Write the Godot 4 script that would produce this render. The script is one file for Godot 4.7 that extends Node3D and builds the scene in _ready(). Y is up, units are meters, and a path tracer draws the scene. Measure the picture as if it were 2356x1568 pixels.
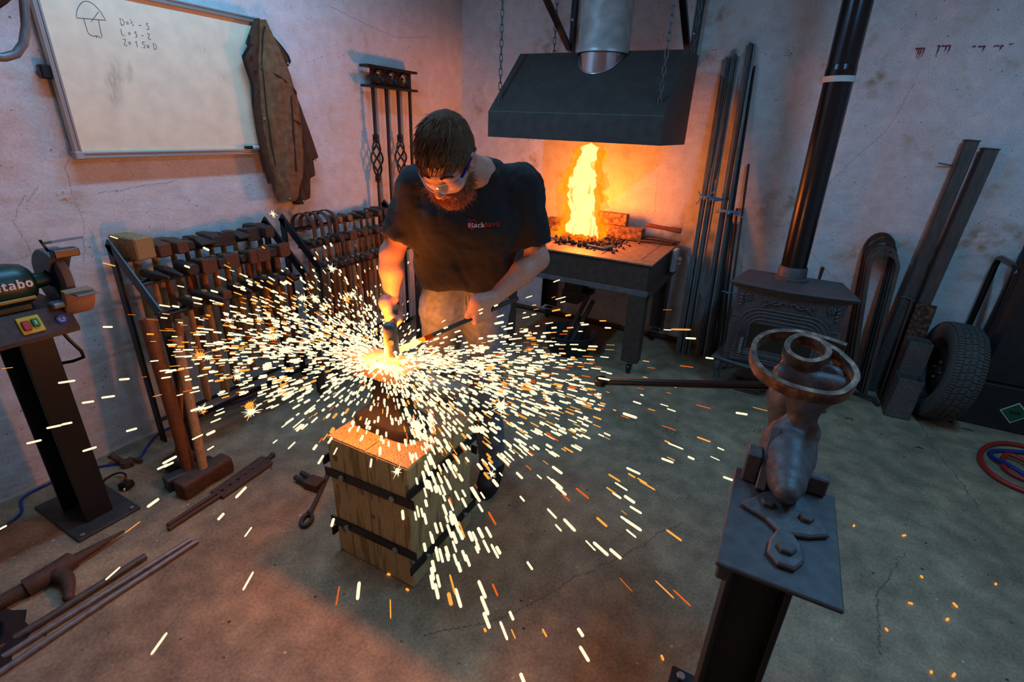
extends Node3D
# A blacksmith's workshop. Metres, y up. The back wall runs along x at z = -4.05, the wall on the left along z at x = -2.70; the camera stands at x = z = 0.

var taken := {}
var mats := {}
var rng := RandomNumberGenerator.new()

func _ready() -> void:
	setup_view()
	make_materials()
	build_shell()
	build_battens()
	build_forge()
	build_hood()
	build_stove()
	build_racks()
	build_person()
	build_anvil()
	build_vise()
	build_grinder()
	build_whiteboard()
	build_jacket()
	build_railing()
	build_bar_stock()
	build_steel_offcuts()
	build_tyre()
	build_trolley()
	build_floor_tools()
	build_cables()
	build_sparks()

func setup_view() -> void:
	var cam := Camera3D.new()
	cam.name = "camera"
	add_child(cam)
	var lens := CameraAttributesPhysical.new()
	lens.frustum_focal_length = 17.6
	lens.frustum_focus_distance = 2.15
	lens.exposure_aperture = 5.6
	cam.attributes = lens
	cam.position = Vector3(0, 1.575, 0)
	cam.rotation_degrees = Vector3(-23.2, 27.5, 2.44)
	cam.fov = 68.55
	cam.near = 0.05
	cam.far = 60.0
	cam.current = true
	var env := Environment.new()
	env.background_mode = Environment.BG_COLOR
	env.background_color = Color(0, 0, 0)
	env.tonemap_mode = Environment.TONE_MAPPER_LINEAR
	env.tonemap_exposure = 0.62
	env.sdfgi_enabled = true
	env.ssao_enabled = true
	env.ssil_enabled = true
	var we := WorldEnvironment.new()
	we.name = "environment"
	we.environment = env
	add_child(we)

# ---------------------------------------------------------------- mesh building
class MB:
	var v := PackedVector3Array()
	var n := PackedVector3Array()
	var t := PackedVector2Array()
	func tri(a: Vector3, b: Vector3, c: Vector3, na: Vector3, nb: Vector3, nc: Vector3, ta := Vector2.ZERO, tb := Vector2.ZERO, tc := Vector2.ZERO) -> void:
		if (b - a).cross(c - a).dot(na + nb + nc) > 0.0:
			v.append_array([a, c, b]); n.append_array([na, nc, nb]); t.append_array([ta, tc, tb])
		else:
			v.append_array([a, b, c]); n.append_array([na, nb, nc]); t.append_array([ta, tb, tc])
	func flat(a: Vector3, b: Vector3, c: Vector3, out: Vector3) -> void:
		var k := (b - a).cross(c - a)
		if k.length_squared() < 1e-18:
			return
		k = k.normalized()
		if k.dot(out) < 0.0: k = -k
		tri(a, b, c, k, k, k)
	func quad(a: Vector3, b: Vector3, c: Vector3, d: Vector3, out: Vector3) -> void:
		flat(a, b, c, out); flat(a, c, d, out)
	func uvquad(a: Vector3, b: Vector3, c: Vector3, d: Vector3, out: Vector3, ta := Vector2(0, 1), tb := Vector2(1, 1), tc := Vector2(1, 0), td := Vector2(0, 0)) -> void:
		tri(a, b, c, out, out, out, ta, tb, tc); tri(a, c, d, out, out, out, ta, tc, td)
	# chamfered box
	func box(x: Transform3D, s: Vector3, bev := 0.003) -> void:
		var h := s * 0.5
		bev = minf(bev, minf(h.x, minf(h.y, h.z)) * 0.9)
		var i := h - Vector3.ONE * bev
		var ax := [Vector3.RIGHT, Vector3.UP, Vector3.BACK]
		for k in 3:
			var p: Vector3 = ax[k]; var q: Vector3 = ax[(k + 1) % 3]; var r: Vector3 = ax[(k + 2) % 3]
			for sg in [-1.0, 1.0]:
				var f: Vector3 = p * (sg * h[k])
				var u: Vector3 = q * i[(k + 1) % 3]; var w: Vector3 = r * i[(k + 2) % 3]
				quad(x * (f - u - w), x * (f + u - w), x * (f + u + w), x * (f - u + w), x.basis * (p * sg))
			for sa in [-1.0, 1.0]:
				for sb in [-1.0, 1.0]:
					var e1: Vector3 = q * (sa * h[(k + 1) % 3]) + r * (sb * i[(k + 2) % 3])
					var e2: Vector3 = q * (sa * i[(k + 1) % 3]) + r * (sb * h[(k + 2) % 3])
					var l: Vector3 = p * i[k]
					quad(x * (e1 - l), x * (e1 + l), x * (e2 + l), x * (e2 - l), x.basis * (q * sa + r * sb))
		for a in [-1.0, 1.0]:
			for b in [-1.0, 1.0]:
				for c in [-1.0, 1.0]:
					flat(x * Vector3(a * h.x, b * i.y, c * i.z), x * Vector3(a * i.x, b * h.y, c * i.z), x * Vector3(a * i.x, b * i.y, c * h.z), x.basis * Vector3(a, b, c))
	func bx(c: Vector3, s: Vector3, bev := 0.003) -> void:
		box(Transform3D(Basis(), c), s, bev)
	# bar of rectangular section from a to b
	func bar(a: Vector3, b: Vector3, w: float, h: float, side := Vector3.ZERO, bev := 0.002) -> void:
		var y := (b - a).normalized()
		var x := side
		if x == Vector3.ZERO: x = Vector3.RIGHT if absf(y.x) < 0.9 else Vector3.BACK
		x = (x - y * x.dot(y)).normalized()
		box(Transform3D(Basis(x, y, x.cross(y)), (a + b) * 0.5), Vector3(w, (b - a).length(), h), bev)
	func tube(a: Vector3, b: Vector3, r0: float, r1 := -1.0, seg := 12, cap := true) -> void:
		if r1 < 0.0: r1 = r0
		var y := (b - a).normalized()
		var x := y.cross(Vector3.UP if absf(y.y) < 0.9 else Vector3.RIGHT).normalized()
		var z := x.cross(y)
		var sl := (r0 - r1) / maxf((b - a).length(), 1e-6)
		for i in seg:
			var c0 := TAU * i / seg; var c1 := TAU * (i + 1) / seg
			var d0 := x * cos(c0) + z * sin(c0); var d1 := x * cos(c1) + z * sin(c1)
			var n0 := (d0 + y * sl).normalized(); var n1 := (d1 + y * sl).normalized()
			tri(a + d0 * r0, b + d0 * r1, b + d1 * r1, n0, n0, n1)
			tri(a + d0 * r0, b + d1 * r1, a + d1 * r0, n0, n1, n1)
			if cap:
				flat(a, a + d0 * r0, a + d1 * r0, -y); flat(b, b + d0 * r1, b + d1 * r1, y)
	# round tube along points
	func path(p: PackedVector3Array, r: float, seg := 8, closed := false, r_end := -1.0) -> void:
		var m := p.size()
		var rings := []
		var x := Vector3.ZERO
		var dirs := []
		for i in m:
			var a := p[(i - 1 + m) % m] if closed or i > 0 else p[0]
			var b := p[(i + 1) % m] if closed or i < m - 1 else p[m - 1]
			var y := (b - a).normalized()
			if x == Vector3.ZERO: x = y.cross(Vector3.UP if absf(y.y) < 0.9 else Vector3.RIGHT)
			x = (x - y * x.dot(y)).normalized()
			var rr := r if r_end < 0.0 else lerpf(r, r_end, float(i) / (m - 1))
			var ring := []
			for k in seg:
				var g := TAU * k / seg
				ring.append([p[i] + (x * cos(g) + y.cross(x) * sin(g)) * rr, x * cos(g) + y.cross(x) * sin(g)])
			rings.append(ring); dirs.append(y)
		for i in (m if closed else m - 1):
			var A: Array = rings[i]; var B: Array = rings[(i + 1) % m]
			for k in seg:
				var l := (k + 1) % seg
				tri(A[k][0], B[k][0], B[l][0], A[k][1], B[k][1], B[l][1])
				tri(A[k][0], B[l][0], A[l][0], A[k][1], B[l][1], A[l][1])
		if not closed:
			for k in seg:
				flat(p[0], rings[0][k][0], rings[0][(k + 1) % seg][0], -dirs[0])
				flat(p[m - 1], rings[m - 1][k][0], rings[m - 1][(k + 1) % seg][0], dirs[m - 1])
	# rectangular section along points; w across "side", h across the other
	func strip(p: PackedVector3Array, w: float, h: float, side: Vector3, w_end := -1.0) -> void:
		var m := p.size(); var rings := []
		for i in m:
			var y := (p[mini(i + 1, m - 1)] - p[maxi(i - 1, 0)]).normalized()
			var x := (side - y * side.dot(y)).normalized(); var z := x.cross(y)
			var ww := (w if w_end < 0.0 else lerpf(w, w_end, float(i) / (m - 1))) * 0.5
			rings.append([p[i] + x * ww + z * h * 0.5, p[i] - x * ww + z * h * 0.5, p[i] - x * ww - z * h * 0.5, p[i] + x * ww - z * h * 0.5, z, -x, -z, x])
		for i in m - 1:
			for k in 4:
				var A: Array = rings[i]; var B: Array = rings[i + 1]; var l := (k + 1) % 4
				tri(A[k], B[k], B[l], A[4 + k], B[4 + k], B[4 + k]); tri(A[k], B[l], A[l], A[4 + k], B[4 + k], A[4 + k])
		var f: Array = rings[0]; var e: Array = rings[m - 1]
		quad(f[0], f[1], f[2], f[3], p[0] - p[1]); quad(e[0], e[1], e[2], e[3], p[m - 1] - p[m - 2])
	# profile (radius, height) turned round y of x
	func lathe(x: Transform3D, pr: PackedVector2Array, seg := 24, smooth := 0.6) -> void:
		var m := pr.size(); var sn := []
		for i in m - 1:
			var d := pr[i + 1] - pr[i]
			sn.append(Vector2(d.y, -d.x).normalized())
		for i in m - 1:
			var na: Vector2 = sn[i]; var nb: Vector2 = sn[i]
			if i > 0 and sn[i - 1].dot(sn[i]) > smooth: na = (sn[i - 1] + sn[i]).normalized()
			if i < m - 2 and sn[i + 1].dot(sn[i]) > smooth: nb = (sn[i + 1] + sn[i]).normalized()
			for k in seg:
				var c0 := TAU * k / seg; var c1 := TAU * (k + 1) / seg
				var e0 := Vector3(cos(c0), 0, sin(c0)); var e1 := Vector3(cos(c1), 0, sin(c1))
				var A := pr[i]; var B := pr[i + 1]
				var a0 := x * (e0 * A.x + Vector3.UP * A.y); var a1 := x * (e1 * A.x + Vector3.UP * A.y)
				var b0 := x * (e0 * B.x + Vector3.UP * B.y); var b1 := x * (e1 * B.x + Vector3.UP * B.y)
				var na0 := (x.basis * (e0 * na.x + Vector3.UP * na.y)).normalized(); var na1 := (x.basis * (e1 * na.x + Vector3.UP * na.y)).normalized()
				var nb0 := (x.basis * (e0 * nb.x + Vector3.UP * nb.y)).normalized(); var nb1 := (x.basis * (e1 * nb.x + Vector3.UP * nb.y)).normalized()
				if A.x > 1e-6: tri(a0, a1, b1, na0, na1, nb1)
				if B.x > 1e-6: tri(a0, b1, b0, na0, nb1, nb0)
	# polygon in the x, y plane of x, thick along z of x
	func prism(x: Transform3D, poly: PackedVector2Array, depth: float, bev := 0.0) -> void:
		if Geometry2D.is_polygon_clockwise(poly):
			poly = poly.duplicate(); poly.reverse()
		var m := poly.size(); var inn := PackedVector2Array(); var nor := []
		for i in m:
			var d := (poly[(i + 1) % m] - poly[i]).normalized()
			nor.append(Vector2(d.y, -d.x))
		for i in m:
			var k: Vector2 = nor[(i - 1 + m) % m] + nor[i]
			inn.append(poly[i] - k * (bev / maxf(1.0 + nor[(i - 1 + m) % m].dot(nor[i]), 0.3)))
		var ix := Geometry2D.triangulate_polygon(inn)
		var h := depth * 0.5
		for s in [-1.0, 1.0]:
			var out: Vector3 = x.basis * Vector3(0, 0, s)
			for q in range(0, ix.size(), 3):
				flat(x * Vector3(inn[ix[q]].x, inn[ix[q]].y, s * h), x * Vector3(inn[ix[q + 1]].x, inn[ix[q + 1]].y, s * h), x * Vector3(inn[ix[q + 2]].x, inn[ix[q + 2]].y, s * h), out)
			if bev > 0.0:
				for i in m:
					var j := (i + 1) % m
					quad(x * Vector3(inn[i].x, inn[i].y, s * h), x * Vector3(inn[j].x, inn[j].y, s * h), x * Vector3(poly[j].x, poly[j].y, s * (h - bev)), x * Vector3(poly[i].x, poly[i].y, s * (h - bev)), x.basis * Vector3(nor[i].x, nor[i].y, s))
		for i in m:
			var j := (i + 1) % m; var g := h - bev
			quad(x * Vector3(poly[i].x, poly[i].y, -g), x * Vector3(poly[j].x, poly[j].y, -g), x * Vector3(poly[j].x, poly[j].y, g), x * Vector3(poly[i].x, poly[i].y, g), x.basis * Vector3(nor[i].x, nor[i].y, 0))
	# grid of points, smooth; wrap joins the last column to the first
	func grid(g: Array, wrap := false, caps := false, flip := false) -> void:
		var a := g.size(); var b: int = g[0].size(); var nn := []
		for i in a:
			var row := []
			for j in b:
				var du: Vector3 = g[mini(i + 1, a - 1)][j] - g[maxi(i - 1, 0)][j]
				var dv: Vector3 = (g[i][(j + 1) % b] - g[i][(j - 1 + b) % b]) if wrap else (g[i][mini(j + 1, b - 1)] - g[i][maxi(j - 1, 0)])
				var k := du.cross(dv).normalized() * (-1.0 if flip else 1.0)
				row.append(k)
			nn.append(row)
		for i in a - 1:
			for j in (b if wrap else b - 1):
				var l := (j + 1) % b
				tri(g[i][j], g[i + 1][j], g[i + 1][l], nn[i][j], nn[i + 1][j], nn[i + 1][l])
				tri(g[i][j], g[i + 1][l], g[i][l], nn[i][j], nn[i + 1][l], nn[i][l])
		if caps:
			for e in [0, a - 1]:
				var c := Vector3.ZERO
				for q in g[e]: c += q
				c /= b
				var out: Vector3 = g[0][0] - g[1][0] if e == 0 else g[a - 1][0] - g[a - 2][0]
				for j in b: flat(c, g[e][j], g[e][(j + 1) % b], out)
	func ball(c: Vector3, r: Vector3, seg := 12, b := Basis()) -> void:
		var g := []
		for i in seg / 2 + 1:
			var row := []; var th := PI * clampf(float(i) / (seg / 2), 0.001, 0.999)
			for j in seg:
				var ph := TAU * j / seg
				row.append(c + b * (Vector3(sin(th) * cos(ph), cos(th), sin(th) * sin(ph)) * r))
			g.append(row)
		grid(g, true, false, true)
	func hexbolt(x: Transform3D, r: float, h: float) -> void:
		var p := PackedVector2Array()
		for i in 6: p.append(Vector2(cos(TAU * i / 6), sin(TAU * i / 6)) * r)
		prism(x.translated_local(Vector3(0, 0, h * 0.5)), p, h, r * 0.15)
	func add(o: MB, x: Transform3D) -> void:
		for i in o.v.size():
			v.append(x * o.v[i]); n.append((x.basis * o.n[i]).normalized()); t.append(o.t[i])
	func mesh() -> ArrayMesh:
		var a := []; a.resize(Mesh.ARRAY_MAX)
		a[Mesh.ARRAY_VERTEX] = v; a[Mesh.ARRAY_NORMAL] = n; a[Mesh.ARRAY_TEX_UV] = t
		var m := ArrayMesh.new()
		m.add_surface_from_arrays(Mesh.PRIMITIVE_TRIANGLES, a)
		return m

# distance field meshed as surface nets
class Field:
	var o: Vector3
	var c: float
	var nx: int; var ny: int; var nz: int
	var d := PackedFloat32Array()
	func _init(lo: Vector3, hi: Vector3, cell: float) -> void:
		o = lo; c = cell
		nx = int((hi.x - lo.x) / c) + 2; ny = int((hi.y - lo.y) / c) + 2; nz = int((hi.z - lo.z) / c) + 2
		d.resize(nx * ny * nz); d.fill(1.0)
	func span(lo: Vector3, hi: Vector3) -> Array:
		return [maxi(0, int((lo.x - o.x) / c)), mini(nx - 1, int((hi.x - o.x) / c) + 1), maxi(0, int((lo.y - o.y) / c)), mini(ny - 1, int((hi.y - o.y) / c) + 1), maxi(0, int((lo.z - o.z) / c)), mini(nz - 1, int((hi.z - o.z) / c) + 1)]
	func put(i: int, e: float, k: float) -> void:
		var f := d[i]
		var h := maxf(k - absf(e - f), 0.0) / k
		d[i] = minf(e, f) - h * h * k * 0.25
	func bone(a: Vector3, b: Vector3, ra: float, rb: float, k := 0.03) -> void:
		var pad := Vector3.ONE * (maxf(ra, rb) + k + 2.0 * c)
		var s := span(a.min(b) - pad, a.max(b) + pad)
		var ab := b - a; var l2 := maxf(ab.length_squared(), 1e-9)
		for z in range(s[4], s[5] + 1):
			for y in range(s[2], s[3] + 1):
				var base := (z * ny + y) * nx
				for x in range(s[0], s[1] + 1):
					var p := o + Vector3(x, y, z) * c
					var t := clampf((p - a).dot(ab) / l2, 0.0, 1.0)
					put(base + x, p.distance_to(a + ab * t) - lerpf(ra, rb, t), k)
	func blob(q: Vector3, r: Vector3, bs := Basis(), k := 0.03, cut := false) -> void:
		var m := maxf(r.x, maxf(r.y, r.z))
		var pad := Vector3.ONE * (m + k + 2.0 * c)
		var s := span(q - pad, q + pad); var inv := bs.transposed()
		for z in range(s[4], s[5] + 1):
			for y in range(s[2], s[3] + 1):
				var base := (z * ny + y) * nx
				for x in range(s[0], s[1] + 1):
					var p := inv * (o + Vector3(x, y, z) * c - q)
					var k0 := (p / r).length(); var k1 := (p / (r * r)).length()
					var e := k0 * (k0 - 1.0) / maxf(k1, 1e-6)
					if cut:
						var f := d[base + x]; var h := maxf(k - absf(-e - f), 0.0) / k
						d[base + x] = maxf(-e, f) + h * h * k * 0.25
					else:
						put(base + x, e, k)
	func halfspace(q: Vector3, nrm: Vector3, near := Vector3.ZERO, reach := -1.0) -> void:   # keeps what lies behind the plane, within reach of near
		for z in nz:
			for y in ny:
				var base := (z * ny + y) * nx
				for x in nx:
					if d[base + x] > 0.5: continue
					var p := o + Vector3(x, y, z) * c
					if reach > 0.0 and p.distance_to(near) > reach: continue
					d[base + x] = maxf(d[base + x], (p - q).dot(nrm))
	func into(mb: MB, xf := Transform3D(), bump = null) -> void:
		var at := {}; var pos := PackedVector3Array(); var nor := PackedVector3Array()
		var lim := c * 1.9
		var e := [1, nx, nx * ny]
		for z in nz - 1:
			for y in ny - 1:
				var base := (z * ny + y) * nx
				for x in nx - 1:
					var i := base + x
					if absf(d[i]) > lim: continue
					var s := 0
					var q := Vector3.ZERO; var cnt := 0
					var cv := [d[i], d[i + 1], d[i + e[1]], d[i + e[1] + 1], d[i + e[2]], d[i + e[2] + 1], d[i + e[2] + e[1]], d[i + e[2] + e[1] + 1]]
					for k in 8:
						if cv[k] < 0.0: s += 1
					if s == 0 or s == 8: continue
					for k in 8:
						for ax in 3:
							if k & (1 << ax): continue
							var k2: int = k | (1 << ax)
							if (cv[k] < 0.0) != (cv[k2] < 0.0):
								var tt: float = cv[k] / (cv[k] - cv[k2])
								var w := Vector3(k & 1, (k >> 1) & 1, (k >> 2) & 1)
								w[ax] = tt
								q += w; cnt += 1
					q /= cnt
					at[i] = pos.size()
					var g := Vector3(cv[1] + cv[3] + cv[5] + cv[7] - cv[0] - cv[2] - cv[4] - cv[6], cv[2] + cv[3] + cv[6] + cv[7] - cv[0] - cv[1] - cv[4] - cv[5], cv[4] + cv[5] + cv[6] + cv[7] - cv[0] - cv[1] - cv[2] - cv[3]).normalized()
					var w2 := o + (Vector3(x, y, z) + q) * c
					if bump != null: w2 += g * float(bump.call(w2))
					pos.append(xf * w2)
					nor.append((xf.basis * g).normalized())
		# smoother normals when displaced
		if bump != null:
			var acc := PackedVector3Array(); acc.resize(pos.size())
			_quads(at, func(a, b, cc, dd):
				var k := (pos[cc] - pos[a]).cross(pos[dd] - pos[b])
				if k.dot(nor[a]) < 0.0: k = -k
				acc[a] += k; acc[b] += k; acc[cc] += k; acc[dd] += k)
			for i in pos.size():
				if acc[i].length_squared() > 1e-16: nor[i] = acc[i].normalized()
		_quads(at, func(a, b, cc, dd):
			mb.tri(pos[a], pos[b], pos[cc], nor[a], nor[b], nor[cc])
			mb.tri(pos[a], pos[cc], pos[dd], nor[a], nor[cc], nor[dd]))
	func _quads(at: Dictionary, f: Callable) -> void:
		var e := [1, nx, nx * ny]
		for i in at:
			for ax in 3:
				var u: int = e[(ax + 1) % 3]; var w: int = e[(ax + 2) % 3]
				var j: int = i + e[ax]
				if j >= d.size() or (d[i] < 0.0) == (d[j] < 0.0): continue
				if at.has(i - u) and at.has(i - w) and at.has(i - u - w):
					f.call(at[i], at[i - u], at[i - u - w], at[i - w])

func xf(p: Vector3, rx := 0.0, ry := 0.0, rz := 0.0) -> Transform3D:
	return Transform3D(Basis.from_euler(Vector3(deg_to_rad(rx), deg_to_rad(ry), deg_to_rad(rz))), p)

# ---------------------------------------------------------------- naming
func numbered(called: String) -> String:
	taken[called] = taken.get(called, -1) + 1
	return called if taken[called] == 0 else "%s_%03d" % [called, taken[called]]

func tag(o: Node, label: String, category: String, group := "") -> Node:
	o.set_meta("label", label)
	o.set_meta("category", category)
	if group: o.set_meta("group", group)
	return o

func thing(called: String, label: String, category: String, at := Vector3.ZERO, group := "") -> Node3D:
	var o := Node3D.new()
	o.name = numbered(called)
	add_child(o)
	o.position = at
	tag(o, label, category, group)
	return o

# geometry given in world coordinates; a parent at an offset takes it off again
func part(called: String, mb: MB, m: String, parent: Node3D, label := "") -> MeshInstance3D:
	var off := Vector3.ZERO
	var q: Node = parent
	while q is Node3D and q != self:
		off += q.position
		q = q.get_parent()
	if off != Vector3.ZERO:
		for i in mb.v.size(): mb.v[i] -= off
	return part_mesh(called, mb.mesh(), m, parent, Vector3.ZERO, label)

func part_mesh(called: String, mesh: Mesh, m: String, parent: Node3D, at := Vector3.ZERO, label := "") -> MeshInstance3D:
	var o := MeshInstance3D.new()
	o.name = numbered(called) if parent == self else called
	o.mesh = mesh
	o.material_override = mats[m]
	o.position = at
	parent.add_child(o, true)
	if label: o.set_meta("label", label)
	return o

func solo(called: String, mb: MB, m: String, label: String, category: String, at := Vector3.ZERO, group := "") -> MeshInstance3D:
	for i in mb.v.size(): mb.v[i] -= at
	var o := part_mesh(called, mb.mesh(), m, self, at)
	tag(o, label, category, group)
	return o

func struct(o: Node) -> Node:
	o.set_meta("kind", "structure")
	return o

# ---------------------------------------------------------------- materials
func noise(seed_: int, freq: float, oct := 4, kind := FastNoiseLite.TYPE_SIMPLEX_SMOOTH) -> FastNoiseLite:
	var f := FastNoiseLite.new()
	f.seed = seed_; f.frequency = freq; f.fractal_octaves = oct; f.noise_type = kind
	return f

func grey(seed_: int, freq: float, oct: int, lo: float, hi: float, size := 512, gamma := 1.0) -> ImageTexture:
	var im := noise(seed_, freq, oct).get_seamless_image(size, size)
	im.convert(Image.FORMAT_L8)
	var b := im.get_data()
	var lut := PackedByteArray()
	for i in 256: lut.append(int(255.0 * clampf(lerpf(lo, hi, pow(i / 255.0, gamma)), 0, 1)))
	for i in b.size(): b[i] = lut[b[i]]
	return ImageTexture.create_from_image(Image.create_from_data(size, size, false, Image.FORMAT_L8, b))

func ramp(seed_: int, freq: float, oct: int, stops: Array, size := 512) -> ImageTexture:
	var im := noise(seed_, freq, oct).get_seamless_image(size, size)
	im.convert(Image.FORMAT_L8)
	var b := im.get_data(); var out := PackedByteArray(); out.resize(size * size * 3)
	var g := Gradient.new()
	g.offsets = PackedFloat32Array(stops.map(func(s): return s[0])); g.colors = PackedColorArray(stops.map(func(s): return s[1]))
	var lut := []
	for i in 256: lut.append(g.sample(i / 255.0))
	for i in b.size():
		var c: Color = lut[b[i]]
		out[i * 3] = c.r8; out[i * 3 + 1] = c.g8; out[i * 3 + 2] = c.b8
	return ImageTexture.create_from_image(Image.create_from_data(size, size, false, Image.FORMAT_RGB8, out))

func mat(called: String, col: Color, rough: float, metal := 0.0, tex: Texture2D = null, scale := Vector3.ONE, bump: Texture2D = null, depth := 0.05, world := true) -> StandardMaterial3D:
	var m := StandardMaterial3D.new()
	m.resource_name = called
	m.albedo_color = col; m.roughness = rough; m.metallic = metal
	if tex: m.albedo_texture = tex
	if bump:
		m.heightmap_enabled = true; m.heightmap_texture = bump; m.heightmap_scale = depth
	if tex or bump:
		m.uv1_triplanar = true; m.uv1_world_triplanar = world; m.uv1_scale = scale; m.uv1_triplanar_sharpness = 6.0
	mats[called] = m
	return m

func glow(called: String, col: Color, energy: float, alpha := 1.0) -> void:
	var m := mat(called, Color(0, 0, 0, alpha), 1.0)
	m.specular_mode = BaseMaterial3D.SPECULAR_DISABLED
	m.emission_enabled = true; m.emission = col; m.emission_energy_multiplier = energy
	if alpha < 1.0: m.transparency = BaseMaterial3D.TRANSPARENCY_ALPHA

func make_materials() -> void:
	var mottle := grey(11, 0.012, 5, 0.76, 1.0)
	var fine := grey(12, 0.06, 4, 0.0, 1.0)
	var speck := grey(13, 0.12, 3, 0.7, 1.0)
	var grain := grey(14, 0.03, 4, 0.5, 1.0)
	var blotch := grey(15, 0.008, 5, 0.35, 1.0, 512, 1.4)
	var rusty := ramp(16, 0.014, 6, [[0.0, Color(0.12, 0.10, 0.09)], [0.5, Color(0.22, 0.17, 0.13)], [0.66, Color(0.42, 0.25, 0.12)], [1.0, Color(0.62, 0.36, 0.13)]])
	var scale_rust := ramp(17, 0.016, 6, [[0.0, Color(0.13, 0.125, 0.12)], [0.6, Color(0.21, 0.19, 0.17)], [1.0, Color(0.34, 0.24, 0.17)]])
	var suede := ramp(18, 0.012, 6, [[0.0, Color(0.40, 0.28, 0.17)], [0.5, Color(0.47, 0.34, 0.21)], [1.0, Color(0.54, 0.41, 0.27)]])
	var S := Vector3.ONE
	mat("black_steel", Color(0.25, 0.245, 0.24), 0.55, 0.2, mottle, S * 3.0, fine, 0.04)
	mat("mill_steel", Color(0.50, 0.50, 0.49), 0.45, 0.3, mottle, Vector3(5, 1.2, 5), fine, 0.02)
	mat("dark_bar", Color(0.33, 0.31, 0.285), 0.55, 0.2, scale_rust_mix(mottle), Vector3(5, 1.2, 5), fine, 0.03)
	mat("rust_bar", Color(1.0, 0.95, 0.9), 0.7, 0.2, scale_rust, Vector3(4, 1.5, 4), fine, 0.04)
	mat("paint_black", Color(0.10, 0.10, 0.105), 0.4, 0.0, mottle, S * 2.0)
	mat("satin_black", Color(0.085, 0.085, 0.09), 0.22, 0.0)
	mat("hood_steel", Color(0.295, 0.275, 0.255), 0.6, 0.1, mottle, S * 1.6, fine, 0.015)
	mat("forge_plate", Color(0.62, 0.52, 0.42), 0.5, 0.25, mottle, S * 2.4, fine, 0.03)
	mat("forge_side", Color(0.31, 0.255, 0.21), 0.6, 0.1, mottle, S * 2.2, fine, 0.03)
	mat("rail_grey", Color(0.46, 0.46, 0.46), 0.55, 0.15, mottle, S * 2.0)
	mat("stainless", Color(0.82, 0.82, 0.79), 0.4, 0.3, mottle, S * 1.3)
	mat("bright_edge", Color(0.85, 0.86, 0.88), 0.25, 0.9, null)
	mat("chrome", Color(0.75, 0.75, 0.76), 0.2, 0.95)
	mat("chain_steel", Color(0.42, 0.42, 0.42), 0.4, 0.5)
	mat("zinc", Color(0.66, 0.67, 0.66), 0.35, 0.8)
	mat("cast_iron", Color(0.33, 0.33, 0.33), 0.55, 0.15, mottle, S * 4.0, fine, 0.05)
	mat("vise_iron", Color(0.40, 0.395, 0.39), 0.5, 0.25, mottle, S * 5.0, fine, 0.05)
	mat("vise_plate", Color(0.36, 0.355, 0.35), 0.58, 0.15, mottle, S * 3.0, fine, 0.02)
	mat("scroll_steel", Color(0.72, 0.55, 0.42), 0.6, 0.15, blotch, S * 6.0, fine, 0.05)
	mat("rust", Color(0.95, 0.95, 0.95), 0.8, 0.1, rusty, S * 4.0, fine, 0.06)
	mat("rust_brown", Color(0.34, 0.25, 0.19), 0.75, 0.15, mottle, S * 5.0, fine, 0.06)
	mat("scale_steel", Color(0.38, 0.355, 0.33), 0.6, 0.1, mottle, S * 5.0, fine, 0.05)
	mat("hammer_iron", Color(0.25, 0.22, 0.195), 0.55, 0.2, mottle, S * 9.0, fine, 0.06)
	mat("hammer_rusty", Color(0.42, 0.28, 0.19), 0.65, 0.2, mottle, S * 9.0, fine, 0.06)
	mat("hammer_polished", Color(0.45, 0.42, 0.39), 0.3, 0.8, mottle, S * 9.0)
	mat("handle_pale", Color(0.86, 0.66, 0.43), 0.6, 0.0, grain, Vector3(22, 1.6, 22), fine, 0.02)
	mat("handle_mid", Color(0.76, 0.51, 0.29), 0.55, 0.0, grain, Vector3(22, 1.6, 22), fine, 0.02)
	mat("handle_dark", Color(0.60, 0.35, 0.18), 0.55, 0.0, grain, Vector3(22, 1.6, 22), fine, 0.02)
	mat("mallet_wood", Color(0.80, 0.64, 0.40), 0.7, 0.0, grain, Vector3(1.5, 18, 14), fine, 0.02)
	mat("stump_wood", Color(0.92, 0.82, 0.57), 0.75, 0.0, stump_grain(), Vector3(3.0, 3.0, 3.0), fine, 0.03)
	mat("stump_end", Color(0.74, 0.62, 0.44), 0.85, 0.0, end_grain(), Vector3(5.4, 5.4, 5.4), null, 0.0)
	mat("firebrick", Color(0.70, 0.52, 0.36), 0.9, 0.0, blotch, S * 5.0, fine, 0.08)
	mat("coal", Color(0.10, 0.095, 0.09), 0.55, 0.0, mottle, S * 12.0)
	mat("coal_brown", Color(0.36, 0.26, 0.17), 0.8, 0.0, mottle, S * 12.0)
	mat("tyre_rubber", Color(0.31, 0.30, 0.275), 0.8, 0.0, mottle, S * 6.0, fine, 0.03)
	mat("board_white", Color(0.93, 0.92, 0.87), 0.22, 0.0)
	mat("board_frame", Color(0.72, 0.69, 0.66), 0.35, 0.6)
	mat("corner_grey", Color(0.62, 0.62, 0.60), 0.5)
	mat("marker_ink", Color(0.36, 0.37, 0.39), 0.6)
	mat("ink_smear", Color(0.78, 0.77, 0.73), 0.5)
	mat("plastic_black", Color(0.07, 0.07, 0.075), 0.4)
	mat("plastic_white", Color(0.86, 0.87, 0.88), 0.4)
	mat("suede", Color(0.95, 0.95, 0.95), 0.95, 0.0, suede, S * 3.0, fine, 0.06)
	mat("suede_dark", Color(0.62, 0.56, 0.52), 0.95, 0.0, suede, S * 3.5, fine, 0.06)
	mat("lining", Color(0.05, 0.055, 0.07), 0.9)
	mat("stitch", Color(0.20, 0.12, 0.07), 0.9)
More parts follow.
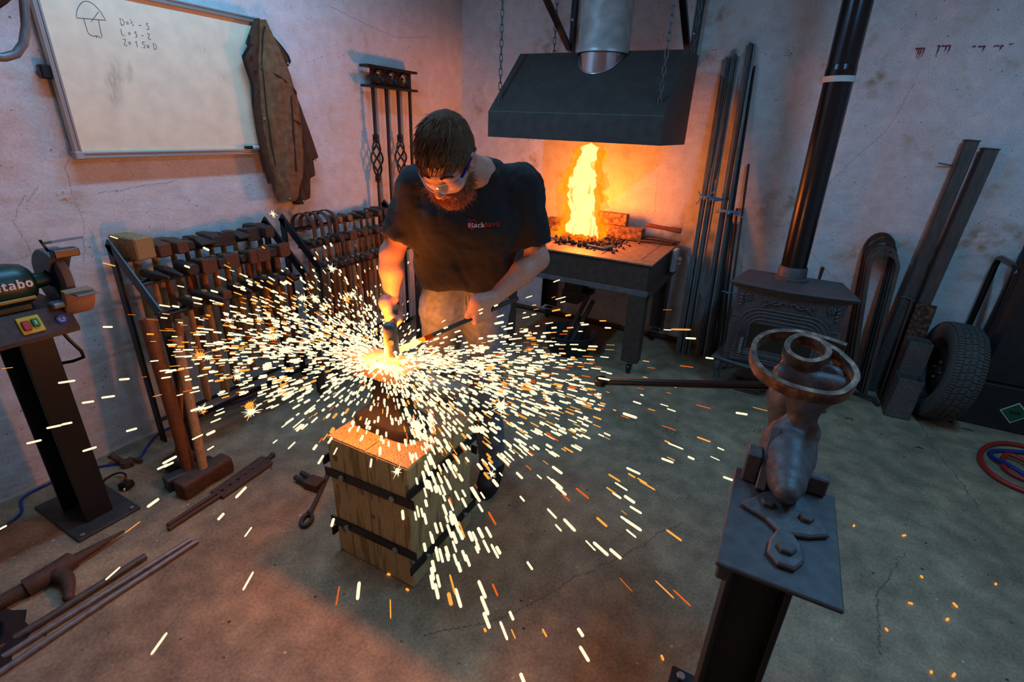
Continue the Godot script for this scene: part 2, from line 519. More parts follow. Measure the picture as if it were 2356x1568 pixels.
	mat("skin", Color(0.83, 0.60, 0.50), 0.55, 0.0, grey(19, 0.02, 4, 0.88, 1.0), S * 8.0, fine, 0.008, false).subsurf_scatter_enabled = true
	mats["skin"].subsurf_scatter_strength = 0.08
	mat("tee", Color(0.15, 0.13, 0.125), 0.95, 0.0, speck, S * 20.0, fine, 0.015)
	mats["tee"].rim_enabled = true; mats["tee"].rim = 0.25
	mat("denim", Color(0.46, 0.49, 0.54), 0.95, 0.0, mottle, S * 4.0, speck, 0.03)
	mat("denim_seam", Color(0.40, 0.42, 0.46), 0.95)
	mat("belt_loop", Color(0.38, 0.40, 0.43), 0.9)
	mat("boot", Color(0.14, 0.10, 0.075), 0.6, 0.0, mottle, S * 8.0, fine, 0.04)
	mat("hair", Color(0.34, 0.265, 0.195), 0.6, 0.0)
	mats["hair"].roughness = 0.85; mats["hair"].metallic_specular = 0.2
	mat("hair_light", Color(0.52, 0.42, 0.30), 0.5, 0.0)
	mat("beard", Color(0.60, 0.32, 0.15), 0.6, 0.0)
	mat("lip", Color(0.66, 0.38, 0.33), 0.5)
	mat("eye_white", Color(0.85, 0.84, 0.8), 0.25)
	mat("frame_blue", Color(0.06, 0.09, 0.42), 0.3)
	var lens := mat("lens_clear", Color(0.95, 0.97, 1.0, 0.05), 0.04)
	lens.transparency = BaseMaterial3D.TRANSPARENCY_ALPHA
	mat("print_white", Color(0.90, 0.88, 0.84), 0.9)
	mat("print_red", Color(0.80, 0.14, 0.07), 0.9)
	mat("grinder_green", Color(0.055, 0.21, 0.165), 0.4, 0.0, mottle, S * 4.0)
	mat("grinder_trim", Color(0.62, 0.47, 0.14), 0.5)
	mat("alloy", Color(0.46, 0.47, 0.48), 0.5, 0.35, mottle, S * 6.0, fine, 0.03)
	mat("wheel_stone", Color(0.50, 0.47, 0.44), 0.95, 0.0, speck, S * 30.0)
	mat("wheel_blue", Color(0.10, 0.16, 0.40), 0.7)
	mat("cone_pink", Color(0.62, 0.47, 0.36), 0.7)
	mat("switch_yellow", Color(0.80, 0.66, 0.08), 0.5)
	mat("switch_red", Color(0.66, 0.16, 0.13), 0.4)
	mat("switch_green", Color(0.12, 0.47, 0.20), 0.4)
	mat("badge_blue", Color(0.16, 0.30, 0.78), 0.4)
	mat("panel_brown", Color(0.30, 0.25, 0.22), 0.55, 0.2, mottle, S * 4.0)
	mat("cord_blue", Color(0.07, 0.20, 0.52), 0.45)
	mat("hose_red", Color(0.62, 0.12, 0.07), 0.5)
	mat("hose_blue", Color(0.06, 0.17, 0.42), 0.45)
	mat("twine_blue", Color(0.36, 0.55, 0.72), 0.7)
	mat("tank_dark", Color(0.19, 0.18, 0.17), 0.55, 0.2, mottle, S * 2.0)
	mat("sign_green", Color(0.04, 0.36, 0.20), 0.5)
	mat("collar_white", Color(0.78, 0.76, 0.72), 0.5)
	mat("concrete_cord", Color(0.17, 0.13, 0.10), 0.7)
	var sg := mat("stove_glass", Color(0.10, 0.085, 0.06), 0.1, 0.0, mottle, S * 6.0)
	sg.clearcoat_enabled = true; sg.clearcoat = 0.5
	mat("spring_wire", Color(0.80, 0.78, 0.72), 0.3, 0.7)
	mat("ceiling_paint", Color(0.80, 0.80, 0.79), 0.9)
	mat("batten_white", Color(0.88, 0.88, 0.88), 0.5)
	glow("lamp_tube", Color(0.62, 0.82, 1.0), 3.0)
	glow("flame_core_glow", Color(1.0, 0.89, 0.56), 5.2)
	glow("flame_mid_glow", Color(1.0, 0.60, 0.09), 2.2, 0.45)
	glow("flame_edge_glow", Color(1.0, 0.50, 0.04), 1.8, 0.25)
	glow("ember_glow", Color(1.0, 0.36, 0.05), 1.6)
	glow("hot_steel_glow", Color(1.0, 0.83, 0.40), 5.0)
	glow("orange_steel_glow", Color(1.0, 0.58, 0.14), 2.4)
	glow("warm_steel_glow", Color(0.85, 0.24, 0.05), 0.7)
	glow("spark_white_glow", Color(1.0, 0.91, 0.74), 2.3)
	glow("spark_gold_glow", Color(1.0, 0.66, 0.26), 1.8)
	glow("spark_orange_glow", Color(1.0, 0.42, 0.08), 1.4)

func scale_rust_mix(t: Texture2D) -> Texture2D:
	return t

# sawn timber: pale and brown streaks that run up the board, with knots
func stump_grain() -> ImageTexture:
	var n1 := noise(31, 0.05, 3); var n2 := noise(32, 0.012, 4); var n3 := noise(33, 0.2, 2)
	var s := 512; var b := PackedByteArray(); b.resize(s * s * 3)
	for y in s:
		for x in s:
			var w := n2.get_noise_2d(x, y * 0.35) * 26.0
			var g := 0.80 + 0.11 * n1.get_noise_2d((x + w) * 2.2, y * 0.10) + 0.06 * n3.get_noise_2d(x * 2.0, y * 0.3)
			for k in [[150, 330, 17.0], [400, 120, 12.0]]:
				var d := Vector2((x - k[0]) * 1.0, (y - k[1]) * 0.75).length() / float(k[2])
				if d < 1.6: g *= lerpf(0.62, 1.0, smoothstep(0.5, 1.6, d)) + 0.05 * sin(d * 18.0)
			var st := smoothstep(0.18, 0.5, n2.get_noise_2d(x * 1.2 + 300.0, y * 0.12))
			g *= 1.0 - 0.20 * st
			var i := (y * s + x) * 3
			b[i] = int(255 * clampf(g, 0, 1)); b[i + 1] = int(255 * clampf(g * (1.0 - 0.08 * st), 0, 1)); b[i + 2] = int(255 * clampf(g * (1.0 - 0.16 * st), 0, 1))
	return ImageTexture.create_from_image(Image.create_from_data(s, s, false, Image.FORMAT_RGB8, b))

func end_grain() -> ImageTexture:
	var s := 256; var b := PackedByteArray(); b.resize(s * s); var n1 := noise(34, 0.03, 3)
	for y in s:
		for x in s:
			var d := Vector2(x - 110, y - 300).length() + n1.get_noise_2d(x, y) * 14.0
			b[y * s + x] = int(255 * (0.78 + 0.20 * sin(d * 0.55)))
	return ImageTexture.create_from_image(Image.create_from_data(s, s, false, Image.FORMAT_L8, b))

# painted plaster w by h metres at 300 pixels a metre: dirt, specks, cracks and runs of paint where they are
func plaster(w: float, h: float, seed_: int, grime: float, cracks: Array, runs: Array, spots: Array) -> ImageTexture:
	var W := mini(int(w * 300), 2048); var H := int(h * 300); var k := W / w
	H = int(h * k)
	var a := noise(seed_, 0.006, 5).get_image(W, H, false, false, true); a.convert(Image.FORMAT_L8)
	var b := noise(seed_ + 1, 0.03, 5).get_image(W, H, false, false, true); b.convert(Image.FORMAT_L8)
	var c := noise(seed_ + 2, 0.25, 2).get_image(W, H, false, false, true); c.convert(Image.FORMAT_L8)
	var A := a.get_data(); var B := b.get_data(); var Cc := c.get_data()
	var out := PackedByteArray(); out.resize(W * H * 3)
	for i in W * H:
		var s := clampf((A[i] - 128.0) / 90.0, 0.0, 1.0) * clampf((B[i] - 96.0) / 110.0, 0.0, 1.0) * grime
		var g := 0.93 + (B[i] - 128) * 0.0004 + (Cc[i] - 128) * 0.00045
		out[i * 3] = int(clampf(222.0 * g * (1.0 - 0.26 * s), 0, 255))
		out[i * 3 + 1] = int(clampf(219.0 * g * (1.0 - 0.34 * s), 0, 255))
		out[i * 3 + 2] = int(clampf(214.0 * g * (1.0 - 0.46 * s), 0, 255))
	var im := Image.create_from_data(W, H, false, Image.FORMAT_RGB8, out)
	var r := RandomNumberGenerator.new(); r.seed = seed_
	for i in 1500:
		var p := Vector2i(r.randi() % W, r.randi() % H)
		im.fill_rect(Rect2i(p, Vector2i(1 + r.randi() % 2, 1 + r.randi() % 2)), Color(0.42, 0.38, 0.34).lerp(Color(0.66, 0.62, 0.58), r.randf()))
	for s in spots:                                   # [x, y, radius, colour]
		for i in 26:
			var q := Vector2(r.randfn(0, 0.5), r.randfn(0, 0.5)) * float(s[2])
			im.fill_rect(Rect2i(int((s[0] + q.x) * k), int((h - s[1] + q.y) * k), 1 + r.randi() % 2, 1), s[3])
	for cr in cracks:                                 # polylines, metres from the left edge and the floor
		var last := Vector2.ZERO
		for j in cr.size() - 1:
			var steps := int((cr[j + 1] - cr[j]).length() * k)
			for q in steps:
				var p: Vector2 = cr[j].lerp(cr[j + 1], float(q) / steps)
				last = last * 0.95 + Vector2(r.randfn(0, 0.35), r.randfn(0, 0.35))
				im.fill_rect(Rect2i(int(p.x * k + last.x), int((h - p.y) * k + last.y), 1, 1), Color(0.55, 0.53, 0.51).lerp(Color(0.70, 0.68, 0.66), r.randf()))
	for u in runs:                                    # [x, y, width, [lengths]]: a dab of dark red paint and what ran down from it
		var red := Color(0.40, 0.15, 0.17)
		for q in int(u[2] * k):
			if r.randf() < 0.8: im.fill_rect(Rect2i(int(u[0] * k) + q, int((h - u[1]) * k) + r.randi() % 2, 1, 2), red)
		for l in u[3].size():
			var x := int((u[0] + u[2] * (l + 0.5) / u[3].size()) * k)
			for q in int(u[3][l] * k): im.fill_rect(Rect2i(x + int(q * 0.06), int((h - u[1]) * k) + q, 2 if q < u[3][l] * k * 0.6 else 1, 1), red)
	return ImageTexture.create_from_image(im)

func concrete(w: float, h: float) -> ImageTexture:
	var W := int(w * 240); var H := int(h * 240); var k := 240.0
	var a := noise(51, 0.005, 5).get_image(W, H, false, false, true); a.convert(Image.FORMAT_L8)
	var b := noise(52, 0.03, 5).get_image(W, H, false, false, true); b.convert(Image.FORMAT_L8)
	var c := noise(53, 0.3, 2).get_image(W, H, false, false, true); c.convert(Image.FORMAT_L8)
	var A := a.get_data(); var B := b.get_data(); var Cc := c.get_data()
	var out := PackedByteArray(); out.resize(W * H * 3)
	for i in W * H:
		var g := 0.86 + (A[i] - 128) * 0.0011 + (B[i] - 128) * 0.0012 + (Cc[i] - 128) * 0.0011
		out[i * 3] = int(clampf(158.0 * g, 0, 255)); out[i * 3 + 1] = int(clampf(140.0 * g, 0, 255)); out[i * 3 + 2] = int(clampf(108.0 * g, 0, 255))
	var im := Image.create_from_data(W, H, false, Image.FORMAT_RGB8, out)
	var r := RandomNumberGenerator.new(); r.seed = 5
	for i in 900:
		im.fill_rect(Rect2i(r.randi() % W, r.randi() % H, 1 + r.randi() % 2, 1 + r.randi() % 2), Color(0.12, 0.11, 0.10) if r.randf() < 0.7 else Color(0.72, 0.70, 0.66))
	for s in [[0.62, -3.35, 0.05, Color(0.30, 0.13, 0.12)], [1.25, -3.6, 0.03, Color(0.27, 0.16, 0.15)], [0.95, -3.2, 0.02, Color(0.2, 0.18, 0.16)], [0.2, -2.9, 0.1, Color(0.22, 0.20, 0.17)], [-0.3, -2.6, 0.08, Color(0.24, 0.22, 0.18)]]:
		for i in 50:
			var q := Vector2(r.randfn(0, 0.45), r.randfn(0, 0.3)) * float(s[2])
			im.fill_rect(Rect2i(int((s[0] + q.x + 2.7) * k), int((s[1] + q.y + 4.05) * k), 2, 1), s[3])
	for cr in [[Vector2(-0.75, -0.9), Vector2(-0.55, -1.1), Vector2(-0.35, -1.45), Vector2(-0.1, -1.9)], [Vector2(1.0, -3.6), Vector2(1.05, -3.1), Vector2(1.12, -2.7)], [Vector2(0.75, -2.2), Vector2(0.62, -1.9), Vector2(0.6, -1.6)]]:
		var last := Vector2.ZERO
		for j in cr.size() - 1:
			var steps := int((cr[j + 1] - cr[j]).length() * k)
			for q in steps:
				var p: Vector2 = cr[j].lerp(cr[j + 1], float(q) / steps)
				last = last * 0.92 + Vector2(r.randfn(0, 0.5), r.randfn(0, 0.5))
				im.fill_rect(Rect2i(int((p.x + 2.7) * k + last.x), int((p.y + 4.05) * k + last.y), 1, 1), Color(0.30, 0.28, 0.24))
	return ImageTexture.create_from_image(im)

# ---------------------------------------------------------------- the room
const X0 := -2.70
const X1 := 2.90
const Z0 := -4.05
const Z1 := 2.40
const TOP := 3.0

func build_shell() -> void:
	var relief := noise(61, 0.02, 5).get_image(1024, 1024, false, false, true)
	var rtex := ImageTexture.create_from_image(relief)
	var lx := func(z: float) -> float: return Z1 - z          # metres from the left edge of the wall on the left
	var cracks := [[Vector2(lx.call(-1.09), 1.38), Vector2(lx.call(-1.05), 1.33), Vector2(lx.call(-1.06), 1.2), Vector2(lx.call(-1.07), 1.1), Vector2(lx.call(-1.02), 0.95)],
		[Vector2(lx.call(-0.9), 1.25), Vector2(lx.call(-0.84), 1.15), Vector2(lx.call(-0.86), 1.02), Vector2(lx.call(-0.82), 0.9)],
		[Vector2(lx.call(-0.95), 1.28), Vector2(lx.call(-0.9), 1.22)], [Vector2(lx.call(-1.15), 1.23), Vector2(lx.call(-1.5), 1.26)], [Vector2(lx.call(-2.6), 2.2), Vector2(lx.call(-3.2), 2.12), Vector2(lx.call(-3.6), 2.18)]]
	mat("wall_left_paint", Color.WHITE, 0.85).albedo_texture = plaster(Z1 - Z0, TOP, 71, 0.5, cracks, [], [[lx.call(-1.9), 1.22, 0.06, Color(0.72, 0.60, 0.52)], [lx.call(-1.02), 1.22, 0.02, Color(0.70, 0.54, 0.44)]])
	cracks = [[Vector2(0.22 - X0, 0.85), Vector2(0.35 - X0, 0.73), Vector2(0.46 - X0, 0.656), Vector2(0.51 - X0, 0.742)], [Vector2(0.5 - X0, 1.9), Vector2(0.44 - X0, 1.65), Vector2(0.2 - X0, 1.3)], [Vector2(-0.9 - X0, 1.0), Vector2(-0.92 - X0, 1.3)]]
	var drips := [[0.455 - X0, 2.085, 0.045, [0.02, 0.055, 0.06, 0.05]], [0.555 - X0, 2.095, 0.065, [0.06, 0.01, 0.035, 0.045]], [0.715 - X0, 2.09, 0.06, [0.005, 0.01, 0.03]], [0.80 - X0, 2.088, 0.05, [0.0, 0.028]], [0.87 - X0, 2.095, 0.02, [0.006]]]
	var dirt := Color(0.45, 0.36, 0.26)
	mat("wall_back_paint", Color.WHITE, 0.85).albedo_texture = plaster(X1 - X0, TOP, 81, 1.0, cracks, drips, [[-1.04 - X0, 2.19, 0.035, dirt], [-1.62 - X0, 2.08, 0.015, dirt], [-0.2 - X0, 2.07, 0.03, dirt], [0.75 - X0, 0.5, 0.05, Color(0.2, 0.18, 0.17)], [0.95 - X0, 0.55, 0.06, Color(0.3, 0.28, 0.26)]])
	mat("floor_concrete", Color.WHITE, 0.62).albedo_texture = concrete(X1 - X0, Z1 - Z0)
	mat("wall_plain_paint", Color(0.84, 0.83, 0.81), 0.85)
	for m in ["wall_left_paint", "wall_back_paint", "floor_concrete"]:
		mats[m].heightmap_enabled = true; mats[m].heightmap_texture = rtex; mats[m].heightmap_scale = 0.5 if m != "floor_concrete" else 0.25
	var b := MB.new()
	b.uvquad(Vector3(X0, 0, Z1), Vector3(X1, 0, Z1), Vector3(X1, 0, Z0), Vector3(X0, 0, Z0), Vector3.UP)
	b.quad(Vector3(X0, -0.2, Z1), Vector3(X1, -0.2, Z1), Vector3(X1, -0.2, Z0), Vector3(X0, -0.2, Z0), Vector3.DOWN)
	struct(part("floor", b, "floor_concrete", self))
	b = MB.new()
	b.uvquad(Vector3(X0, 0, Z1), Vector3(X0, 0, Z0), Vector3(X0, TOP, Z0), Vector3(X0, TOP, Z1), Vector3.RIGHT)
	b.quad(Vector3(X0 - 0.2, 0, Z1), Vector3(X0 - 0.2, 0, Z0), Vector3(X0 - 0.2, TOP, Z0), Vector3(X0 - 0.2, TOP, Z1), Vector3.LEFT)
	struct(part("wall_left", b, "wall_left_paint", self))
	b = MB.new()
	b.uvquad(Vector3(X0, 0, Z0), Vector3(X1, 0, Z0), Vector3(X1, TOP, Z0), Vector3(X0, TOP, Z0), Vector3.BACK)
	b.quad(Vector3(X0, 0, Z0 - 0.2), Vector3(X1, 0, Z0 - 0.2), Vector3(X1, TOP, Z0 - 0.2), Vector3(X0, TOP, Z0 - 0.2), Vector3.FORWARD)
	struct(part("wall_back", b, "wall_back_paint", self))
	b = MB.new(); b.bx(Vector3(X1 + 0.1, TOP / 2, (Z0 + Z1) / 2), Vector3(0.2, TOP, Z1 - Z0))
	struct(part("wall_right", b, "wall_plain_paint", self))
	b = MB.new(); b.bx(Vector3((X0 + X1) / 2, TOP / 2, Z1 + 0.1), Vector3(X1 - X0, TOP, 0.2))
	struct(part("wall_front", b, "wall_plain_paint", self))
	b = MB.new(); b.bx(Vector3((X0 + X1) / 2, TOP + 0.1, (Z0 + Z1) / 2), Vector3(X1 - X0 + 0.4, 0.2, Z1 - Z0 + 0.4))
	struct(part("ceiling", b, "ceiling_paint", self))

# cold white tube lamps under the ceiling, above the frame
func build_battens() -> void:
	var spots := [[Vector3(-1.9, 2.9, -1.5), "white tube lamp under the ceiling nearest the whiteboard wall"], [Vector3(0.9, 2.9, -1.9), "white tube lamp under the ceiling out in the middle of the workshop"]]
	for s in spots:
		var c: Vector3 = s[0]
		var t := thing("batten_lamp", s[1], "ceiling lamp", c, "tube lamps under the ceiling")
		var b := MB.new(); b.bx(c + Vector3(0, 0.06, 0), Vector3(0.11, 0.08, 1.55), 0.01)
		part("housing", b, "batten_white", t)
		b = MB.new(); b.tube(c + Vector3(0, -0.005, -0.74), c + Vector3(0, -0.005, 0.74), 0.013, 0.013, 10)
		part("lamp_tube", b, "lamp_tube", t)
		var l := AreaLight3D.new()
		l.name = "lamp_light"
		t.add_child(l, true)
		l.position = Vector3(0, -0.025, 0)
		l.rotation_degrees = Vector3(-90, 0, 0)
		l.area_size = Vector2(0.1, 1.45)
		l.light_color = COOL
		l.light_energy = COOL_ENERGY
		l.shadow_enabled = true
		l.set("area_range", 12.0)

const COOL := Color(0.46, 0.77, 1.0)
const COOL_ENERGY := 5.6
const FIRE := Color(1.0, 0.46, 0.13)
const FIRE_ENERGY := 1.8
const HOT := Color(1.0, 0.52, 0.17)
const HOT_ENERGY := 2.2

# ---------------------------------------------------------------- forge
func castor(parent: Node3D, p: Vector3, body: String) -> void:
	var b := MB.new()
	b.bx(p + Vector3(0, 0.088, 0), Vector3(0.07, 0.006, 0.07))
	b.tube(p + Vector3(0, 0.07, 0), p + Vector3(0, 0.086, 0), 0.018)
	for s in [-1, 1]: b.bar(p + Vector3(0.02 * s, 0.072, 0), p + Vector3(0.02 * s, 0.03, 0.012), 0.004, 0.035, Vector3.RIGHT)
	var c := part("castor", b, body, parent)
	b = MB.new()
	b.lathe(Transform3D(Basis(Vector3.FORWARD, PI / 2), p + Vector3(0, 0.036, 0.012)), PackedVector2Array([Vector2(0.001, -0.014), Vector2(0.028, -0.014), Vector2(0.035, -0.01), Vector2(0.036, 0), Vector2(0.035, 0.01), Vector2(0.028, 0.014), Vector2(0.001, 0.014)]), 20)
	part("wheel", b, "plastic_black", c)

func build_forge() -> void:
	var t := thing("forge_table", "steel forge table on castors with coal fire beneath the black hood", "forge", Vector3(-1.21, 0, -3.6))
	var b := MB.new()
	var L := -1.76; var R := -0.67; var F := -3.18; var K := -4.02; var y := 0.791
	for s in [[L, R, F, F - 0.1], [R - 0.1, R, F - 0.104, K], [L, L + 0.1, F - 0.104, K], [L + 0.104, R - 0.104, K + 0.09, K]]:
		b = MB.new(); b.bx(Vector3((s[0] + s[1]) / 2, y, (s[2] + s[3]) / 2), Vector3(s[1] - s[0], 0.012, absf(s[2] - s[3])))
		part("border_plate", b, "forge_plate", t)
	for s in [[-1.047, -0.775, -3.284, -3.925], [-1.455, -1.052, -3.284, -3.42], [L + 0.104, -1.46, -3.284, -3.925]]:
		b = MB.new(); b.bx(Vector3((s[0] + s[1]) / 2, y - 0.003, (s[2] + s[3]) / 2), Vector3(s[1] - s[0], 0.01, absf(s[2] - s[3])))
		part("top_plate", b, "forge_plate", t)
	b = MB.new(); b.bx(Vector3(-1.25, 0.74, -3.67), Vector3(0.43, 0.02, 0.52))
	for s in [[-1.46, 1], [-1.04, 1]]: b.bx(Vector3(s[0], 0.76, -3.67), Vector3(0.01, 0.05, 0.52))
	part("fire_pot", b, "forge_side", t)
	b = MB.new()
	b.bx(Vector3((L + R) / 2, 0.69, F - 0.018), Vector3(R - L - 0.04, 0.185, 0.012))
	part("front_apron", b, "forge_side", t)
	for x in [L + 0.03, R - 0.03]:
		b = MB.new(); b.bx(Vector3(x, 0.69, (F + K) / 2), Vector3(0.012, 0.185, F - K - 0.04))
		part("side_apron", b, "forge_side", t)
	b = MB.new(); b.bx(Vector3((L + R) / 2, 0.69, K + 0.03), Vector3(R - L - 0.04, 0.185, 0.012)); part("rear_apron", b, "forge_side", t)
	b = MB.new()
	b.bx(Vector3((L + R) / 2, 0.598, F - 0.012), Vector3(R - L - 0.01, 0.034, 0.006), 0.001); b.bx(Vector3((L + R) / 2, 0.584, F - 0.03), Vector3(R - L - 0.01, 0.006, 0.04), 0.001)
	part("front_rail", b, "rail_grey", t)
	for x in [L + 0.015, R - 0.015]:
		b = MB.new(); b.bx(Vector3(x, 0.6, (F + K) / 2), Vector3(0.05, 0.006, F - K - 0.02), 0.001); b.bx(Vector3(x + 0.022 * signf(x + 1.2), 0.585, (F + K) / 2), Vector3(0.006, 0.035, F - K - 0.02), 0.001)
		part("side_rail", b, "forge_side", t)
	for q in [[R - 0.065, F - 0.05, 1.0, 1.0], [L + 0.065, F - 0.05, -1.0, 1.0], [R - 0.065, K + 0.08, 1.0, -1.0], [L + 0.065, K + 0.08, -1.0, -1.0]]:
		b = MB.new()
		var p := Vector3(q[0], 0, q[1])
		b.bar(p + Vector3(-0.006 * q[2], 0.58, 0.045 * q[3]), p + Vector3(0.0, 0.095, 0.045 * q[3]), 0.115, 0.008, Vector3.RIGHT)
		b.bar(p + Vector3(0.05 * q[2], 0.58, 0.0), p + Vector3(0.055 * q[2], 0.095, 0.0), 0.008, 0.09, Vector3.RIGHT)
		part("leg", b, "forge_side", t)
		castor(t, p, "chrome")
	b = MB.new(); b.bx(Vector3(-1.33, 0.50, -3.62), Vector3(0.15, 0.2, 0.15)); b.prism(Transform3D(Basis(), Vector3(-1.33, 0.36, -3.62)), PackedVector2Array([Vector2(-0.085, 0.05), Vector2(0.13, 0.05), Vector2(0.13, 0.02), Vector2(0.05, -0.05), Vector2(-0.085, -0.05)]), 0.16)
	part("ash_dump", b, "forge_side", t)
	b = MB.new(); b.bx(Vector3(-0.648, 0.71, -3.8), Vector3(0.035, 0.17, 0.09), 0.006); part("switch_box", b, "corner_grey", t)
	b = MB.new(); b.tube(Vector3(-0.63, 0.72, -3.8), Vector3(-0.60, 0.72, -3.8), 0.018); part("switch_knob", b, "chrome", t)
	b = MB.new(); b.tube(Vector3(-0.63, 0.68, -3.82), Vector3(-0.605, 0.68, -3.82), 0.012); part("cable_gland", b, "chrome", t)
	b = MB.new(); b.hexbolt(Transform3D(Basis(Vector3.RIGHT, -PI / 2), Vector3(-0.72, 0.604, -3.25)), 0.016, 0.02); part("bolt", b, "zinc", t)
	for p in [Vector3(-1.02, 0.795, -3.78), Vector3(-0.93, 0.795, -3.80)]:
		b = MB.new(); b.ball(p + Vector3(0, 0.006, 0), Vector3(0.014, 0.01, 0.012), 8); part("plate_knob", b, "cast_iron", t)
	# bricks round the fire
	var bricks := [[Vector3(-1.31, 0.845, -3.90), Vector3(0.12, 0.09, 0.1), "short firebrick behind the flame in the lower course of the forge"], [Vector3(-1.085, 0.845, -3.90), Vector3(0.315, 0.095, 0.1), "long dark firebrick at the back edge of the forge table beside wooden handles"], [Vector3(-1.19, 0.939, -3.92), Vector3(0.25, 0.09, 0.065), "pale upright firebrick on top of the lower brick, lit orange by the flame"],
		[Vector3(-1.66, 0.845, -3.9), Vector3(0.15, 0.095, 0.09), "firebrick at the end of the forge table nearest the blacksmith"], [Vector3(-1.515, 0.84, -3.93), Vector3(0.12, 0.085, 0.08), "brown firebrick between the end brick and the flame"], [Vector3(-1.45, 0.90, -3.95), Vector3(0.07, 0.21, 0.06), "small firebrick standing on end behind the flame"]]
	for q in bricks:
		b = MB.new(); b.box(xf(q[0], 0, rng.randf_range(-4, 4), 0), q[1], 0.006)
		solo("firebrick", b, "firebrick", q[2], "brick", q[0] - Vector3(0, q[1].y / 2, 0), "firebricks round the forge fire")
	# coal
	var coal := Node3D.new(); coal.name = "coal_bed"; add_child(coal)
	coal.set_meta("kind", "stuff"); tag(coal, "loose black coal heaped around the burning forge fire", "coal")
	rng.seed = 4
	var lumps := [MB.new(), MB.new(), MB.new()]
	for i in 620:
		var p := Vector3(rng.randf_range(-1.46, -1.06), 0, rng.randf_range(-3.92, -3.42))
		var d := Vector2((p.x + 1.33) / 0.2, (p.z + 3.66) / 0.22).length()
		if i > 420: p = Vector3(rng.randfn(-1.2, 0.13), 0, rng.randfn(-3.6, 0.11)); d = Vector2((p.x + 1.33) / 0.2, (p.z + 3.66) / 0.22).length()
		if p.z < -3.92 or p.x < -1.7 or p.x > -0.95 or p.z > -3.36: continue
		p.y = 0.785 + 0.045 * clampf(1.5 - d, 0, 1) + rng.randf() * 0.012
		var r := rng.randf_range(0.006, 0.017)
		var k := 2 if d < 0.85 and rng.randf() < 0.55 else (1 if rng.randf() < 0.4 else 0)
		var g := []
		for a in 4:
			var row := []
			for c in 5: row.append(p + Vector3(cos(TAU * c / 5) * sin(PI * (a + 0.15) / 3.3), cos(PI * (a + 0.15) / 3.3), sin(TAU * c / 5) * sin(PI * (a + 0.15) / 3.3)) * r * rng.randf_range(0.75, 1.2))
			g.append(row)
		lumps[k].grid(g, true, true, true)
	part("black_lumps", lumps[0], "coal", coal); part("brown_lumps", lumps[1], "coal_brown", coal); part("glowing_embers", lumps[2], "ember_glow", coal)
	# flame
	var fl := thing("forge_flame", "tall yellow flame burning on the forge under the hood", "flame", Vector3(-1.335, 0.8, -3.66))
	var nz := noise(91, 3.2, 3)
	var column := func(y0: float, y1: float, width: Callable, drift: Callable, rough: float, seed_: float) -> MB:
		var m := MB.new(); var g := []; var rows := 26; var cols := 22
		for i in rows + 1:
			var h := lerpf(y0, y1, float(i) / rows); var row := []
			for j in cols:
				var a := TAU * j / cols
				var w: float = width.call(h) * (1.0 + rough * nz.get_noise_3d(cos(a) * 0.8 + seed_, h * 2.2 - 0.3 * cos(a * 2.0), sin(a) * 0.8))
				w += rough * 0.02 * nz.get_noise_3d(cos(a) * 3.0, h * 6.0 + seed_, sin(a) * 3.0) * 1.5
				w = maxf(w * (smoothstep(0.0, 0.035, y1 - h + 0.001) if y1 > 1.3 else 1.0), 0.001)
				var o: Vector2 = drift.call(h)
				row.append(Vector3(-1.335 + o.x + cos(a) * w, h, -3.66 + o.y + sin(a) * w * 0.75))
			g.append(row)
		m.grid(g, true, false, true)
		return m
	var prof := func(h: float) -> float:
		var u := (h - 0.80) / 0.70
		if u < 0.3: return lerpf(0.175, 0.125, smoothstep(0.0, 0.3, u))
		if u < 0.55: return lerpf(0.125, 0.145, smoothstep(0.3, 0.5, u))
		if u < 0.8: return lerpf(0.145, 0.10, smoothstep(0.55, 0.75, u))
		return lerpf(0.10, 0.07, smoothstep(0.8, 1.0, u))
	var sway := func(h: float) -> Vector2: return Vector2(0.02 * sin(h * 9.0) - 0.02 + 0.0 * h, 0.02 * sin(h * 7.0 + 1.0))
	for q in [["flame_core", 0.66, 0.55, 1.0, "flame_core_glow"], ["flame_body", 0.92, 0.8, 4.0, "flame_mid_glow"], ["flame_edge", 1.12, 0.95, 9.0, "flame_edge_glow"]]:
		part(q[0], column.call(0.80, 1.27, func(h): return prof.call(h) * q[1], sway, q[2], q[3]), q[4], fl)
		part(q[0], column.call(1.27, 1.47 + 0.03 * q[1], func(h): return prof.call(h) * q[1], sway, q[2], q[3]), q[4], fl)
	rng.seed = 6
	for i in 30:                                    # licking tongues low round the fire and up the sides
		var a := rng.randf() * TAU; var hi := i > 19
		var base := Vector3(-1.34, 0.81, -3.66) + Vector3(cos(a) * 0.17, 0, sin(a) * 0.13)
		if hi: base = Vector3(-1.35 + cos(a) * 0.11, rng.randf_range(1.0, 1.4), -3.66 + sin(a) * 0.08)
		var m := MB.new(); var pts := PackedVector3Array(); var h := rng.randf_range(0.06, 0.17)
		for k in 7:
			var u := k / 6.0
			pts.append(base + Vector3(cos(a) * 0.05 * u * (1.0 - 1.4 * u), h * u, sin(a) * 0.04 * u * (1.0 - u)) + Vector3(sin(u * 5.0 + i), 0, cos(u * 4.0 + i)) * 0.012 * u)
		m.path(pts, rng.randf_range(0.008, 0.02), 7, false, 0.001)
		part("flame_tongue", m, "flame_mid_glow" if rng.randf() < 0.6 else "flame_edge_glow", fl)
	var m2 := MB.new(); var curl := PackedVector3Array()
	for k in 9: curl.append(Vector3(-1.30 + 0.075 * sin(k * 0.36), 1.33 + 0.017 * k, -3.64) + Vector3(0.012 * k, 0, 0) * (0.3 if k < 6 else 0.5))
	m2.path(curl, 0.03, 8, false, 0.003); part("flame_tongue", m2, "flame_mid_glow", fl)
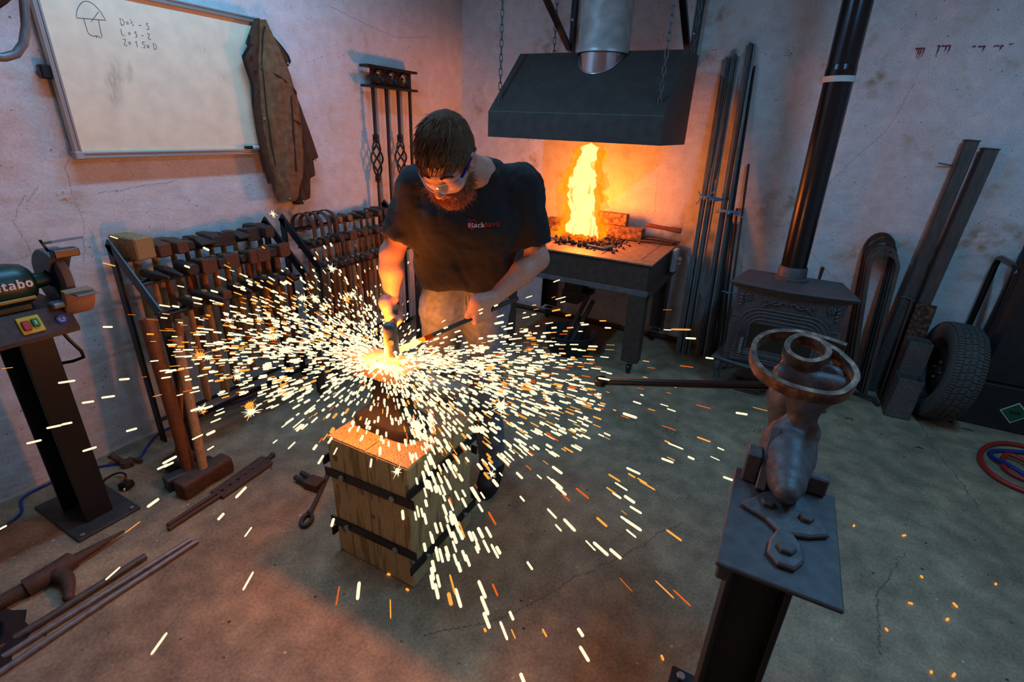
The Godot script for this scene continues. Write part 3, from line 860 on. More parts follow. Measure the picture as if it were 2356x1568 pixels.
	var l := OmniLight3D.new(); l.name = "flame_light"; fl.add_child(l); l.position = Vector3(0, 0.22, 0)
	l.light_color = FIRE; l.light_energy = FIRE_ENERGY; l.light_size = 0.11; l.omni_range = 12.0; l.omni_attenuation = 2.0; l.shadow_enabled = true
	# tools on the forge
	b = MB.new()
	b.path(PackedVector3Array([Vector3(-1.60, 0.806, -3.53), Vector3(-1.4, 0.805, -3.49), Vector3(-1.12, 0.805, -3.425), Vector3(-1.09, 0.806, -3.41), Vector3(-1.06, 0.808, -3.42), Vector3(-1.045, 0.812, -3.45), Vector3(-1.03, 0.815, -3.50)]), 0.0085, 8)
	b.path(PackedVector3Array([Vector3(-1.115, 0.806, -3.43), Vector3(-1.085, 0.806, -3.475), Vector3(-1.05, 0.81, -3.51)]), 0.007, 8)
	solo("fire_rake", b, "mill_steel", "thin steel fire rake with hooked end lying on the forge table", "rake", Vector3(-1.1, 0.797, -3.43))
	b = MB.new()
	b.lathe(Transform3D(Basis(Vector3.BACK, deg_to_rad(-93)), Vector3(-0.93, 0.919, -3.93)), PackedVector2Array([Vector2(0.001, 0), Vector2(0.014, 0.001), Vector2(0.016, 0.06), Vector2(0.015, 0.14), Vector2(0.018, 0.22), Vector2(0.021, 0.262), Vector2(0.018, 0.274), Vector2(0.001, 0.275)]), 14)
	solo("wooden_stick", b, "handle_dark", "round brown turned wooden stick jutting off the firebricks at the forge corner", "stick", Vector3(-0.8, 0.9, -3.93))
	for i in 4:
		b = MB.new(); var z := -3.86 - 0.022 * i
		b.path(PackedVector3Array([Vector3(-0.94, 0.807 + 0.018 * (i % 2), z), Vector3(-0.84, 0.815 + 0.016 * (i % 2), z + 0.006), Vector3(-0.70 + 0.015 * i, 0.806 + 0.012 * (i % 2), z - 0.012)]), 0.009, 8)
		solo("forge_poker", b, "rust_brown", ["short rusty poker at the front of the little pile on the forge corner", "second rusty poker in the little pile on the forge corner", "third rusty poker in the little pile, against the firebricks", "hindmost rusty poker of the little pile on the forge corner"][i], "poker", Vector3(-0.82, 0.797, z), "pokers on the forge corner")
	# bucket under the forge
	var c := Vector3(-1.245, 0, -3.36)
	t = thing("quench_pan", "dark round metal pan on the floor beneath the forge table", "pan", c)
	b = MB.new()
	b.lathe(Transform3D(Basis(), c), PackedVector2Array([Vector2(0.001, 0.002), Vector2(0.15, 0.002), Vector2(0.165, 0.015), Vector2(0.195, 0.15), Vector2(0.201, 0.155), Vector2(0.196, 0.158), Vector2(0.188, 0.15), Vector2(0.158, 0.02), Vector2(0.001, 0.015)]), 36)
	part("bowl", b, "black_steel", t)
	for s in [-1, 1]:
		b = MB.new(); var pts := PackedVector3Array()
		for k in 9: pts.append(c + Vector3(0.05 * cos(PI * k / 8), 0.13 + 0.012 * sin(PI * k / 8), s * (0.19 + 0.035 * sin(PI * k / 8))))
		b.path(pts, 0.006, 8); part("handle", b, "black_steel", t)
	for i in 2:
		b = MB.new(); var a := Vector3(-1.30 + 0.05 * i, 0.025, -3.36); var e := Vector3(-1.17 + 0.045 * i, 0.43 - 0.035 * i, -3.46)
		b.path(PackedVector3Array([a, a.lerp(e, 0.5), e]), 0.017, 10)
		b.bx(a + Vector3(0, 0.01, 0), Vector3(0.09, 0.012, 0.06))
		solo("coal_scoop", b, "forge_side", ["taller black handled scoop standing in the pan under the forge", "shorter black handled scoop standing in the pan under the forge"][i], "scoop", a, "scoops in the pan under the forge")
	b = MB.new(); b.path(PackedVector3Array([Vector3(-2.2, 0.022, -4.0), Vector3(-1.3, 0.022, -4.0), Vector3(-0.45, 0.022, -3.99)]), 0.02, 10)
	solo("floor_pipe", b, "rust_brown", "long rusty pipe on the floor along the back wall behind the forge", "pipe", Vector3(-1.3, 0, -4.0))

# ---------------------------------------------------------------- hood, flue, chains and brackets
func chain(p: Vector3, top: float, label: String) -> void:
	var t := thing("hanging_chain", label, "chain", p, "chains that carry the hood")
	var b := MB.new(); var pts := PackedVector3Array(); var hl := 0.015; var r := 0.0095
	for i in 12:
		var a := TAU * i / 12.0
		pts.append(Vector3(cos(a) * r, sin(a) * r + (hl if sin(a) > 0.0 else -hl), 0))
	b.path(pts, 0.0036, 6, true)
	var m := b.mesh(); var k := int((top - p.y) / 0.041)
	for i in k:
		var o := part_mesh("link", m, "chain_steel", t, Vector3(0, 0.02 + 0.041 * i, 0))
		o.rotation.y = PI / 2 * (i % 2) + 0.3

func build_hood() -> void:
	var t := thing("forge_hood", "black sheet steel smoke hood hung on chains above the forge fire", "hood", Vector3(-1.31, 1.5, -3.5))
	var L := -1.89; var R := -0.725
	var sec := [Vector2(-3.15, 1.505), Vector2(-3.15, 1.662), Vector2(-3.57, 2.045), Vector2(-3.86, 2.045), Vector2(-3.86, 1.505)]
	var names := ["front_sheet", "sloping_sheet", "top_sheet", "rear_sheet"]
	for i in 4:
		var b := MB.new(); var p: Vector2 = sec[i]; var q: Vector2 = sec[i + 1]
		var d := (q - p).normalized(); var nn := Vector2(-d.y, d.x)
		b.bar(Vector3((L + R) / 2, p.y, p.x), Vector3((L + R) / 2, q.y, q.x), R - L, 0.004, Vector3.RIGHT, 0.0015)
		part(names[i], b, "hood_steel", t)
	for x in [L, R]:
		var b := MB.new(); var poly := PackedVector2Array()
		for p in sec: poly.append(Vector2(-p.x, p.y))
		b.prism(Transform3D(Basis(Vector3(0, 0, -1), Vector3.UP, Vector3.RIGHT), Vector3(x, 0, 0)), poly, 0.004, 0.001)
		part("side_sheet", b, "hood_steel", t)
	var b := MB.new(); b.tube(Vector3(L, 1.662, -3.152), Vector3(R, 1.662, -3.152), 0.003, 0.003, 8); part("folded_edge", b, "rail_grey", t)
	# flue pipe through the slope
	var f := thing("hood_flue", "wide stainless steel flue pipe rising out of the forge hood", "flue pipe", Vector3(-1.275, 2.0, -3.56))
	b = MB.new()
	var pipe := PackedVector2Array([Vector2(0.166, 2.99), Vector2(0.166, 2.055), Vector2(0.171, 2.05), Vector2(0.171, 2.03), Vector2(0.165, 2.028), Vector2(0.162, 2.99)])
	pipe.reverse()
	b.lathe(Transform3D(Basis(), Vector3(-1.275, 0, -3.56)), pipe, 48); part("outer_pipe", b, "stainless", f)
	b = MB.new(); var g := []
	for i in 2:
		var row := []
		for j in 40:
			var a := TAU * j / 40; var z := -3.56 + 0.15 * sin(a); var x := -1.275 + 0.15 * cos(a)
			var ys := 2.047 if z < -3.57 else 1.664 + (-3.15 - z) * 0.383 / 0.42
			row.append(Vector3(x, 2.2 if i == 1 else ys - 0.006, z))
		g.append(row)
	b.grid(g, true); part("inner_collar", b, "chrome", f)
	b = MB.new(); var rim := PackedVector3Array()
	for j in 40:
		var a := TAU * j / 40; var z := -3.56 + 0.152 * sin(a)
		rim.append(Vector3(-1.275 + 0.152 * cos(a), (2.047 if z < -3.57 else 1.666 + (-3.15 - z) * 0.383 / 0.42) + 0.002, z))
	b.path(rim, 0.005, 6, true); part("weld_bead", b, "bright_edge", f)
	chain(Vector3(-1.845, 1.715, -3.22), 3.0, "near chain at the hood corner beside the blacksmith's head")
	chain(Vector3(-0.78, 1.715, -3.22), 3.0, "near chain at the hood corner toward the steel bars")
	chain(Vector3(-1.735, 2.05, -3.8), 3.0, "far chain between the hood and the slanting black wall bracket")
	chain(Vector3(-0.757, 2.05, -3.82), 3.0, "far chain at the hood corner against the blue-lit wall")
	for i in 2:
		var x: float = [-1.70, -0.80][i]; var y0: float = [2.08, 1.96][i]
		t = thing("wall_bracket", ["black steel wall bracket left of the flue pipe", "black steel wall bracket between hood and the steel bars"][i], "bracket", Vector3(x, y0, Z0), "brackets of the hood")
		b = MB.new(); b.bx(Vector3(x, (y0 + 2.75) / 2, Z0 + 0.006), Vector3(0.052, 2.75 - y0, 0.008), 0.001); b.bx(Vector3(x + 0.022, (y0 + 2.75) / 2, Z0 + 0.028), Vector3(0.008, 2.75 - y0, 0.045), 0.001); part("upright", b, "paint_black", t)
		b = MB.new(); b.bar(Vector3(x - 0.01, y0 + 0.05, Z0 + 0.03), Vector3(x - 0.01, 2.68, Z0 + 1.1), 0.04, 0.03, Vector3.RIGHT); part("strut", b, "paint_black", t)
		b = MB.new(); b.bar(Vector3(x, 2.7, Z0 + 0.02), Vector3(x, 2.7, Z0 + 1.2), 0.04, 0.04, Vector3.RIGHT); part("arm", b, "paint_black", t)
		b = MB.new(); b.hexbolt(Transform3D(Basis(), Vector3(x - 0.008, y0 + 0.24, Z0 + 0.01)), 0.011, 0.008); b.hexbolt(Transform3D(Basis(), Vector3(x - 0.008, y0 + 0.03, Z0 + 0.01)), 0.011, 0.008); part("bolt", b, "zinc", t)

# ---------------------------------------------------------------- stove
func bowed(w: float, d: float, bow: float, back: float, n := 12) -> PackedVector2Array:   # plan of a plate with a bowed front: x across, y to the front
	var p := PackedVector2Array([Vector2(back / 2, -d / 2), Vector2(w / 2, d / 2 - bow)])
	for i in range(1, n): p.append(Vector2(w / 2 - w * i / n, d / 2 - bow + bow * sin(PI * i / n)))
	p.append(Vector2(-w / 2, d / 2 - bow)); p.append(Vector2(-back / 2, -d / 2))
	return p

func build_stove() -> void:
	var c := Vector3(0.14, 0, -3.53)
	var lay := Basis(Vector3.RIGHT, -Vector3.FORWARD, -Vector3.UP)   # x across, y to the front, z down
	var t := thing("wood_stove", "black cast iron wood stove with ornate arched door and curved legs", "stove", c)
	var b := MB.new()
	b.prism(Transform3D(lay, c + Vector3(0, 0.735, 0.02)), bowed(0.70, 0.44, 0.05, 0.56), 0.014, 0.004); b.prism(Transform3D(lay, c + Vector3(0, 0.722, 0.015)), bowed(0.67, 0.43, 0.05, 0.56), 0.014, 0.004); b.prism(Transform3D(lay, c + Vector3(0, 0.709, 0.01)), bowed(0.64, 0.42, 0.045, 0.55), 0.014, 0.004)
	part("top_plate", b, "cast_iron", t)
	b = MB.new(); b.prism(Transform3D(lay, c + Vector3(0, 0.46, 0)), bowed(0.60, 0.38, 0.02, 0.54), 0.50, 0.006)
	for s in [-1, 1]:
		for y in [0.26, 0.33, 0.38, 0.47, 0.52]: b.bx(c + Vector3(s * 0.27, y, 0.172), Vector3(0.055, 0.006, 0.01))
	part("body", b, "cast_iron", t)
	b = MB.new(); b.prism(Transform3D(lay, c + Vector3(0, 0.208, 0.02)), bowed(0.74, 0.46, 0.07, 0.60), 0.02, 0.007); b.prism(Transform3D(lay, c + Vector3(0, 0.192, 0.015)), bowed(0.70, 0.44, 0.07, 0.58), 0.016, 0.005)
	part("base_plate", b, "cast_iron", t)
	for q in [[-0.31, 0.16, -1], [0.31, 0.16, 1], [-0.27, -0.17, -1], [0.27, -0.17, 1]]:
		b = MB.new(); var p := c + Vector3(q[0], 0, q[1]); var s: float = q[2]
		b.path(PackedVector3Array([p + Vector3(0, 0.19, 0), p + Vector3(0.018 * s, 0.16, 0.012), p + Vector3(0.014 * s, 0.12, 0.01), p + Vector3(-0.002 * s, 0.07, 0), p + Vector3(0.01 * s, 0.03, 0.008), p + Vector3(0.03 * s, 0.012, 0.018)]), 0.028, 10, false, 0.012)
		b.ball(p + Vector3(0.03 * s, 0.011, 0.018), Vector3(0.02, 0.011, 0.02), 10); b.ball(p + Vector3(0.012 * s, 0.15, 0.028), Vector3(0.02, 0.03, 0.012), 8)
		for k in 3: b.ball(p + Vector3(0.01 * s - 0.014 + 0.014 * k, 0.17, 0.036), Vector3(0.006, 0.006, 0.006), 6)
		part("leg", b, "cast_iron", t)
	# door
	var zf := c.z + 0.196; var arch := func(w: float, y0: float, y1: float, r: float) -> PackedVector2Array:
		var p := PackedVector2Array([Vector2(-w, y0), Vector2(w, y0)])
		for i in 9: p.append(Vector2(w - r + r * cos(PI / 2 * i / 8), y1 - r + r * sin(PI / 2 * i / 8)))
		for i in 9: p.append(Vector2(-w + r - r * sin(PI / 2 * i / 8), y1 - r + r * cos(PI / 2 * i / 8)))
		return p
	b = MB.new(); b.prism(Transform3D(Basis(), Vector3(c.x, 0, zf - 0.004)), arch.call(0.262, 0.225, 0.60, 0.13), 0.02, 0.005)
	for k in [[0.255, 0.597, 0.125], [0.232, 0.575, 0.11], [0.212, 0.555, 0.095], [0.19, 0.53, 0.07]]:
		var p3 := PackedVector3Array()
		for p in arch.call(k[0], 0.30 - (0.262 - k[0]) * 0.2, k[1], k[2]): p3.append(Vector3(c.x + p.x, p.y, zf + 0.007))
		b.path(p3, 0.0065, 6, true)
	for y in [0.245, 0.262, 0.28]: b.bx(Vector3(c.x, y, zf + 0.007), Vector3(0.46, 0.008, 0.008))
	for k in 6: b.ball(Vector3(c.x - 0.17, 0.265, zf + 0.01) + Vector3(cos(TAU * k / 6), sin(TAU * k / 6), 0) * 0.02, Vector3(0.009, 0.009, 0.006), 8)
	var d := part("door", b, "cast_iron", t)
	b = MB.new(); b.bx(Vector3(c.x, 0.418, zf + 0.007), Vector3(0.355, 0.17, 0.006)); part("glass", b, "stove_glass", d, "sooty glass pane")
	b = MB.new(); var hp := Vector3(c.x - 0.215, 0.42, zf + 0.025)
	b.tube(hp + Vector3(0, 0.02, -0.02), hp + Vector3(0, 0.02, 0.004), 0.008); b.tube(hp + Vector3(0, 0.025, 0), hp + Vector3(0.004, -0.02, 0), 0.006, 0.005)
	var sp := PackedVector3Array()
	for k in 90: sp.append(hp + Vector3(0.004 + 0.008 * cos(k * 0.7), -0.02 - k * 0.00125, 0.008 * sin(k * 0.7)))
	part("latch", b, "black_steel", d)
	b = MB.new(); b.path(sp, 0.0019, 5); part("spring_handle", b, "spring_wire", d, "bright coiled spring handle")
	b = MB.new()
	for y in [0.33, 0.47]: b.tube(Vector3(c.x + 0.262, y - 0.02, zf + 0.006), Vector3(c.x + 0.262, y + 0.02, zf + 0.006), 0.009)
	part("hinge", b, "cast_iron", d)
	# swag and corner flowers
	b = MB.new()
	for s in [-1, 1]:
		var q := PackedVector3Array()
		for k in 12: q.append(Vector3(c.x + s * (0.008 + 0.012 * k), 0.645 + 0.012 * sin(k * 0.9) + 0.003 * k * (0.0 if k < 8 else -1.0), c.z + 0.196))
		b.path(q, 0.009, 6, false, 0.004)
		for k in 5: b.ball(Vector3(c.x + s * (0.02 + 0.028 * k), 0.652 - 0.012 * (k % 2), c.z + 0.198), Vector3(0.012, 0.007, 0.006), 8, Basis(Vector3.BACK, s * (0.6 - 0.4 * k)))
	part("swag", b, "cast_iron", t)
	for s in [-1, 1]:
		b = MB.new(); var q := Vector3(c.x + s * 0.225, 0.655, c.z + 0.188)
		for k in 7: b.ball(q + Vector3(cos(TAU * k / 7), sin(TAU * k / 7), 0) * 0.017, Vector3(0.009, 0.009, 0.006), 8)
		b.ball(q, Vector3(0.009, 0.009, 0.008), 8)
		for k in 4: b.ball(q + Vector3(s * (0.035 + 0.004 * (k % 2)), -0.01 - 0.022 * k + 0.02, -0.003), Vector3(0.014, 0.009, 0.006), 8, Basis(Vector3.BACK, 0.7 * s))
		part("flower", b, "cast_iron", t)
	# stove pipe
	var a := Vector3(0.122, 0.742, -3.62); var e := Vector3(0.075, 2.995, -3.62)
	var f := thing("stove_pipe", "tall glossy black flue pipe standing on the wood stove", "flue pipe", a)
	var at := func(y: float) -> Vector3: return a.lerp(e, (y - a.y) / (e.y - a.y))
	b = MB.new(); b.tube(a, at.call(1.87), 0.074, 0.074, 32); part("lower_pipe", b, "satin_black", f)
	b = MB.new(); b.tube(at.call(1.955), e, 0.074, 0.074, 32); b.tube(at.call(1.90), at.call(1.93), 0.077, 0.077, 32); b.tube(at.call(1.93), at.call(1.955), 0.077, 0.074, 32); part("upper_pipe", b, "satin_black", f)
	b = MB.new(); b.tube(at.call(1.87), at.call(1.90), 0.08, 0.08, 32); part("joint_ring", b, "collar_white", f, "pale sealing ring")
	b = MB.new(); b.lathe(Transform3D(Basis(), a), PackedVector2Array([Vector2(0.001, 0.0), Vector2(0.10, 0.0), Vector2(0.10, 0.012), Vector2(0.086, 0.02), Vector2(0.082, 0.08), Vector2(0.076, 0.085)]), 32); part("spigot", b, "cast_iron", f)
	b = MB.new(); b.tube(Vector3(0.293, 0.0, -3.82), Vector3(0.293, 0.73, -3.82), 0.006); b.lathe(Transform3D(Basis(), Vector3(0.293, 0.72, -3.82)), PackedVector2Array([Vector2(0.001, 0), Vector2(0.009, 0), Vector2(0.013, 0.075), Vector2(0.011, 0.085), Vector2(0.001, 0.086)]), 12)
	solo("stove_poker", b, "black_steel", "thin poker standing behind the stove beside its flue pipe", "poker", Vector3(0.293, 0, -3.82))
	b = MB.new(); b.bx(Vector3(0.03, 0.03, -3.42), Vector3(0.16, 0.012, 0.14)); 
	for i in 5:
		b.bx(Vector3(-0.04 + 0.035 * i, 0.042, -3.42), Vector3(0.01, 0.014, 0.14)); b.bx(Vector3(0.03, 0.042, -3.48 + 0.03 * i), Vector3(0.16, 0.012, 0.008))
	b.bx(Vector3(0.03, 0.012, -3.42), Vector3(0.15, 0.024, 0.13))
	solo("stove_grate", b, "rust_brown", "small rusty grate lying on the floor beneath the stove", "grate", Vector3(0.03, 0, -3.42))

# ---------------------------------------------------------------- hammers and their racks
const ORD := ["first", "second", "third", "fourth", "fifth", "sixth", "seventh", "eighth", "ninth", "tenth", "eleventh", "twelfth", "thirteenth", "fourteenth", "fifteenth", "sixteenth"]

func loft_x(rings: Array, pw := 2.0, seg := 14) -> MB:   # [x, half height, half width]; sections across x, round at pw 2 and squarer above
	var b := MB.new(); var g := []
	for r in rings:
		var row := []
		for j in seg:
			var a := TAU * (j + 0.5) / seg; var c := cos(a); var s := sin(a)
			row.append(Vector3(r[0], signf(s) * pow(absf(s), 2.0 / pw) * r[1], signf(c) * pow(absf(c), 2.0 / pw) * r[2]))
		g.append(row)
	b.grid(g, true, true)
	return b

var hammer_meshes := {}

func head_mesh(kind: String) -> ArrayMesh:
	if not hammer_meshes.has(kind):
		var b: MB
		match kind:
			"cross_peen": b = loft_x([[-0.062, 0.0035, 0.017], [-0.058, 0.006, 0.018], [-0.02, 0.018, 0.019], [0.0, 0.021, 0.021], [0.02, 0.018, 0.018], [0.034, 0.017, 0.017], [0.038, 0.019, 0.019], [0.054, 0.019, 0.019], [0.057, 0.016, 0.016]], 4.0)
			"ball_peen": b = loft_x([[-0.055, 0.001, 0.001], [-0.052, 0.009, 0.009], [-0.044, 0.0145, 0.0145], [-0.034, 0.0145, 0.0145], [-0.026, 0.010, 0.010], [-0.014, 0.015, 0.014], [0.0, 0.018, 0.016], [0.014, 0.014, 0.014], [0.024, 0.011, 0.011], [0.032, 0.016, 0.016], [0.046, 0.016, 0.016], [0.049, 0.013, 0.013]], 2.2)
			"sledge": b = loft_x([[-0.07, 0.021, 0.021], [-0.066, 0.025, 0.025], [-0.03, 0.026, 0.026], [-0.015, 0.03, 0.028], [0.015, 0.03, 0.028], [0.03, 0.026, 0.026], [0.066, 0.025, 0.025], [0.07, 0.021, 0.021]], 6.0)
			"flatter": b = loft_x([[-0.065, 0.010, 0.010], [-0.06, 0.014, 0.014], [-0.02, 0.019, 0.018], [0.01, 0.020, 0.019], [0.03, 0.017, 0.017], [0.036, 0.031, 0.031], [0.056, 0.031, 0.031], [0.058, 0.029, 0.029]], 7.0)
			"punch": b = loft_x([[-0.06, 0.012, 0.012], [-0.055, 0.014, 0.014], [-0.01, 0.018, 0.018], [0.02, 0.018, 0.018], [0.07, 0.010, 0.010], [0.098, 0.007, 0.007], [0.10, 0.005, 0.005]], 4.0)
			"rounding": b = loft_x([[-0.062, 0.002, 0.002], [-0.06, 0.014, 0.014], [-0.052, 0.023, 0.023], [-0.04, 0.026, 0.026], [-0.018, 0.022, 0.022], [0.0, 0.026, 0.025], [0.018, 0.022, 0.022], [0.04, 0.026, 0.026], [0.056, 0.025, 0.025], [0.06, 0.02, 0.02]], 2.5)
			"fuller": b = loft_x([[-0.06, 0.013, 0.013], [-0.055, 0.015, 0.015], [-0.01, 0.02, 0.019], [0.02, 0.018, 0.018], [0.05, 0.012, 0.03], [0.075, 0.006, 0.034], [0.08, 0.003, 0.034]], 5.0)
		var up := MB.new(); up.add(b, Transform3D(Basis(), Vector3(0, 0.02, 0)))
		hammer_meshes[kind] = up.mesh()
	return hammer_meshes[kind]

func handle_mesh(length: float) -> ArrayMesh:
	var key := "handle%d" % int(length * 100)
	if not hammer_meshes.has(key):
		var b := MB.new(); var g := []
		for r in [[0.043, 0.0085, 0.012], [0.0, 0.009, 0.0125], [-0.06, 0.0105, 0.0145], [-length * 0.5, 0.0125, 0.0175], [-length * 0.8, 0.014, 0.02], [-length + 0.015, 0.0135, 0.0195], [-length, 0.009, 0.014]]:
			var row := []
			for j in 12: row.append(Vector3(cos(TAU * j / 12) * r[2], r[0], sin(TAU * j / 12) * r[1]))
			g.append(row)
		b.grid(g, true, true)
		hammer_meshes[key] = b.mesh()
	return hammer_meshes[key]

func hammer(kind: String, at: Vector3, length: float, wood: String, iron: String, size: float, label: String, group: String) -> Node3D:
	var t := thing("hammer", label, "hammer", at, group)
	part_mesh("head", head_mesh(kind), iron, t)
	part_mesh("handle", handle_mesh(length / size), wood, t)
	t.scale = Vector3.ONE * size
	t.rotation_degrees = Vector3(rng.randf_range(-1.5, 1.5), rng.randf_range(-9, 9), 0)
	return t

func rack(z0: float, z1: float, label: String) -> Node3D:
	var t := thing("hammer_rack", label, "tool rack", Vector3(-2.45, 0, (z0 + z1) / 2), "racks of hammers along the wall")
	for z in [z0, z1]:
		var b := MB.new(); b.bar(Vector3(-2.585, 0.0, z), Vector3(-2.585, 1.03, z), 0.045, 0.012, Vector3.RIGHT); part("rear_leg", b, "paint_black", t)
		b = MB.new(); b.bar(Vector3(-2.60, 1.035, z), Vector3(-2.29, 0.745, z), 0.05, 0.012, Vector3.RIGHT); part("sloping_bar", b, "paint_black", t)
		b = MB.new(); b.bar(Vector3(-2.285, 0.0, z), Vector3(-2.285, 0.78, z), 0.012, 0.045, Vector3.RIGHT); b.bar(Vector3(-2.31, 0.0, z), Vector3(-2.31, 0.78, z), 0.045, 0.008, Vector3.RIGHT); part("front_leg", b, "forge_side" if z < -1.5 else "paint_black", t)
	for r in [[-2.57, 0.96], [-2.45, 0.875], [-2.33, 0.755]]:
		for s in [-1, 1]:
			var b := MB.new(); b.bar(Vector3(r[0] + s * 0.027, r[1] - 0.006, z0), Vector3(r[0] + s * 0.027, r[1] - 0.006, z1), 0.012, 0.012); part("rail", b, "paint_black", t)
	var b2 := MB.new(); b2.bar(Vector3(-2.585, 0.12, z0), Vector3(-2.585, 0.12, z1), 0.03, 0.008); part("lower_bar", b2, "paint_black", t)
	return t

func build_racks() -> void:
	rng.seed = 21
	rack(-1.09, -1.87, "black steel hammer rack under the whiteboard, nearest the grinder")
	rack(-1.985, -2.86, "black steel hammer rack running on behind the blacksmith's arm")
	# the wooden mallet
	var t := thing("wooden_mallet", "square pale wooden mallet at the end of the top rail", "mallet", Vector3(-2.57, 0.96, -1.17), "")
	var b := MB.new(); b.box(xf(Vector3(-2.555, 1.012, -1.165), 0, 6, 0), Vector3(0.175, 0.10, 0.085), 0.006); part("head", b, "mallet_wood", t)
	b = MB.new(); b.lathe(xf(Vector3(-2.57, 0.575, -1.17)), PackedVector2Array([Vector2(0.001, 0), Vector2(0.02, 0.002), Vector2(0.021, 0.02), Vector2(0.016, 0.25), Vector2(0.015, 0.385)]), 14); part("handle", b, "handle_pale", t)
	var woods := ["handle_pale", "handle_mid", "handle_dark", "handle_mid", "handle_pale"]
	var irons := ["hammer_iron", "hammer_iron", "hammer_rusty", "hammer_iron"]
	var rows := [
		[-2.57, 0.96, [-1.25, -1.335, -1.40, -1.455, -1.525, -1.59, -1.66, -1.735, -1.81], ["sledge", "sledge", "cross_peen", "fuller", "sledge", "flatter", "fuller", "flatter", "sledge"], 0.36, "top", "nearer"],
		[-2.45, 0.875, [-1.165, -1.225, -1.315, -1.395, -1.455, -1.515, -1.575, -1.63, -1.69, -1.75, -1.81], ["punch", "punch", "rounding", "flatter", "cross_peen", "flatter", "ball_peen", "flatter", "flatter", "cross_peen", "flatter"], 0.40, "middle", "nearer"],
		[-2.33, 0.755, [-1.23, -1.31, -1.385, -1.475, -1.55, -1.63, -1.70, -1.775], ["cross_peen", "punch", "cross_peen", "punch", "punch", "cross_peen", "cross_peen", "ball_peen"], 0.46, "bottom", "nearer"],
		[-2.57, 0.96, [-2.36, -2.45, -2.535, -2.60, -2.66, -2.72, -2.785], ["rounding", "rounding", "punch", "sledge", "ball_peen", "sledge", "sledge"], 0.36, "top", "farther"],
		[-2.45, 0.875, [-2.035, -2.085, -2.14, -2.19, -2.245, -2.30, -2.355, -2.41, -2.46, -2.515, -2.57, -2.625, -2.68, -2.735, -2.79], ["ball_peen", "ball_peen", "cross_peen", "ball_peen", "rounding", "ball_peen", "flatter", "ball_peen", "rounding", "ball_peen", "rounding", "ball_peen", "cross_peen", "rounding", "ball_peen"], 0.40, "middle", "farther"],
		[-2.33, 0.755, [-2.035, -2.08, -2.125, -2.17, -2.215, -2.26, -2.305, -2.35, -2.395, -2.44, -2.485, -2.53, -2.575, -2.62], ["ball_peen", "ball_peen", "ball_peen", "rounding", "ball_peen", "ball_peen", "ball_peen", "cross_peen", "ball_peen", "ball_peen", "rounding", "ball_peen", "ball_peen", "ball_peen"], 0.44, "bottom", "farther"]]
	for r in rows:
		for i in r[2].size():
			var k: String = r[3][i]
			var size := rng.randf_range(0.9, 1.08) * (1.2 if r[6] == "nearer" else 0.96)
			var iron: String = "hammer_polished" if r[6] == "farther" and r[5] == "bottom" and i % 3 == 0 else irons[rng.randi() % 4]
			if k == "flatter" and r[5] == "middle": iron = "hammer_rusty"
			if k == "rounding" and r[5] == "top": iron = "hammer_polished"
			hammer(k, Vector3(r[0], r[1], r[2][i]), r[4] * rng.randf_range(0.88, 1.08), woods[rng.randi() % 5], iron, size,
				"%s hammer counting from the %s on the %s rail of the %s rack" % [ORD[i], "grinder end" if r[6] == "nearer" else "jacket end", r[5], r[6]], "hammers on the %s rail of the %s rack" % [r[5], r[6]])
	for i in 4:                                      # bent straps hooked over the far rack's top rail
		b = MB.new(); var z := -2.07 - 0.06 * i; var p := PackedVector3Array()
		for k in 11:
			var a := PI * k / 10.0
			p.append(Vector3(-2.53 - 0.085 * cos(a), 0.975 + 0.075 * sin(a) - (0.05 if k == 0 else 0.0) - (0.09 if k == 10 else 0.0), z - 0.02 * k / 10.0))
		b.strip(p, 0.026, 0.006, Vector3.BACK)
		solo("curved_hook", b, "rust_brown", "%s curved iron hook over the top rail of the farther rack, below the jacket" % ORD[i], "hook", Vector3(-2.53, 0.95, z), "curved hooks on the farther rack")
	# sledgehammers on the floor in front
	var sl := [[Vector3(-2.172, 0.034, -0.985), Vector3(-2.30, 0.76, -1.03), 0.21, 0.032, "handle_dark", "black square headed sledgehammer standing head down with reddish handle", -8.0, 0.03], [Vector3(-2.085, 0.044, -1.0), Vector3(-2.24, 0.665, -1.10), 0.24, 0.042, "handle_pale", "large brown sledgehammer standing head down with pale handle, nearest the camera", 4.0, 0.021], [Vector3(-2.30, 0.045, -1.01), Vector3(-2.285, 0.72, -1.15), 0.12, 0.045, "handle_mid", "round headed mallet standing behind the two sledgehammers", 20.0, 0.019]]
	for i in 3:
		var s: Array = sl[i]; var c: Vector3 = s[0]
		t = thing("sledgehammer", s[5], "sledgehammer", Vector3(c.x, 0, c.z), "sledgehammers leaning on the hammer rack")
		var h: MB = loft_x([[-s[2] / 2, s[3] * 0.8, s[3] * 0.8], [-s[2] / 2 + 0.006, s[3], s[3]], [-0.03, s[3], s[3]], [-0.02, s[3] * 0.93, s[3] * 0.93], [0.02, s[3] * 0.93, s[3] * 0.93], [0.03, s[3], s[3]], [s[2] / 2 - 0.006, s[3], s[3]], [s[2] / 2, s[3] * 0.8, s[3] * 0.8]], 5.0 if i < 2 else 2.0, 20)
		b = MB.new(); b.add(h, xf(c, 0, 90 + s[6], 0)); part("head", b, ["black_steel", "rust_brown", "black_steel"][i], t)
		b = MB.new(); b.tube(c, s[1], s[7] * 0.9, s[7], 16); part("handle", b, s[4], t)

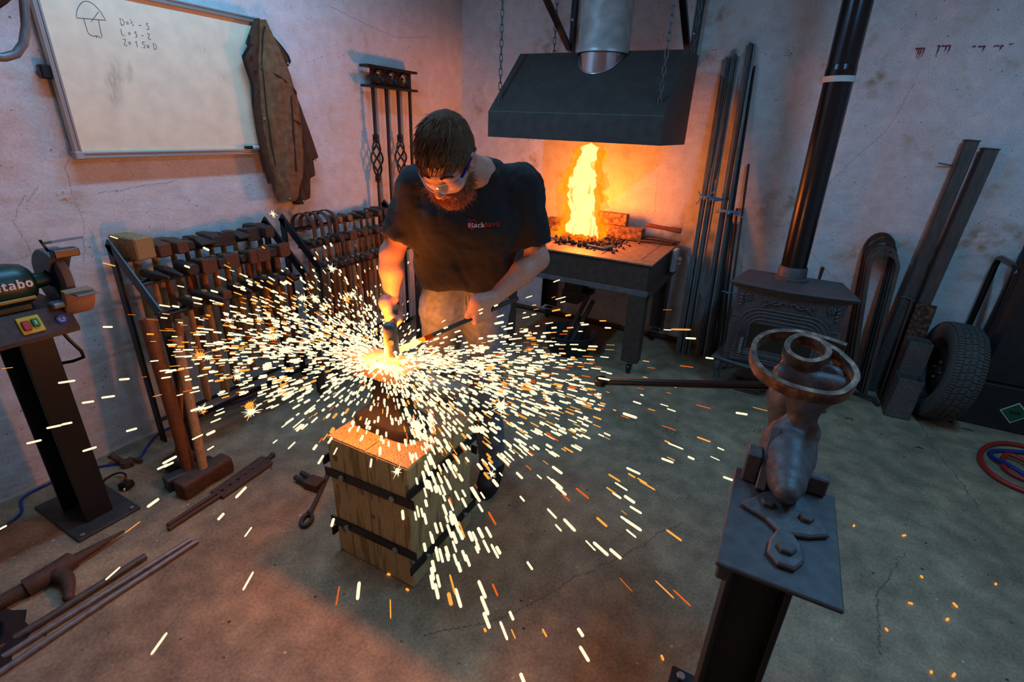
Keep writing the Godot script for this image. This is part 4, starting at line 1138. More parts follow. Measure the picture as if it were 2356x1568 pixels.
# ---------------------------------------------------------------- anvil and its block
func build_anvil() -> void:
	var c := Vector3(-1.085, 0, -1.225)
	var t := thing("anvil_block", "square block of bolted timbers with two steel straps under the anvil", "anvil stand", c)
	for i in 2:
		for j in 2:
			var p := c + Vector3(-0.093 + 0.186 * i, 0.266, -0.098 + 0.196 * j)
			var b := MB.new(); b.bx(p, Vector3(0.1835, 0.532, 0.1935), 0.004)
			var o := part("timber", b, "stump_wood", t)
			b = MB.new(); b.bx(p + Vector3(0, 0.2665, 0), Vector3(0.178, 0.003, 0.188), 0.001); part("end_grain", b, "stump_end", o)
	for q in [[0.385, 0.435], [0.155, 0.10]]:
		for s in [-1, 1]:
			var b := MB.new(); b.box(xf(c + Vector3(0, q[0], s * 0.198), 0, 0, s * 2.5), Vector3(0.415, 0.036, 0.007), 0.001); var st := part("strap", b, "paint_black", t)
			for e in [-1, 1]:
				b = MB.new(); b.hexbolt(xf(c + Vector3(e * 0.118, q[0] + s * e * 0.005, s * 0.2015), 0, 0 if s > 0 else 180, 10 * e), 0.012, 0.011); part("bolt_head", b, "zinc", st)
			b = MB.new(); b.box(xf(c + Vector3(s * 0.192, q[1], 0.0), 0, 0, 0), Vector3(0.007, 0.036, 0.43), 0.001); st = part("strap", b, "paint_black", t)
			for e in [-1, 1]:
				b = MB.new(); b.hexbolt(xf(c + Vector3(s * 0.1955, q[1], e * 0.125), 0, 90 * s, 10), 0.012, 0.011); part("bolt_head", b, "zinc", st)
	# anvil, horn towards the forge side
	var a := Vector3(-1.12, 0.535, -1.215)
	t = thing("anvil", "dark iron anvil under the hammer, half hidden behind flying sparks", "anvil", a)
	var b := MB.new(); var g := []
	for r in [[0.0, 0.135, 0.085], [0.025, 0.135, 0.085], [0.04, 0.125, 0.075], [0.07, 0.085, 0.052], [0.11, 0.066, 0.042], [0.15, 0.07, 0.043], [0.18, 0.10, 0.047], [0.205, 0.14, 0.05]]:
		var row := []
		for j in 24:
			var th := TAU * (j + 0.5) / 24; var k := 0.4
			row.append(a + Vector3(signf(cos(th)) * pow(absf(cos(th)), k) * r[1], r[0], signf(sin(th)) * pow(absf(sin(th)), k) * r[2]))
		g.append(row)
	b.grid(g, true, true, true); part("body", b, "black_steel", t)
	b = MB.new()
	b.bx(a + Vector3(-0.03, 0.233, 0), Vector3(0.32, 0.06, 0.124), 0.005)
	b.bx(a + Vector3(0.15, 0.222, 0), Vector3(0.05, 0.045, 0.098), 0.004)
	part("face", b, "mill_steel", t)
	var h := loft_x([[0.17, 0.036, 0.05], [0.2, 0.036, 0.048], [0.25, 0.03, 0.038], [0.30, 0.021, 0.024], [0.335, 0.011, 0.012], [0.345, 0.004, 0.004]], 2.3, 18)
	b = MB.new()
	for i in h.v.size():
		var u := clampf((h.v[i].x - 0.17) / 0.175, 0, 1); b.v.append(a + h.v[i] + Vector3(0, 0.208 + 0.028 * u, 0)); b.n.append(h.n[i]); b.t.append(Vector2.ZERO)
	part("horn", b, "mill_steel", t)

# ---------------------------------------------------------------- leg vise on its post
func build_vise() -> void:
	var t := thing("vise_post", "black steel post with a square top plate carrying the vise", "vise stand", Vector3(0.12, 0, -1.0))
	var b := MB.new(); b.bx(Vector3(0.13, 0.006, -1.0), Vector3(0.26, 0.012, 0.42), 0.002); part("base_plate", b, "paint_black", t)
	b = MB.new(); b.bx(Vector3(0.066, 0.378, -0.99), Vector3(0.012, 0.732, 0.16), 0.002); b.bx(Vector3(0.12, 0.378, -0.99), Vector3(0.10, 0.732, 0.012), 0.002); b.bx(Vector3(0.174, 0.378, -0.99), Vector3(0.012, 0.732, 0.16), 0.002); part("column", b, "paint_black", t)
	b = MB.new(); b.bx(Vector3(0.148, 0.751, -1.09), Vector3(0.232, 0.012, 0.375), 0.003); part("top_plate", b, "vise_plate", t)
	b = MB.new(); b.bx(Vector3(0.052, 0.728, -0.935), Vector3(0.03, 0.034, 0.06), 0.004); part("packing_block", b, "vise_plate", t)
	b = MB.new(); b.prism(Transform3D(Basis(Vector3.RIGHT, Vector3.UP, Vector3.BACK), Vector3(0.21, 0.69, -1.0)), PackedVector2Array([Vector2(-0.03, 0.055), Vector2(0.045, 0.055), Vector2(-0.03, -0.05)]), 0.01); part("gusset", b, "paint_black", t)
	for p in [Vector3(0.03, 0.012, -1.18), Vector3(0.07, 0.012, -1.16)]:
		b = MB.new(); b.hexbolt(Transform3D(Basis(Vector3.RIGHT, -PI / 2), p), 0.014, 0.014); part("anchor_bolt", b, "zinc", t)
	# the vise
	t = thing("leg_vise", "old grey cast iron leg vise bolted to its post in the foreground", "vise", Vector3(0.145, 0, -1.36))
	var f := Field.new(Vector3(0.0, 0.55, -1.62), Vector3(0.29, 1.08, -1.05), 0.006)
	f.bone(Vector3(0.145, 0.56, -1.37), Vector3(0.145, 0.80, -1.36), 0.026, 0.036, 0.03)
	f.bone(Vector3(0.143, 0.825, -1.38), Vector3(0.143, 0.822, -1.24), 0.058, 0.053, 0.02)
	f.bone(Vector3(0.14, 0.826, -1.325), Vector3(0.14, 0.826, -1.295), 0.067, 0.065, 0.02)
	f.bone(Vector3(0.145, 0.82, -1.23), Vector3(0.145, 0.815, -1.175), 0.045, 0.037, 0.01)
	f.bone(Vector3(0.145, 0.815, -1.195), Vector3(0.145, 0.815, -1.187), 0.044, 0.043, 0.006)
	f.blob(Vector3(0.145, 0.815, -1.147), Vector3(0.029, 0.029, 0.031), Basis(), 0.006)
	f.bone(Vector3(0.135, 0.875, -1.345), Vector3(0.17, 0.875, -1.345), 0.036, 0.036, 0.012)
	f.bone(Vector3(0.155, 0.88, -1.35), Vector3(0.153, 0.99, -1.365), 0.036, 0.031, 0.008)
	for s in [-1, 1]:
		f.bone(Vector3(0.152 + 0.012 * s, 0.945, -1.36), Vector3(0.152 + 0.062 * s, 1.005, -1.365), 0.026, 0.024, 0.02)
	f.bone(Vector3(0.085, 1.018, -1.365), Vector3(0.219, 1.018, -1.365), 0.022, 0.022, 0.02)
	b = MB.new(); f.into(b); part("fixed_jaw", b, "vise_iron", t)
	f = Field.new(Vector3(0.0, 0.15, -1.68), Vector3(0.29, 1.08, -1.38), 0.009)
	f.bone(Vector3(0.145, 0.30, -1.42), Vector3(0.14, 0.80, -1.455), 0.024, 0.034, 0.03)
	f.bone(Vector3(0.14, 0.80, -1.455), Vector3(0.125, 0.90, -1.47), 0.045, 0.058, 0.03)
	f.bone(Vector3(0.13, 0.90, -1.46), Vector3(0.145, 0.99, -1.44), 0.044, 0.034, 0.03)
	f.bone(Vector3(0.10, 1.012, -1.43), Vector3(0.20, 1.012, -1.43), 0.026, 0.026, 0.03)
	f.bone(Vector3(0.115, 0.885, -1.50), Vector3(0.115, 0.885, -1.56), 0.046, 0.05, 0.02)
	b = MB.new(); f.into(b); part("moving_jaw", b, "vise_iron", t)
	b = MB.new(); b.tube(Vector3(0.145, 0.0, -1.375), Vector3(0.145, 0.57, -1.37), 0.02, 0.026, 14); part("leg", b, "vise_iron", t)
	b = MB.new(); b.bx(Vector3(0.066, 0.80, -1.245), Vector3(0.035, 0.085, 0.05), 0.004); part("yoke_end", b, "vise_iron", t)
	b = MB.new(); b.bar(Vector3(0.095, 0.757, -1.20), Vector3(0.10, 0.88, -1.31), 0.022, 0.05, Vector3.RIGHT); part("wedge", b, "vise_iron", t)
	b = MB.new(); b.bx(Vector3(0.215, 0.785, -1.265), Vector3(0.05, 0.05, 0.03), 0.004); part("yoke_end", b, "vise_iron", t)
	var h := part("handle_bar", bar_with_ball(Vector3(-0.432, 0.783, -1.5), Vector3(0.20, 0.945, -1.5)), "satin_black", t)
	h.set_meta("label", "long black round handle bar with ball end")
	b = MB.new()
	var fish := PackedVector2Array()
	for p in [[0.06, -1.111], [0.082, -1.148], [0.129, -1.228], [0.146, -1.25], [0.17, -1.236], [0.191, -1.21], [0.223, -1.155], [0.243, -1.098], [0.205, -1.072], [0.172, -1.06], [0.187, -1.035], [0.194, -0.987], [0.176, -0.953], [0.144, -0.951], [0.123, -0.978], [0.126, -1.016], [0.139, -1.06], [0.115, -1.085], [0.085, -1.098]]: fish.append(Vector2(p[0], -p[1]))
	b.prism(Transform3D(Basis(Vector3.RIGHT, Vector3.FORWARD, Vector3.UP), Vector3(0, 0.7645, 0)), fish, 0.014, 0.004)
	var br := part("mounting_bracket", b, "vise_iron", t)
	for p in [Vector3(0.114, 0.77, -1.135), Vector3(0.196, 0.77, -1.125), Vector3(0.158, 0.77, -1.0)]:
		b = MB.new(); b.hexbolt(Transform3D(Basis(Vector3.RIGHT, -PI / 2), p), 0.016 if p.z < -1.05 else 0.02, 0.013); part("bolt_head", b, "vise_plate", br)
	# the scroll gripped in the jaws
	var raw := [[0.213, 1.091, -1.445], [0.166, 1.095, -1.456], [0.114, 1.097, -1.464], [0.052, 1.095, -1.458], [0.014, 1.083, -1.423], [0.004, 1.065, -1.37], [0.027, 1.044, -1.311], [0.083, 1.031, -1.275], [0.149, 1.028, -1.267], [0.202, 1.033, -1.28], [0.234, 1.051, -1.331], [0.231, 1.066, -1.375], [0.204, 1.08, -1.413], [0.172, 1.087, -1.436], [0.138, 1.094, -1.454], [0.103, 1.094, -1.453], [0.08, 1.083, -1.422], [0.083, 1.07, -1.387], [0.109, 1.063, -1.366], [0.14, 1.063, -1.367], [0.167, 1.072, -1.392], [0.172, 1.083, -1.422], [0.156, 1.09, -1.443]]
	var cv := Curve3D.new()
	for i in raw.size():
		var p := Vector3(raw[i][0], raw[i][1], raw[i][2]); var q: Array = raw[mini(i + 1, raw.size() - 1)]; var o: Array = raw[maxi(i - 1, 0)]
		var d := Vector3(q[0] - o[0], q[1] - o[1], q[2] - o[2]) / 6.0
		if i < 3: p += Vector3(0, 0.0, -0.016)
		if i > 12: p += Vector3(0, 0.006, 0.012)
		cv.add_point(p, -d, d)
	cv.bake_interval = 0.006
	b = MB.new(); b.strip(cv.get_baked_points(), 0.034, 0.013, Vector3(0, 1, 0.35).normalized())
	for i in b.v.size(): b.v[i] -= Vector3(0, 0.013, 0)
	solo("iron_scroll", b, "scroll_steel", "rusty brown flat bar bent into a spiral scroll gripped in the vise", "scroll", Vector3(0.12, 1.03, -1.36))

func bar_with_ball(a: Vector3, e: Vector3) -> MB:
	var b := MB.new(); b.tube(a, e, 0.0125, 0.0125, 20)
	var d := (e - a).normalized(); var x := Transform3D(Basis(d.cross(Vector3.BACK).normalized(), d, Vector3.BACK), a)
	b.lathe(x, PackedVector2Array([Vector2(0.001, -0.02), Vector2(0.012, -0.019), Vector2(0.021, -0.01), Vector2(0.023, 0.002), Vector2(0.020, 0.015), Vector2(0.0125, 0.021), Vector2(0.0125, 0.03)]), 20)
	return b

# ---------------------------------------------------------------- bench grinder on its pedestal
func text_mesh(s: String, height: float, depth: float, font_name := "Droid Sans", bold := 400) -> ArrayMesh:
	var f := SystemFont.new(); f.font_names = PackedStringArray([font_name]); f.font_weight = bold
	var tm := TextMesh.new(); tm.text = s; tm.font = f; tm.font_size = 48; tm.pixel_size = height / 48.0; tm.depth = depth
	var am := ArrayMesh.new()
	for i in tm.get_surface_count(): am.add_surface_from_arrays(Mesh.PRIMITIVE_TRIANGLES, tm.surface_get_arrays(i))
	return am

func build_grinder() -> void:
	var t := thing("bench_grinder", "green bench grinder on a tall black pedestal bolted to the floor", "grinder", Vector3(-2.33, 0, -0.65))
	var b := MB.new(); b.bx(Vector3(-2.345, 0.006, -0.645), Vector3(0.37, 0.012, 0.225), 0.002); var o := part("floor_plate", b, "black_steel", t)
	for p in [Vector3(-2.18, 0.012, -0.555), Vector3(-2.18, 0.012, -0.735), Vector3(-2.5, 0.012, -0.735)]:
		b = MB.new(); b.hexbolt(Transform3D(Basis(Vector3.RIGHT, -PI / 2), p), 0.009, 0.006); part("bolt", b, "zinc", o)
	b = MB.new(); b.bx(Vector3(-2.246, 0.42, -0.645), Vector3(0.012, 0.816, 0.095), 0.002); b.bx(Vector3(-2.32, 0.42, -0.645), Vector3(0.15, 0.816, 0.01), 0.002); b.bx(Vector3(-2.395, 0.42, -0.645), Vector3(0.012, 0.816, 0.13), 0.002); part("pedestal", b, "paint_black", t)
	b = MB.new(); b.prism(Transform3D(Basis(Vector3.RIGHT, Vector3.UP, Vector3.BACK), Vector3(0, 0, -0.60)), PackedVector2Array([Vector2(-2.44, 0.83), Vector2(-2.17, 0.83), Vector2(-2.17, 0.845), Vector2(-2.215, 0.925), Vector2(-2.44, 0.925)]), 0.31, 0.004); part("switch_housing", b, "panel_brown", t)
	var face := Transform3D(Basis(Vector3(0, 0, -1), Vector3(-0.49, 0.872, 0).normalized(), Vector3(0.872, 0.49, 0).normalized()), Vector3(-2.19, 0.886, -0.63))
	b = MB.new(); b.box(face, Vector3(0.062, 0.06, 0.008), 0.002); o = part("switch_plate", b, "switch_yellow", t, "yellow switch surround")
	b = MB.new(); b.box(face * xf(Vector3(-0.013, -0.002, 0.007)), Vector3(0.022, 0.034, 0.01), 0.003); part("stop_button", b, "switch_red", o, "red stop button")
	b = MB.new(); b.box(face * xf(Vector3(0.013, 0.002, 0.007)), Vector3(0.02, 0.03, 0.01), 0.003); part("start_button", b, "switch_green", o, "green start button")
	b = MB.new(); b.box(face * xf(Vector3(0.013, 0.002, 0.0125)), Vector3(0.003, 0.014, 0.001), 0.0003); part("start_mark", b, "print_white", o)
	b = MB.new(); b.box(face * xf(Vector3(0.072, -0.012, 0.0)), Vector3(0.001, 0.001, 0.001), 0.0002); b.lathe(face * Transform3D(Basis(Vector3.RIGHT, PI / 2), Vector3(0.085, -0.006, 0.0)), PackedVector2Array([Vector2(0.001, 0.004), Vector2(0.015, 0.004), Vector2(0.016, 0.0)]), 20); o = part("round_badge", b, "badge_blue", t, "round blue safety badge")
	b = MB.new()
	for s in [-1, 1]: b.lathe(face * Transform3D(Basis(Vector3.RIGHT, PI / 2), Vector3(0.085 + 0.006 * s, -0.005, 0.0)), PackedVector2Array([Vector2(0.0022, 0.005), Vector2(0.004, 0.005), Vector2(0.004, 0.004)]), 12)
	b.box(face * xf(Vector3(0.085, -0.013, 0.0045)), Vector3(0.015, 0.002, 0.001), 0.0003)
	part("badge_mark", b, "print_white", o)
	# motor, axis along z
	var ax := func(z: float) -> Transform3D: return Transform3D(Basis(Vector3.RIGHT, Vector3(0, 0, -1), Vector3.UP), Vector3(-2.29, 1.005, z))
	b = MB.new(); b.lathe(ax.call(-0.40), PackedVector2Array([Vector2(0.001, 0), Vector2(0.06, 0), Vector2(0.072, 0.01), Vector2(0.074, 0.25), Vector2(0.066, 0.285), Vector2(0.05, 0.30), Vector2(0.03, 0.305), Vector2(0.02, 0.36), Vector2(0.001, 0.36)]), 36); b.bx(Vector3(-2.29, 0.935, -0.55), Vector3(0.11, 0.03, 0.24), 0.006); var mo := part("motor", b, "grinder_green", t, "dark green motor housing")
	b = MB.new(); b.bx(Vector3(-2.221, 0.968, -0.56), Vector3(0.012, 0.012, 0.24), 0.003); part("trim_strip", b, "grinder_trim", mo, "yellow trim line")
	var tx := part_mesh("lettering", text_mesh("metabo", 0.038, 0.004, "Droid Sans", 700), "print_white", mo)
	tx.rotation_degrees = Vector3(0, 90, 0); tx.rotation_degrees.z = 0
	tx.position = Vector3(-2.2165, 1.02, -0.612) - Vector3(-2.33, 0, -0.65)
	# wheel, guard, rests and shield
	b = MB.new(); b.lathe(ax.call(-0.765), PackedVector2Array([Vector2(0.001, -0.002), Vector2(0.087, 0), Vector2(0.088, 0.002), Vector2(0.088, 0.024), Vector2(0.087, 0.026), Vector2(0.001, 0.026)]), 36); o = part("grinding_wheel", b, "wheel_stone", t)
	b = MB.new(); b.lathe(ax.call(-0.765), PackedVector2Array([Vector2(0.001, -0.004), Vector2(0.045, -0.004), Vector2(0.045, 0.03), Vector2(0.001, 0.03)]), 24); part("wheel_label", b, "wheel_blue", o)
	b = MB.new(); var g := []
	for i in 29:                                     # guard wraps the wheel from above round the back to below
		var a := deg_to_rad(50.0 + 245.0 * i / 28.0); var d := Vector3(cos(a), sin(a), 0); var c := Vector3(-2.29, 1.005, -0.78)
		g.append([c + d * 0.03 + Vector3(0, 0, 0.03), c + d * 0.1 + Vector3(0, 0, 0.032), c + d * 0.106 + Vector3(0, 0, 0.026), c + d * 0.106 + Vector3(0, 0, -0.026), c + d * 0.1 + Vector3(0, 0, -0.032), c + d * 0.03 + Vector3(0, 0, -0.03), c + d * 0.03 + Vector3(0, 0, -0.026), c + d * 0.096 + Vector3(0, 0, -0.026), c + d * 0.099 + Vector3(0, 0, 0), c + d * 0.096 + Vector3(0, 0, 0.026), c + d * 0.03 + Vector3(0, 0, 0.026)])
	b.grid(g, true, true, true); part("wheel_guard", b, "alloy", t)
	b = MB.new(); b.bx(Vector3(-2.16, 0.965, -0.79), Vector3(0.075, 0.006, 0.065), 0.002); b.bar(Vector3(-2.19, 0.96, -0.80), Vector3(-2.25, 0.92, -0.82), 0.02, 0.006); part("tool_rest", b, "alloy", t)
	b = MB.new(); var cup := []
	for i in 9:
		var a := deg_to_rad(-75.0 + 70.0 * i / 8.0); var d := Vector3(cos(a), sin(a), 0); var c := Vector3(-2.27, 0.985, -0.78)
		cup.append([c + d * 0.075 + Vector3(0, 0, 0.04), c + d * 0.118 + Vector3(0, 0, 0.042), c + d * 0.118 + Vector3(0, 0, -0.042), c + d * 0.075 + Vector3(0, 0, -0.04)])
	b.grid(cup, true, true, true); part("spark_catcher", b, "cone_pink", t)
	b = MB.new(); b.bx(Vector3(-2.205, 1.105, -0.79), Vector3(0.04, 0.028, 0.075), 0.003); b.bar(Vector3(-2.23, 1.11, -0.755), Vector3(-2.225, 1.155, -0.74), 0.008, 0.008); b.bar(Vector3(-2.21, 1.145, -0.74), Vector3(-2.19, 1.152, -0.85), 0.014, 0.006); part("shield_bracket", b, "plastic_black", t)
	b = MB.new(); b.box(xf(Vector3(-2.195, 1.17, -0.815), 0, 0, 35), Vector3(0.003, 0.055, 0.12), 0.001)
	var lens := part("spark_shield", b, "lens_clear", t, "clear plastic spark shield")
	b = MB.new(); b.path(PackedVector3Array([Vector3(-2.25, 0.83, -0.72), Vector3(-2.24, 0.78, -0.735), Vector3(-2.23, 0.73, -0.755), Vector3(-2.24, 0.70, -0.76), Vector3(-2.27, 0.685, -0.735), Vector3(-2.30, 0.68, -0.70)]), 0.006, 8); part("cable", b, "plastic_black", t)
	b = MB.new(); b.bx(Vector3(-2.20, 0.932, -0.72), Vector3(0.05, 0.02, 0.04), 0.005); part("clamp", b, "alloy", t)

# ---------------------------------------------------------------- whiteboard
func strokes(s: String, at: Vector2, h: float) -> Array:   # polylines (along the board, up) for handwritten characters
	var font := {
		"D": [[[0.05, 0], [0.05, 1], [0.45, 0.85], [0.6, 0.5], [0.4, 0.12], [0.02, 0]]], "=": [[[0.1, 0.35], [0.5, 0.37]], [[0.1, 0.6], [0.5, 0.62]]], "1": [[[0.1, 0.75], [0.3, 1], [0.28, 0]]], "/": [[[0.0, 0.0], [0.5, 0.9]]],
		"2": [[[0.05, 0.8], [0.3, 1], [0.5, 0.75], [0.1, 0.05], [0.55, 0.0]]], "-": [[[0.1, 0.45], [0.45, 0.47]]], "S": [[[0.5, 0.9], [0.25, 1], [0.1, 0.75], [0.45, 0.45], [0.4, 0.1], [0.05, 0.05]]], "L": [[[0.1, 1], [0.08, 0.05], [0.5, 0.0]]],
		"Z": [[[0.05, 0.95], [0.5, 1], [0.08, 0.05], [0.55, 0.0]]], "5": [[[0.5, 1], [0.15, 0.97], [0.1, 0.6], [0.45, 0.5], [0.4, 0.05], [0.05, 0.05]]], ".": [[[0.2, 0.05], [0.27, 0.05]]], "x": [[[0.05, 0.6], [0.45, 0.1]], [[0.45, 0.6], [0.05, 0.1]]], "h": [[[0.1, 0.95], [0.2, 1.1]], [[0.05, 0.5], [0.4, 0.85]], [[0.3, 0.5], [0.45, 0.4], [0.3, 0.2]]]}
	var out := []; var x := at.x
	for ch in s:
		if font.has(ch):
			for line in font[ch]:
				var p := []
				for q in line: p.append(Vector2(x + q[0] * h, at.y + q[1] * h))
				out.append(p)
		x += h * (0.45 if ch == " " or ch == "." else 0.75)
	return out

func build_whiteboard() -> void:
	var x := -2.672; var zl := -1.10; var zr := -2.045; var y0 := 1.392; var y1 := 2.03
	var t := thing("whiteboard", "white writing board in a metal frame with handwritten formulas and a sketch", "whiteboard", Vector3(x, y0, (zl + zr) / 2))
	var W := 700; var H := int(700 * (y1 - y0) / (zl - zr)); var im := Image.create(W, H, false, Image.FORMAT_RGB8)
	var n1 := noise(41, 0.012, 4); var n2 := noise(42, 0.05, 4)
	for y in H:
		for xx in W:
			var k := 0.97 + 0.05 * n1.get_noise_2d(xx, y)
			var sm := 0.0
			for q in [[150, 260, 34.0, 90.0, 0.30], [205, 225, 14.0, 45.0, 0.22], [470, 130, 50.0, 25.0, 0.12], [540, 210, 45.0, 35.0, 0.10]]:
				var d := Vector2((xx - q[0] - (y - q[1]) * -0.2) / q[2], (y - q[1]) / q[3]).length()
				sm = maxf(sm, q[4] * clampf(1.0 - d, 0, 1) * (0.6 + 0.8 * n2.get_noise_2d(xx * 2.0, y * 0.5)))
			k -= sm * 0.8
			im.set_pixel(xx, y, Color(0.95 * k, 0.89 * k, 0.75 * k))
	mats["board_white"].albedo_color = Color.WHITE
	mats["board_white"].albedo_texture = ImageTexture.create_from_image(im)
	var b := MB.new()
	b.uvquad(Vector3(x + 0.012, y0, zl), Vector3(x + 0.012, y0, zr), Vector3(x + 0.012, y1, zr), Vector3(x + 0.012, y1, zl), Vector3.RIGHT)
	b.bx(Vector3(x, (y0 + y1) / 2, (zl + zr) / 2), Vector3(0.022, y1 - y0, zl - zr), 0.001)
	part("panel", b, "board_white", t)
	for f in [[Vector3(x + 0.006, y0, zl), Vector3(x + 0.006, y0, zr), "bottom"], [Vector3(x + 0.006, y1, zl), Vector3(x + 0.006, y1, zr), "top"], [Vector3(x + 0.006, y0, zl), Vector3(x + 0.006, y1, zl), "side"], [Vector3(x + 0.006, y0, zr), Vector3(x + 0.006, y1, zr), "side"]]:
		b = MB.new(); var vert: bool = f[2] == "side"
		var c: Vector3 = (f[0] + f[1]) / 2; var len: float = f[0].distance_to(f[1]) - 0.03
		for k in [-1, 0, 1]: b.bx(c + (Vector3(0, 0, 0.0085 * k) if vert else Vector3(0, 0.0085 * k, 0)) + Vector3(0.004 if k == 0 else 0.007, 0, 0), Vector3(0.028, len if vert else 0.0083, 0.0083 if vert else len), 0.0015)
		part("frame_" + f[2], b, "board_frame", t)
	for c in [Vector3(x + 0.01, y0, zl), Vector3(x + 0.01, y0, zr), Vector3(x + 0.01, y1, zl), Vector3(x + 0.01, y1, zr)]:
		b = MB.new(); b.bx(c, Vector3(0.04, 0.034, 0.034), 0.005); part("corner_cap", b, "corner_grey", t)
	b = MB.new(); b.bx(Vector3(x + 0.0, 1.70, zl + 0.028), Vector3(0.035, 0.05, 0.035), 0.005); part("wall_clip", b, "plastic_black", t)
	var ink := MB.new(); var lines := []
	lines += strokes("D=h - S", Vector2(1.385, 1.905), 0.026); lines += strokes("L = S - Z", Vector2(1.378, 1.868), 0.022); lines += strokes("Z= 1.5x D", Vector2(1.378, 1.83), 0.024)
	var dome := []
	for k in 13: dome.append(Vector2(1.225 + 0.103 * k / 12.0, 1.908 + 0.01 * k / 12.0 + 0.058 * pow(sin(PI * clampf(k / 12.0, 0, 1)), 0.7)))
	lines += [dome, [Vector2(1.225, 1.905), Vector2(1.332, 1.914)], [Vector2(1.25, 1.906), Vector2(1.252, 1.862), Vector2(1.257, 1.852), Vector2(1.27, 1.848), Vector2(1.282, 1.852), Vector2(1.296, 1.845)], [Vector2(1.303, 1.91), Vector2(1.30, 1.848)], [Vector2(1.275, 1.90), Vector2(1.31, 1.94)], [Vector2(1.28, 1.852), Vector2(1.279, 1.843)]]
	for l in lines:
		var p3 := PackedVector3Array()
		for q in l: p3.append(Vector3(x + 0.0125, q.y, -q.x))
		ink.path(p3, 0.0012, 5)
	part("handwriting", ink, "marker_ink", t, "faint grey pen writing and a mushroom shaped rivet sketch")
	b = MB.new(); b.tube(Vector3(x + 0.034, y0 + 0.022, -1.90), Vector3(x + 0.034, y0 + 0.022, -1.985), 0.008, 0.008, 14); var m := thing("marker_pen", "white marker pen with black cap lying on the whiteboard's lower frame", "pen", Vector3(x + 0.034, y0 + 0.014, -1.94)); part("barrel", b, "plastic_white", m)
	b = MB.new(); b.tube(Vector3(x + 0.034, y0 + 0.022, -1.855), Vector3(x + 0.034, y0 + 0.022, -1.90), 0.0075, 0.0088, 14); part("cap", b, "plastic_black", m)
	b = MB.new()
	for i in 5: b.bx(Vector3(x + 0.042, y0 + 0.024, -1.91 - 0.009 * i), Vector3(0.001, 0.006, 0.004 if i % 2 else 0.006), 0.0003)
	part("print", b, "marker_ink", m)
	# bent steel tube hanging on the wall above the grinder
	b = MB.new(); var pts := PackedVector3Array([Vector3(-2.50, 2.15, -1.02), Vector3(-2.50, 1.914, -1.004), Vector3(-2.50, 1.833, -0.988), Vector3(-2.5, 1.775, -0.965), Vector3(-2.5, 1.74, -0.935), Vector3(-2.5, 1.726, -0.90), Vector3(-2.5, 1.722, -0.86), Vector3(-2.5, 1.722, -0.6), Vector3(-2.5, 1.735, -0.56), Vector3(-2.5, 1.77, -0.535), Vector3(-2.5, 2.15, -0.52)])
	b.path(pts, 0.014, 12)
	t = thing("bent_tube_frame", "blurred grey bent steel tube frame at the wall above the grinder", "tube frame", Vector3(-2.5, 1.72, -0.8)); part("tube", b, "mill_steel", t)
	b = MB.new(); b.bx(Vector3(-2.6, 2.1, -0.77), Vector3(0.19, 0.03, 0.56), 0.004); part("wall_arm", b, "paint_black", t)
	b = MB.new(); b.path(PackedVector3Array([Vector3(-2.46, 1.95, -0.98), Vector3(-2.47, 1.90, -0.93), Vector3(-2.47, 1.86, -0.88), Vector3(-2.48, 1.84, -0.80), Vector3(-2.48, 1.86, -0.7)]), 0.017, 10); solo("hanging_hose", b, "plastic_black", "black hose looped over the bent tube frame above the grinder", "hose", Vector3(-2.47, 1.84, -0.8))

# ---------------------------------------------------------------- leather jacket
func cloth(rows: Array, x: float, puff: float, fold: float, seed_: float, thick := 0.012) -> MB:   # rows [height, near edge z, far edge z]
	var b := MB.new(); var g := []; var n := noise(int(seed_) + 100, 9.0, 3); var cols := 22; var R := 46
	for i in R + 1:
		var u := float(i) / R * (rows.size() - 1); var k := mini(int(u), rows.size() - 2); var f := u - k
		var y := lerpf(rows[k][0], rows[k + 1][0], f); var a := lerpf(rows[k][1], rows[k + 1][1], f); var e := lerpf(rows[k][2], rows[k + 1][2], f)
		var ring := []
		for j in cols + 1:
			var s := float(j) / cols; var z := lerpf(a, e, s)
			var w := absf(e - a); var edge := minf(1.0, minf(s, 1.0 - s) * w / 0.02)
			ring.append(Vector3(x + puff * pow(maxf(sin(PI * s), 0.0), 0.6) + fold * edge * (n.get_noise_2d(z * 1.6 + seed_, y * 0.35) + 0.4 * n.get_noise_2d(z * 4.0, y * 1.1 + seed_)), y, z))
		for j in range(cols, -1, -1):
			var z := lerpf(a, e, float(j) / cols)
			ring.append(Vector3(x - thick, y, z))
		g.append(ring)
	b.grid(g, true, true)
	return b

const FRONT := [[2.03, -2.03, -2.05], [1.96, -2.02, -2.10], [1.83, -1.985, -2.17], [1.68, -1.965, -2.222], [1.52, -1.953, -2.228], [1.40, -1.96, -2.215], [1.24, -1.98, -2.185], [1.135, -1.997, -2.13], [1.118, -2.0, -2.10]]

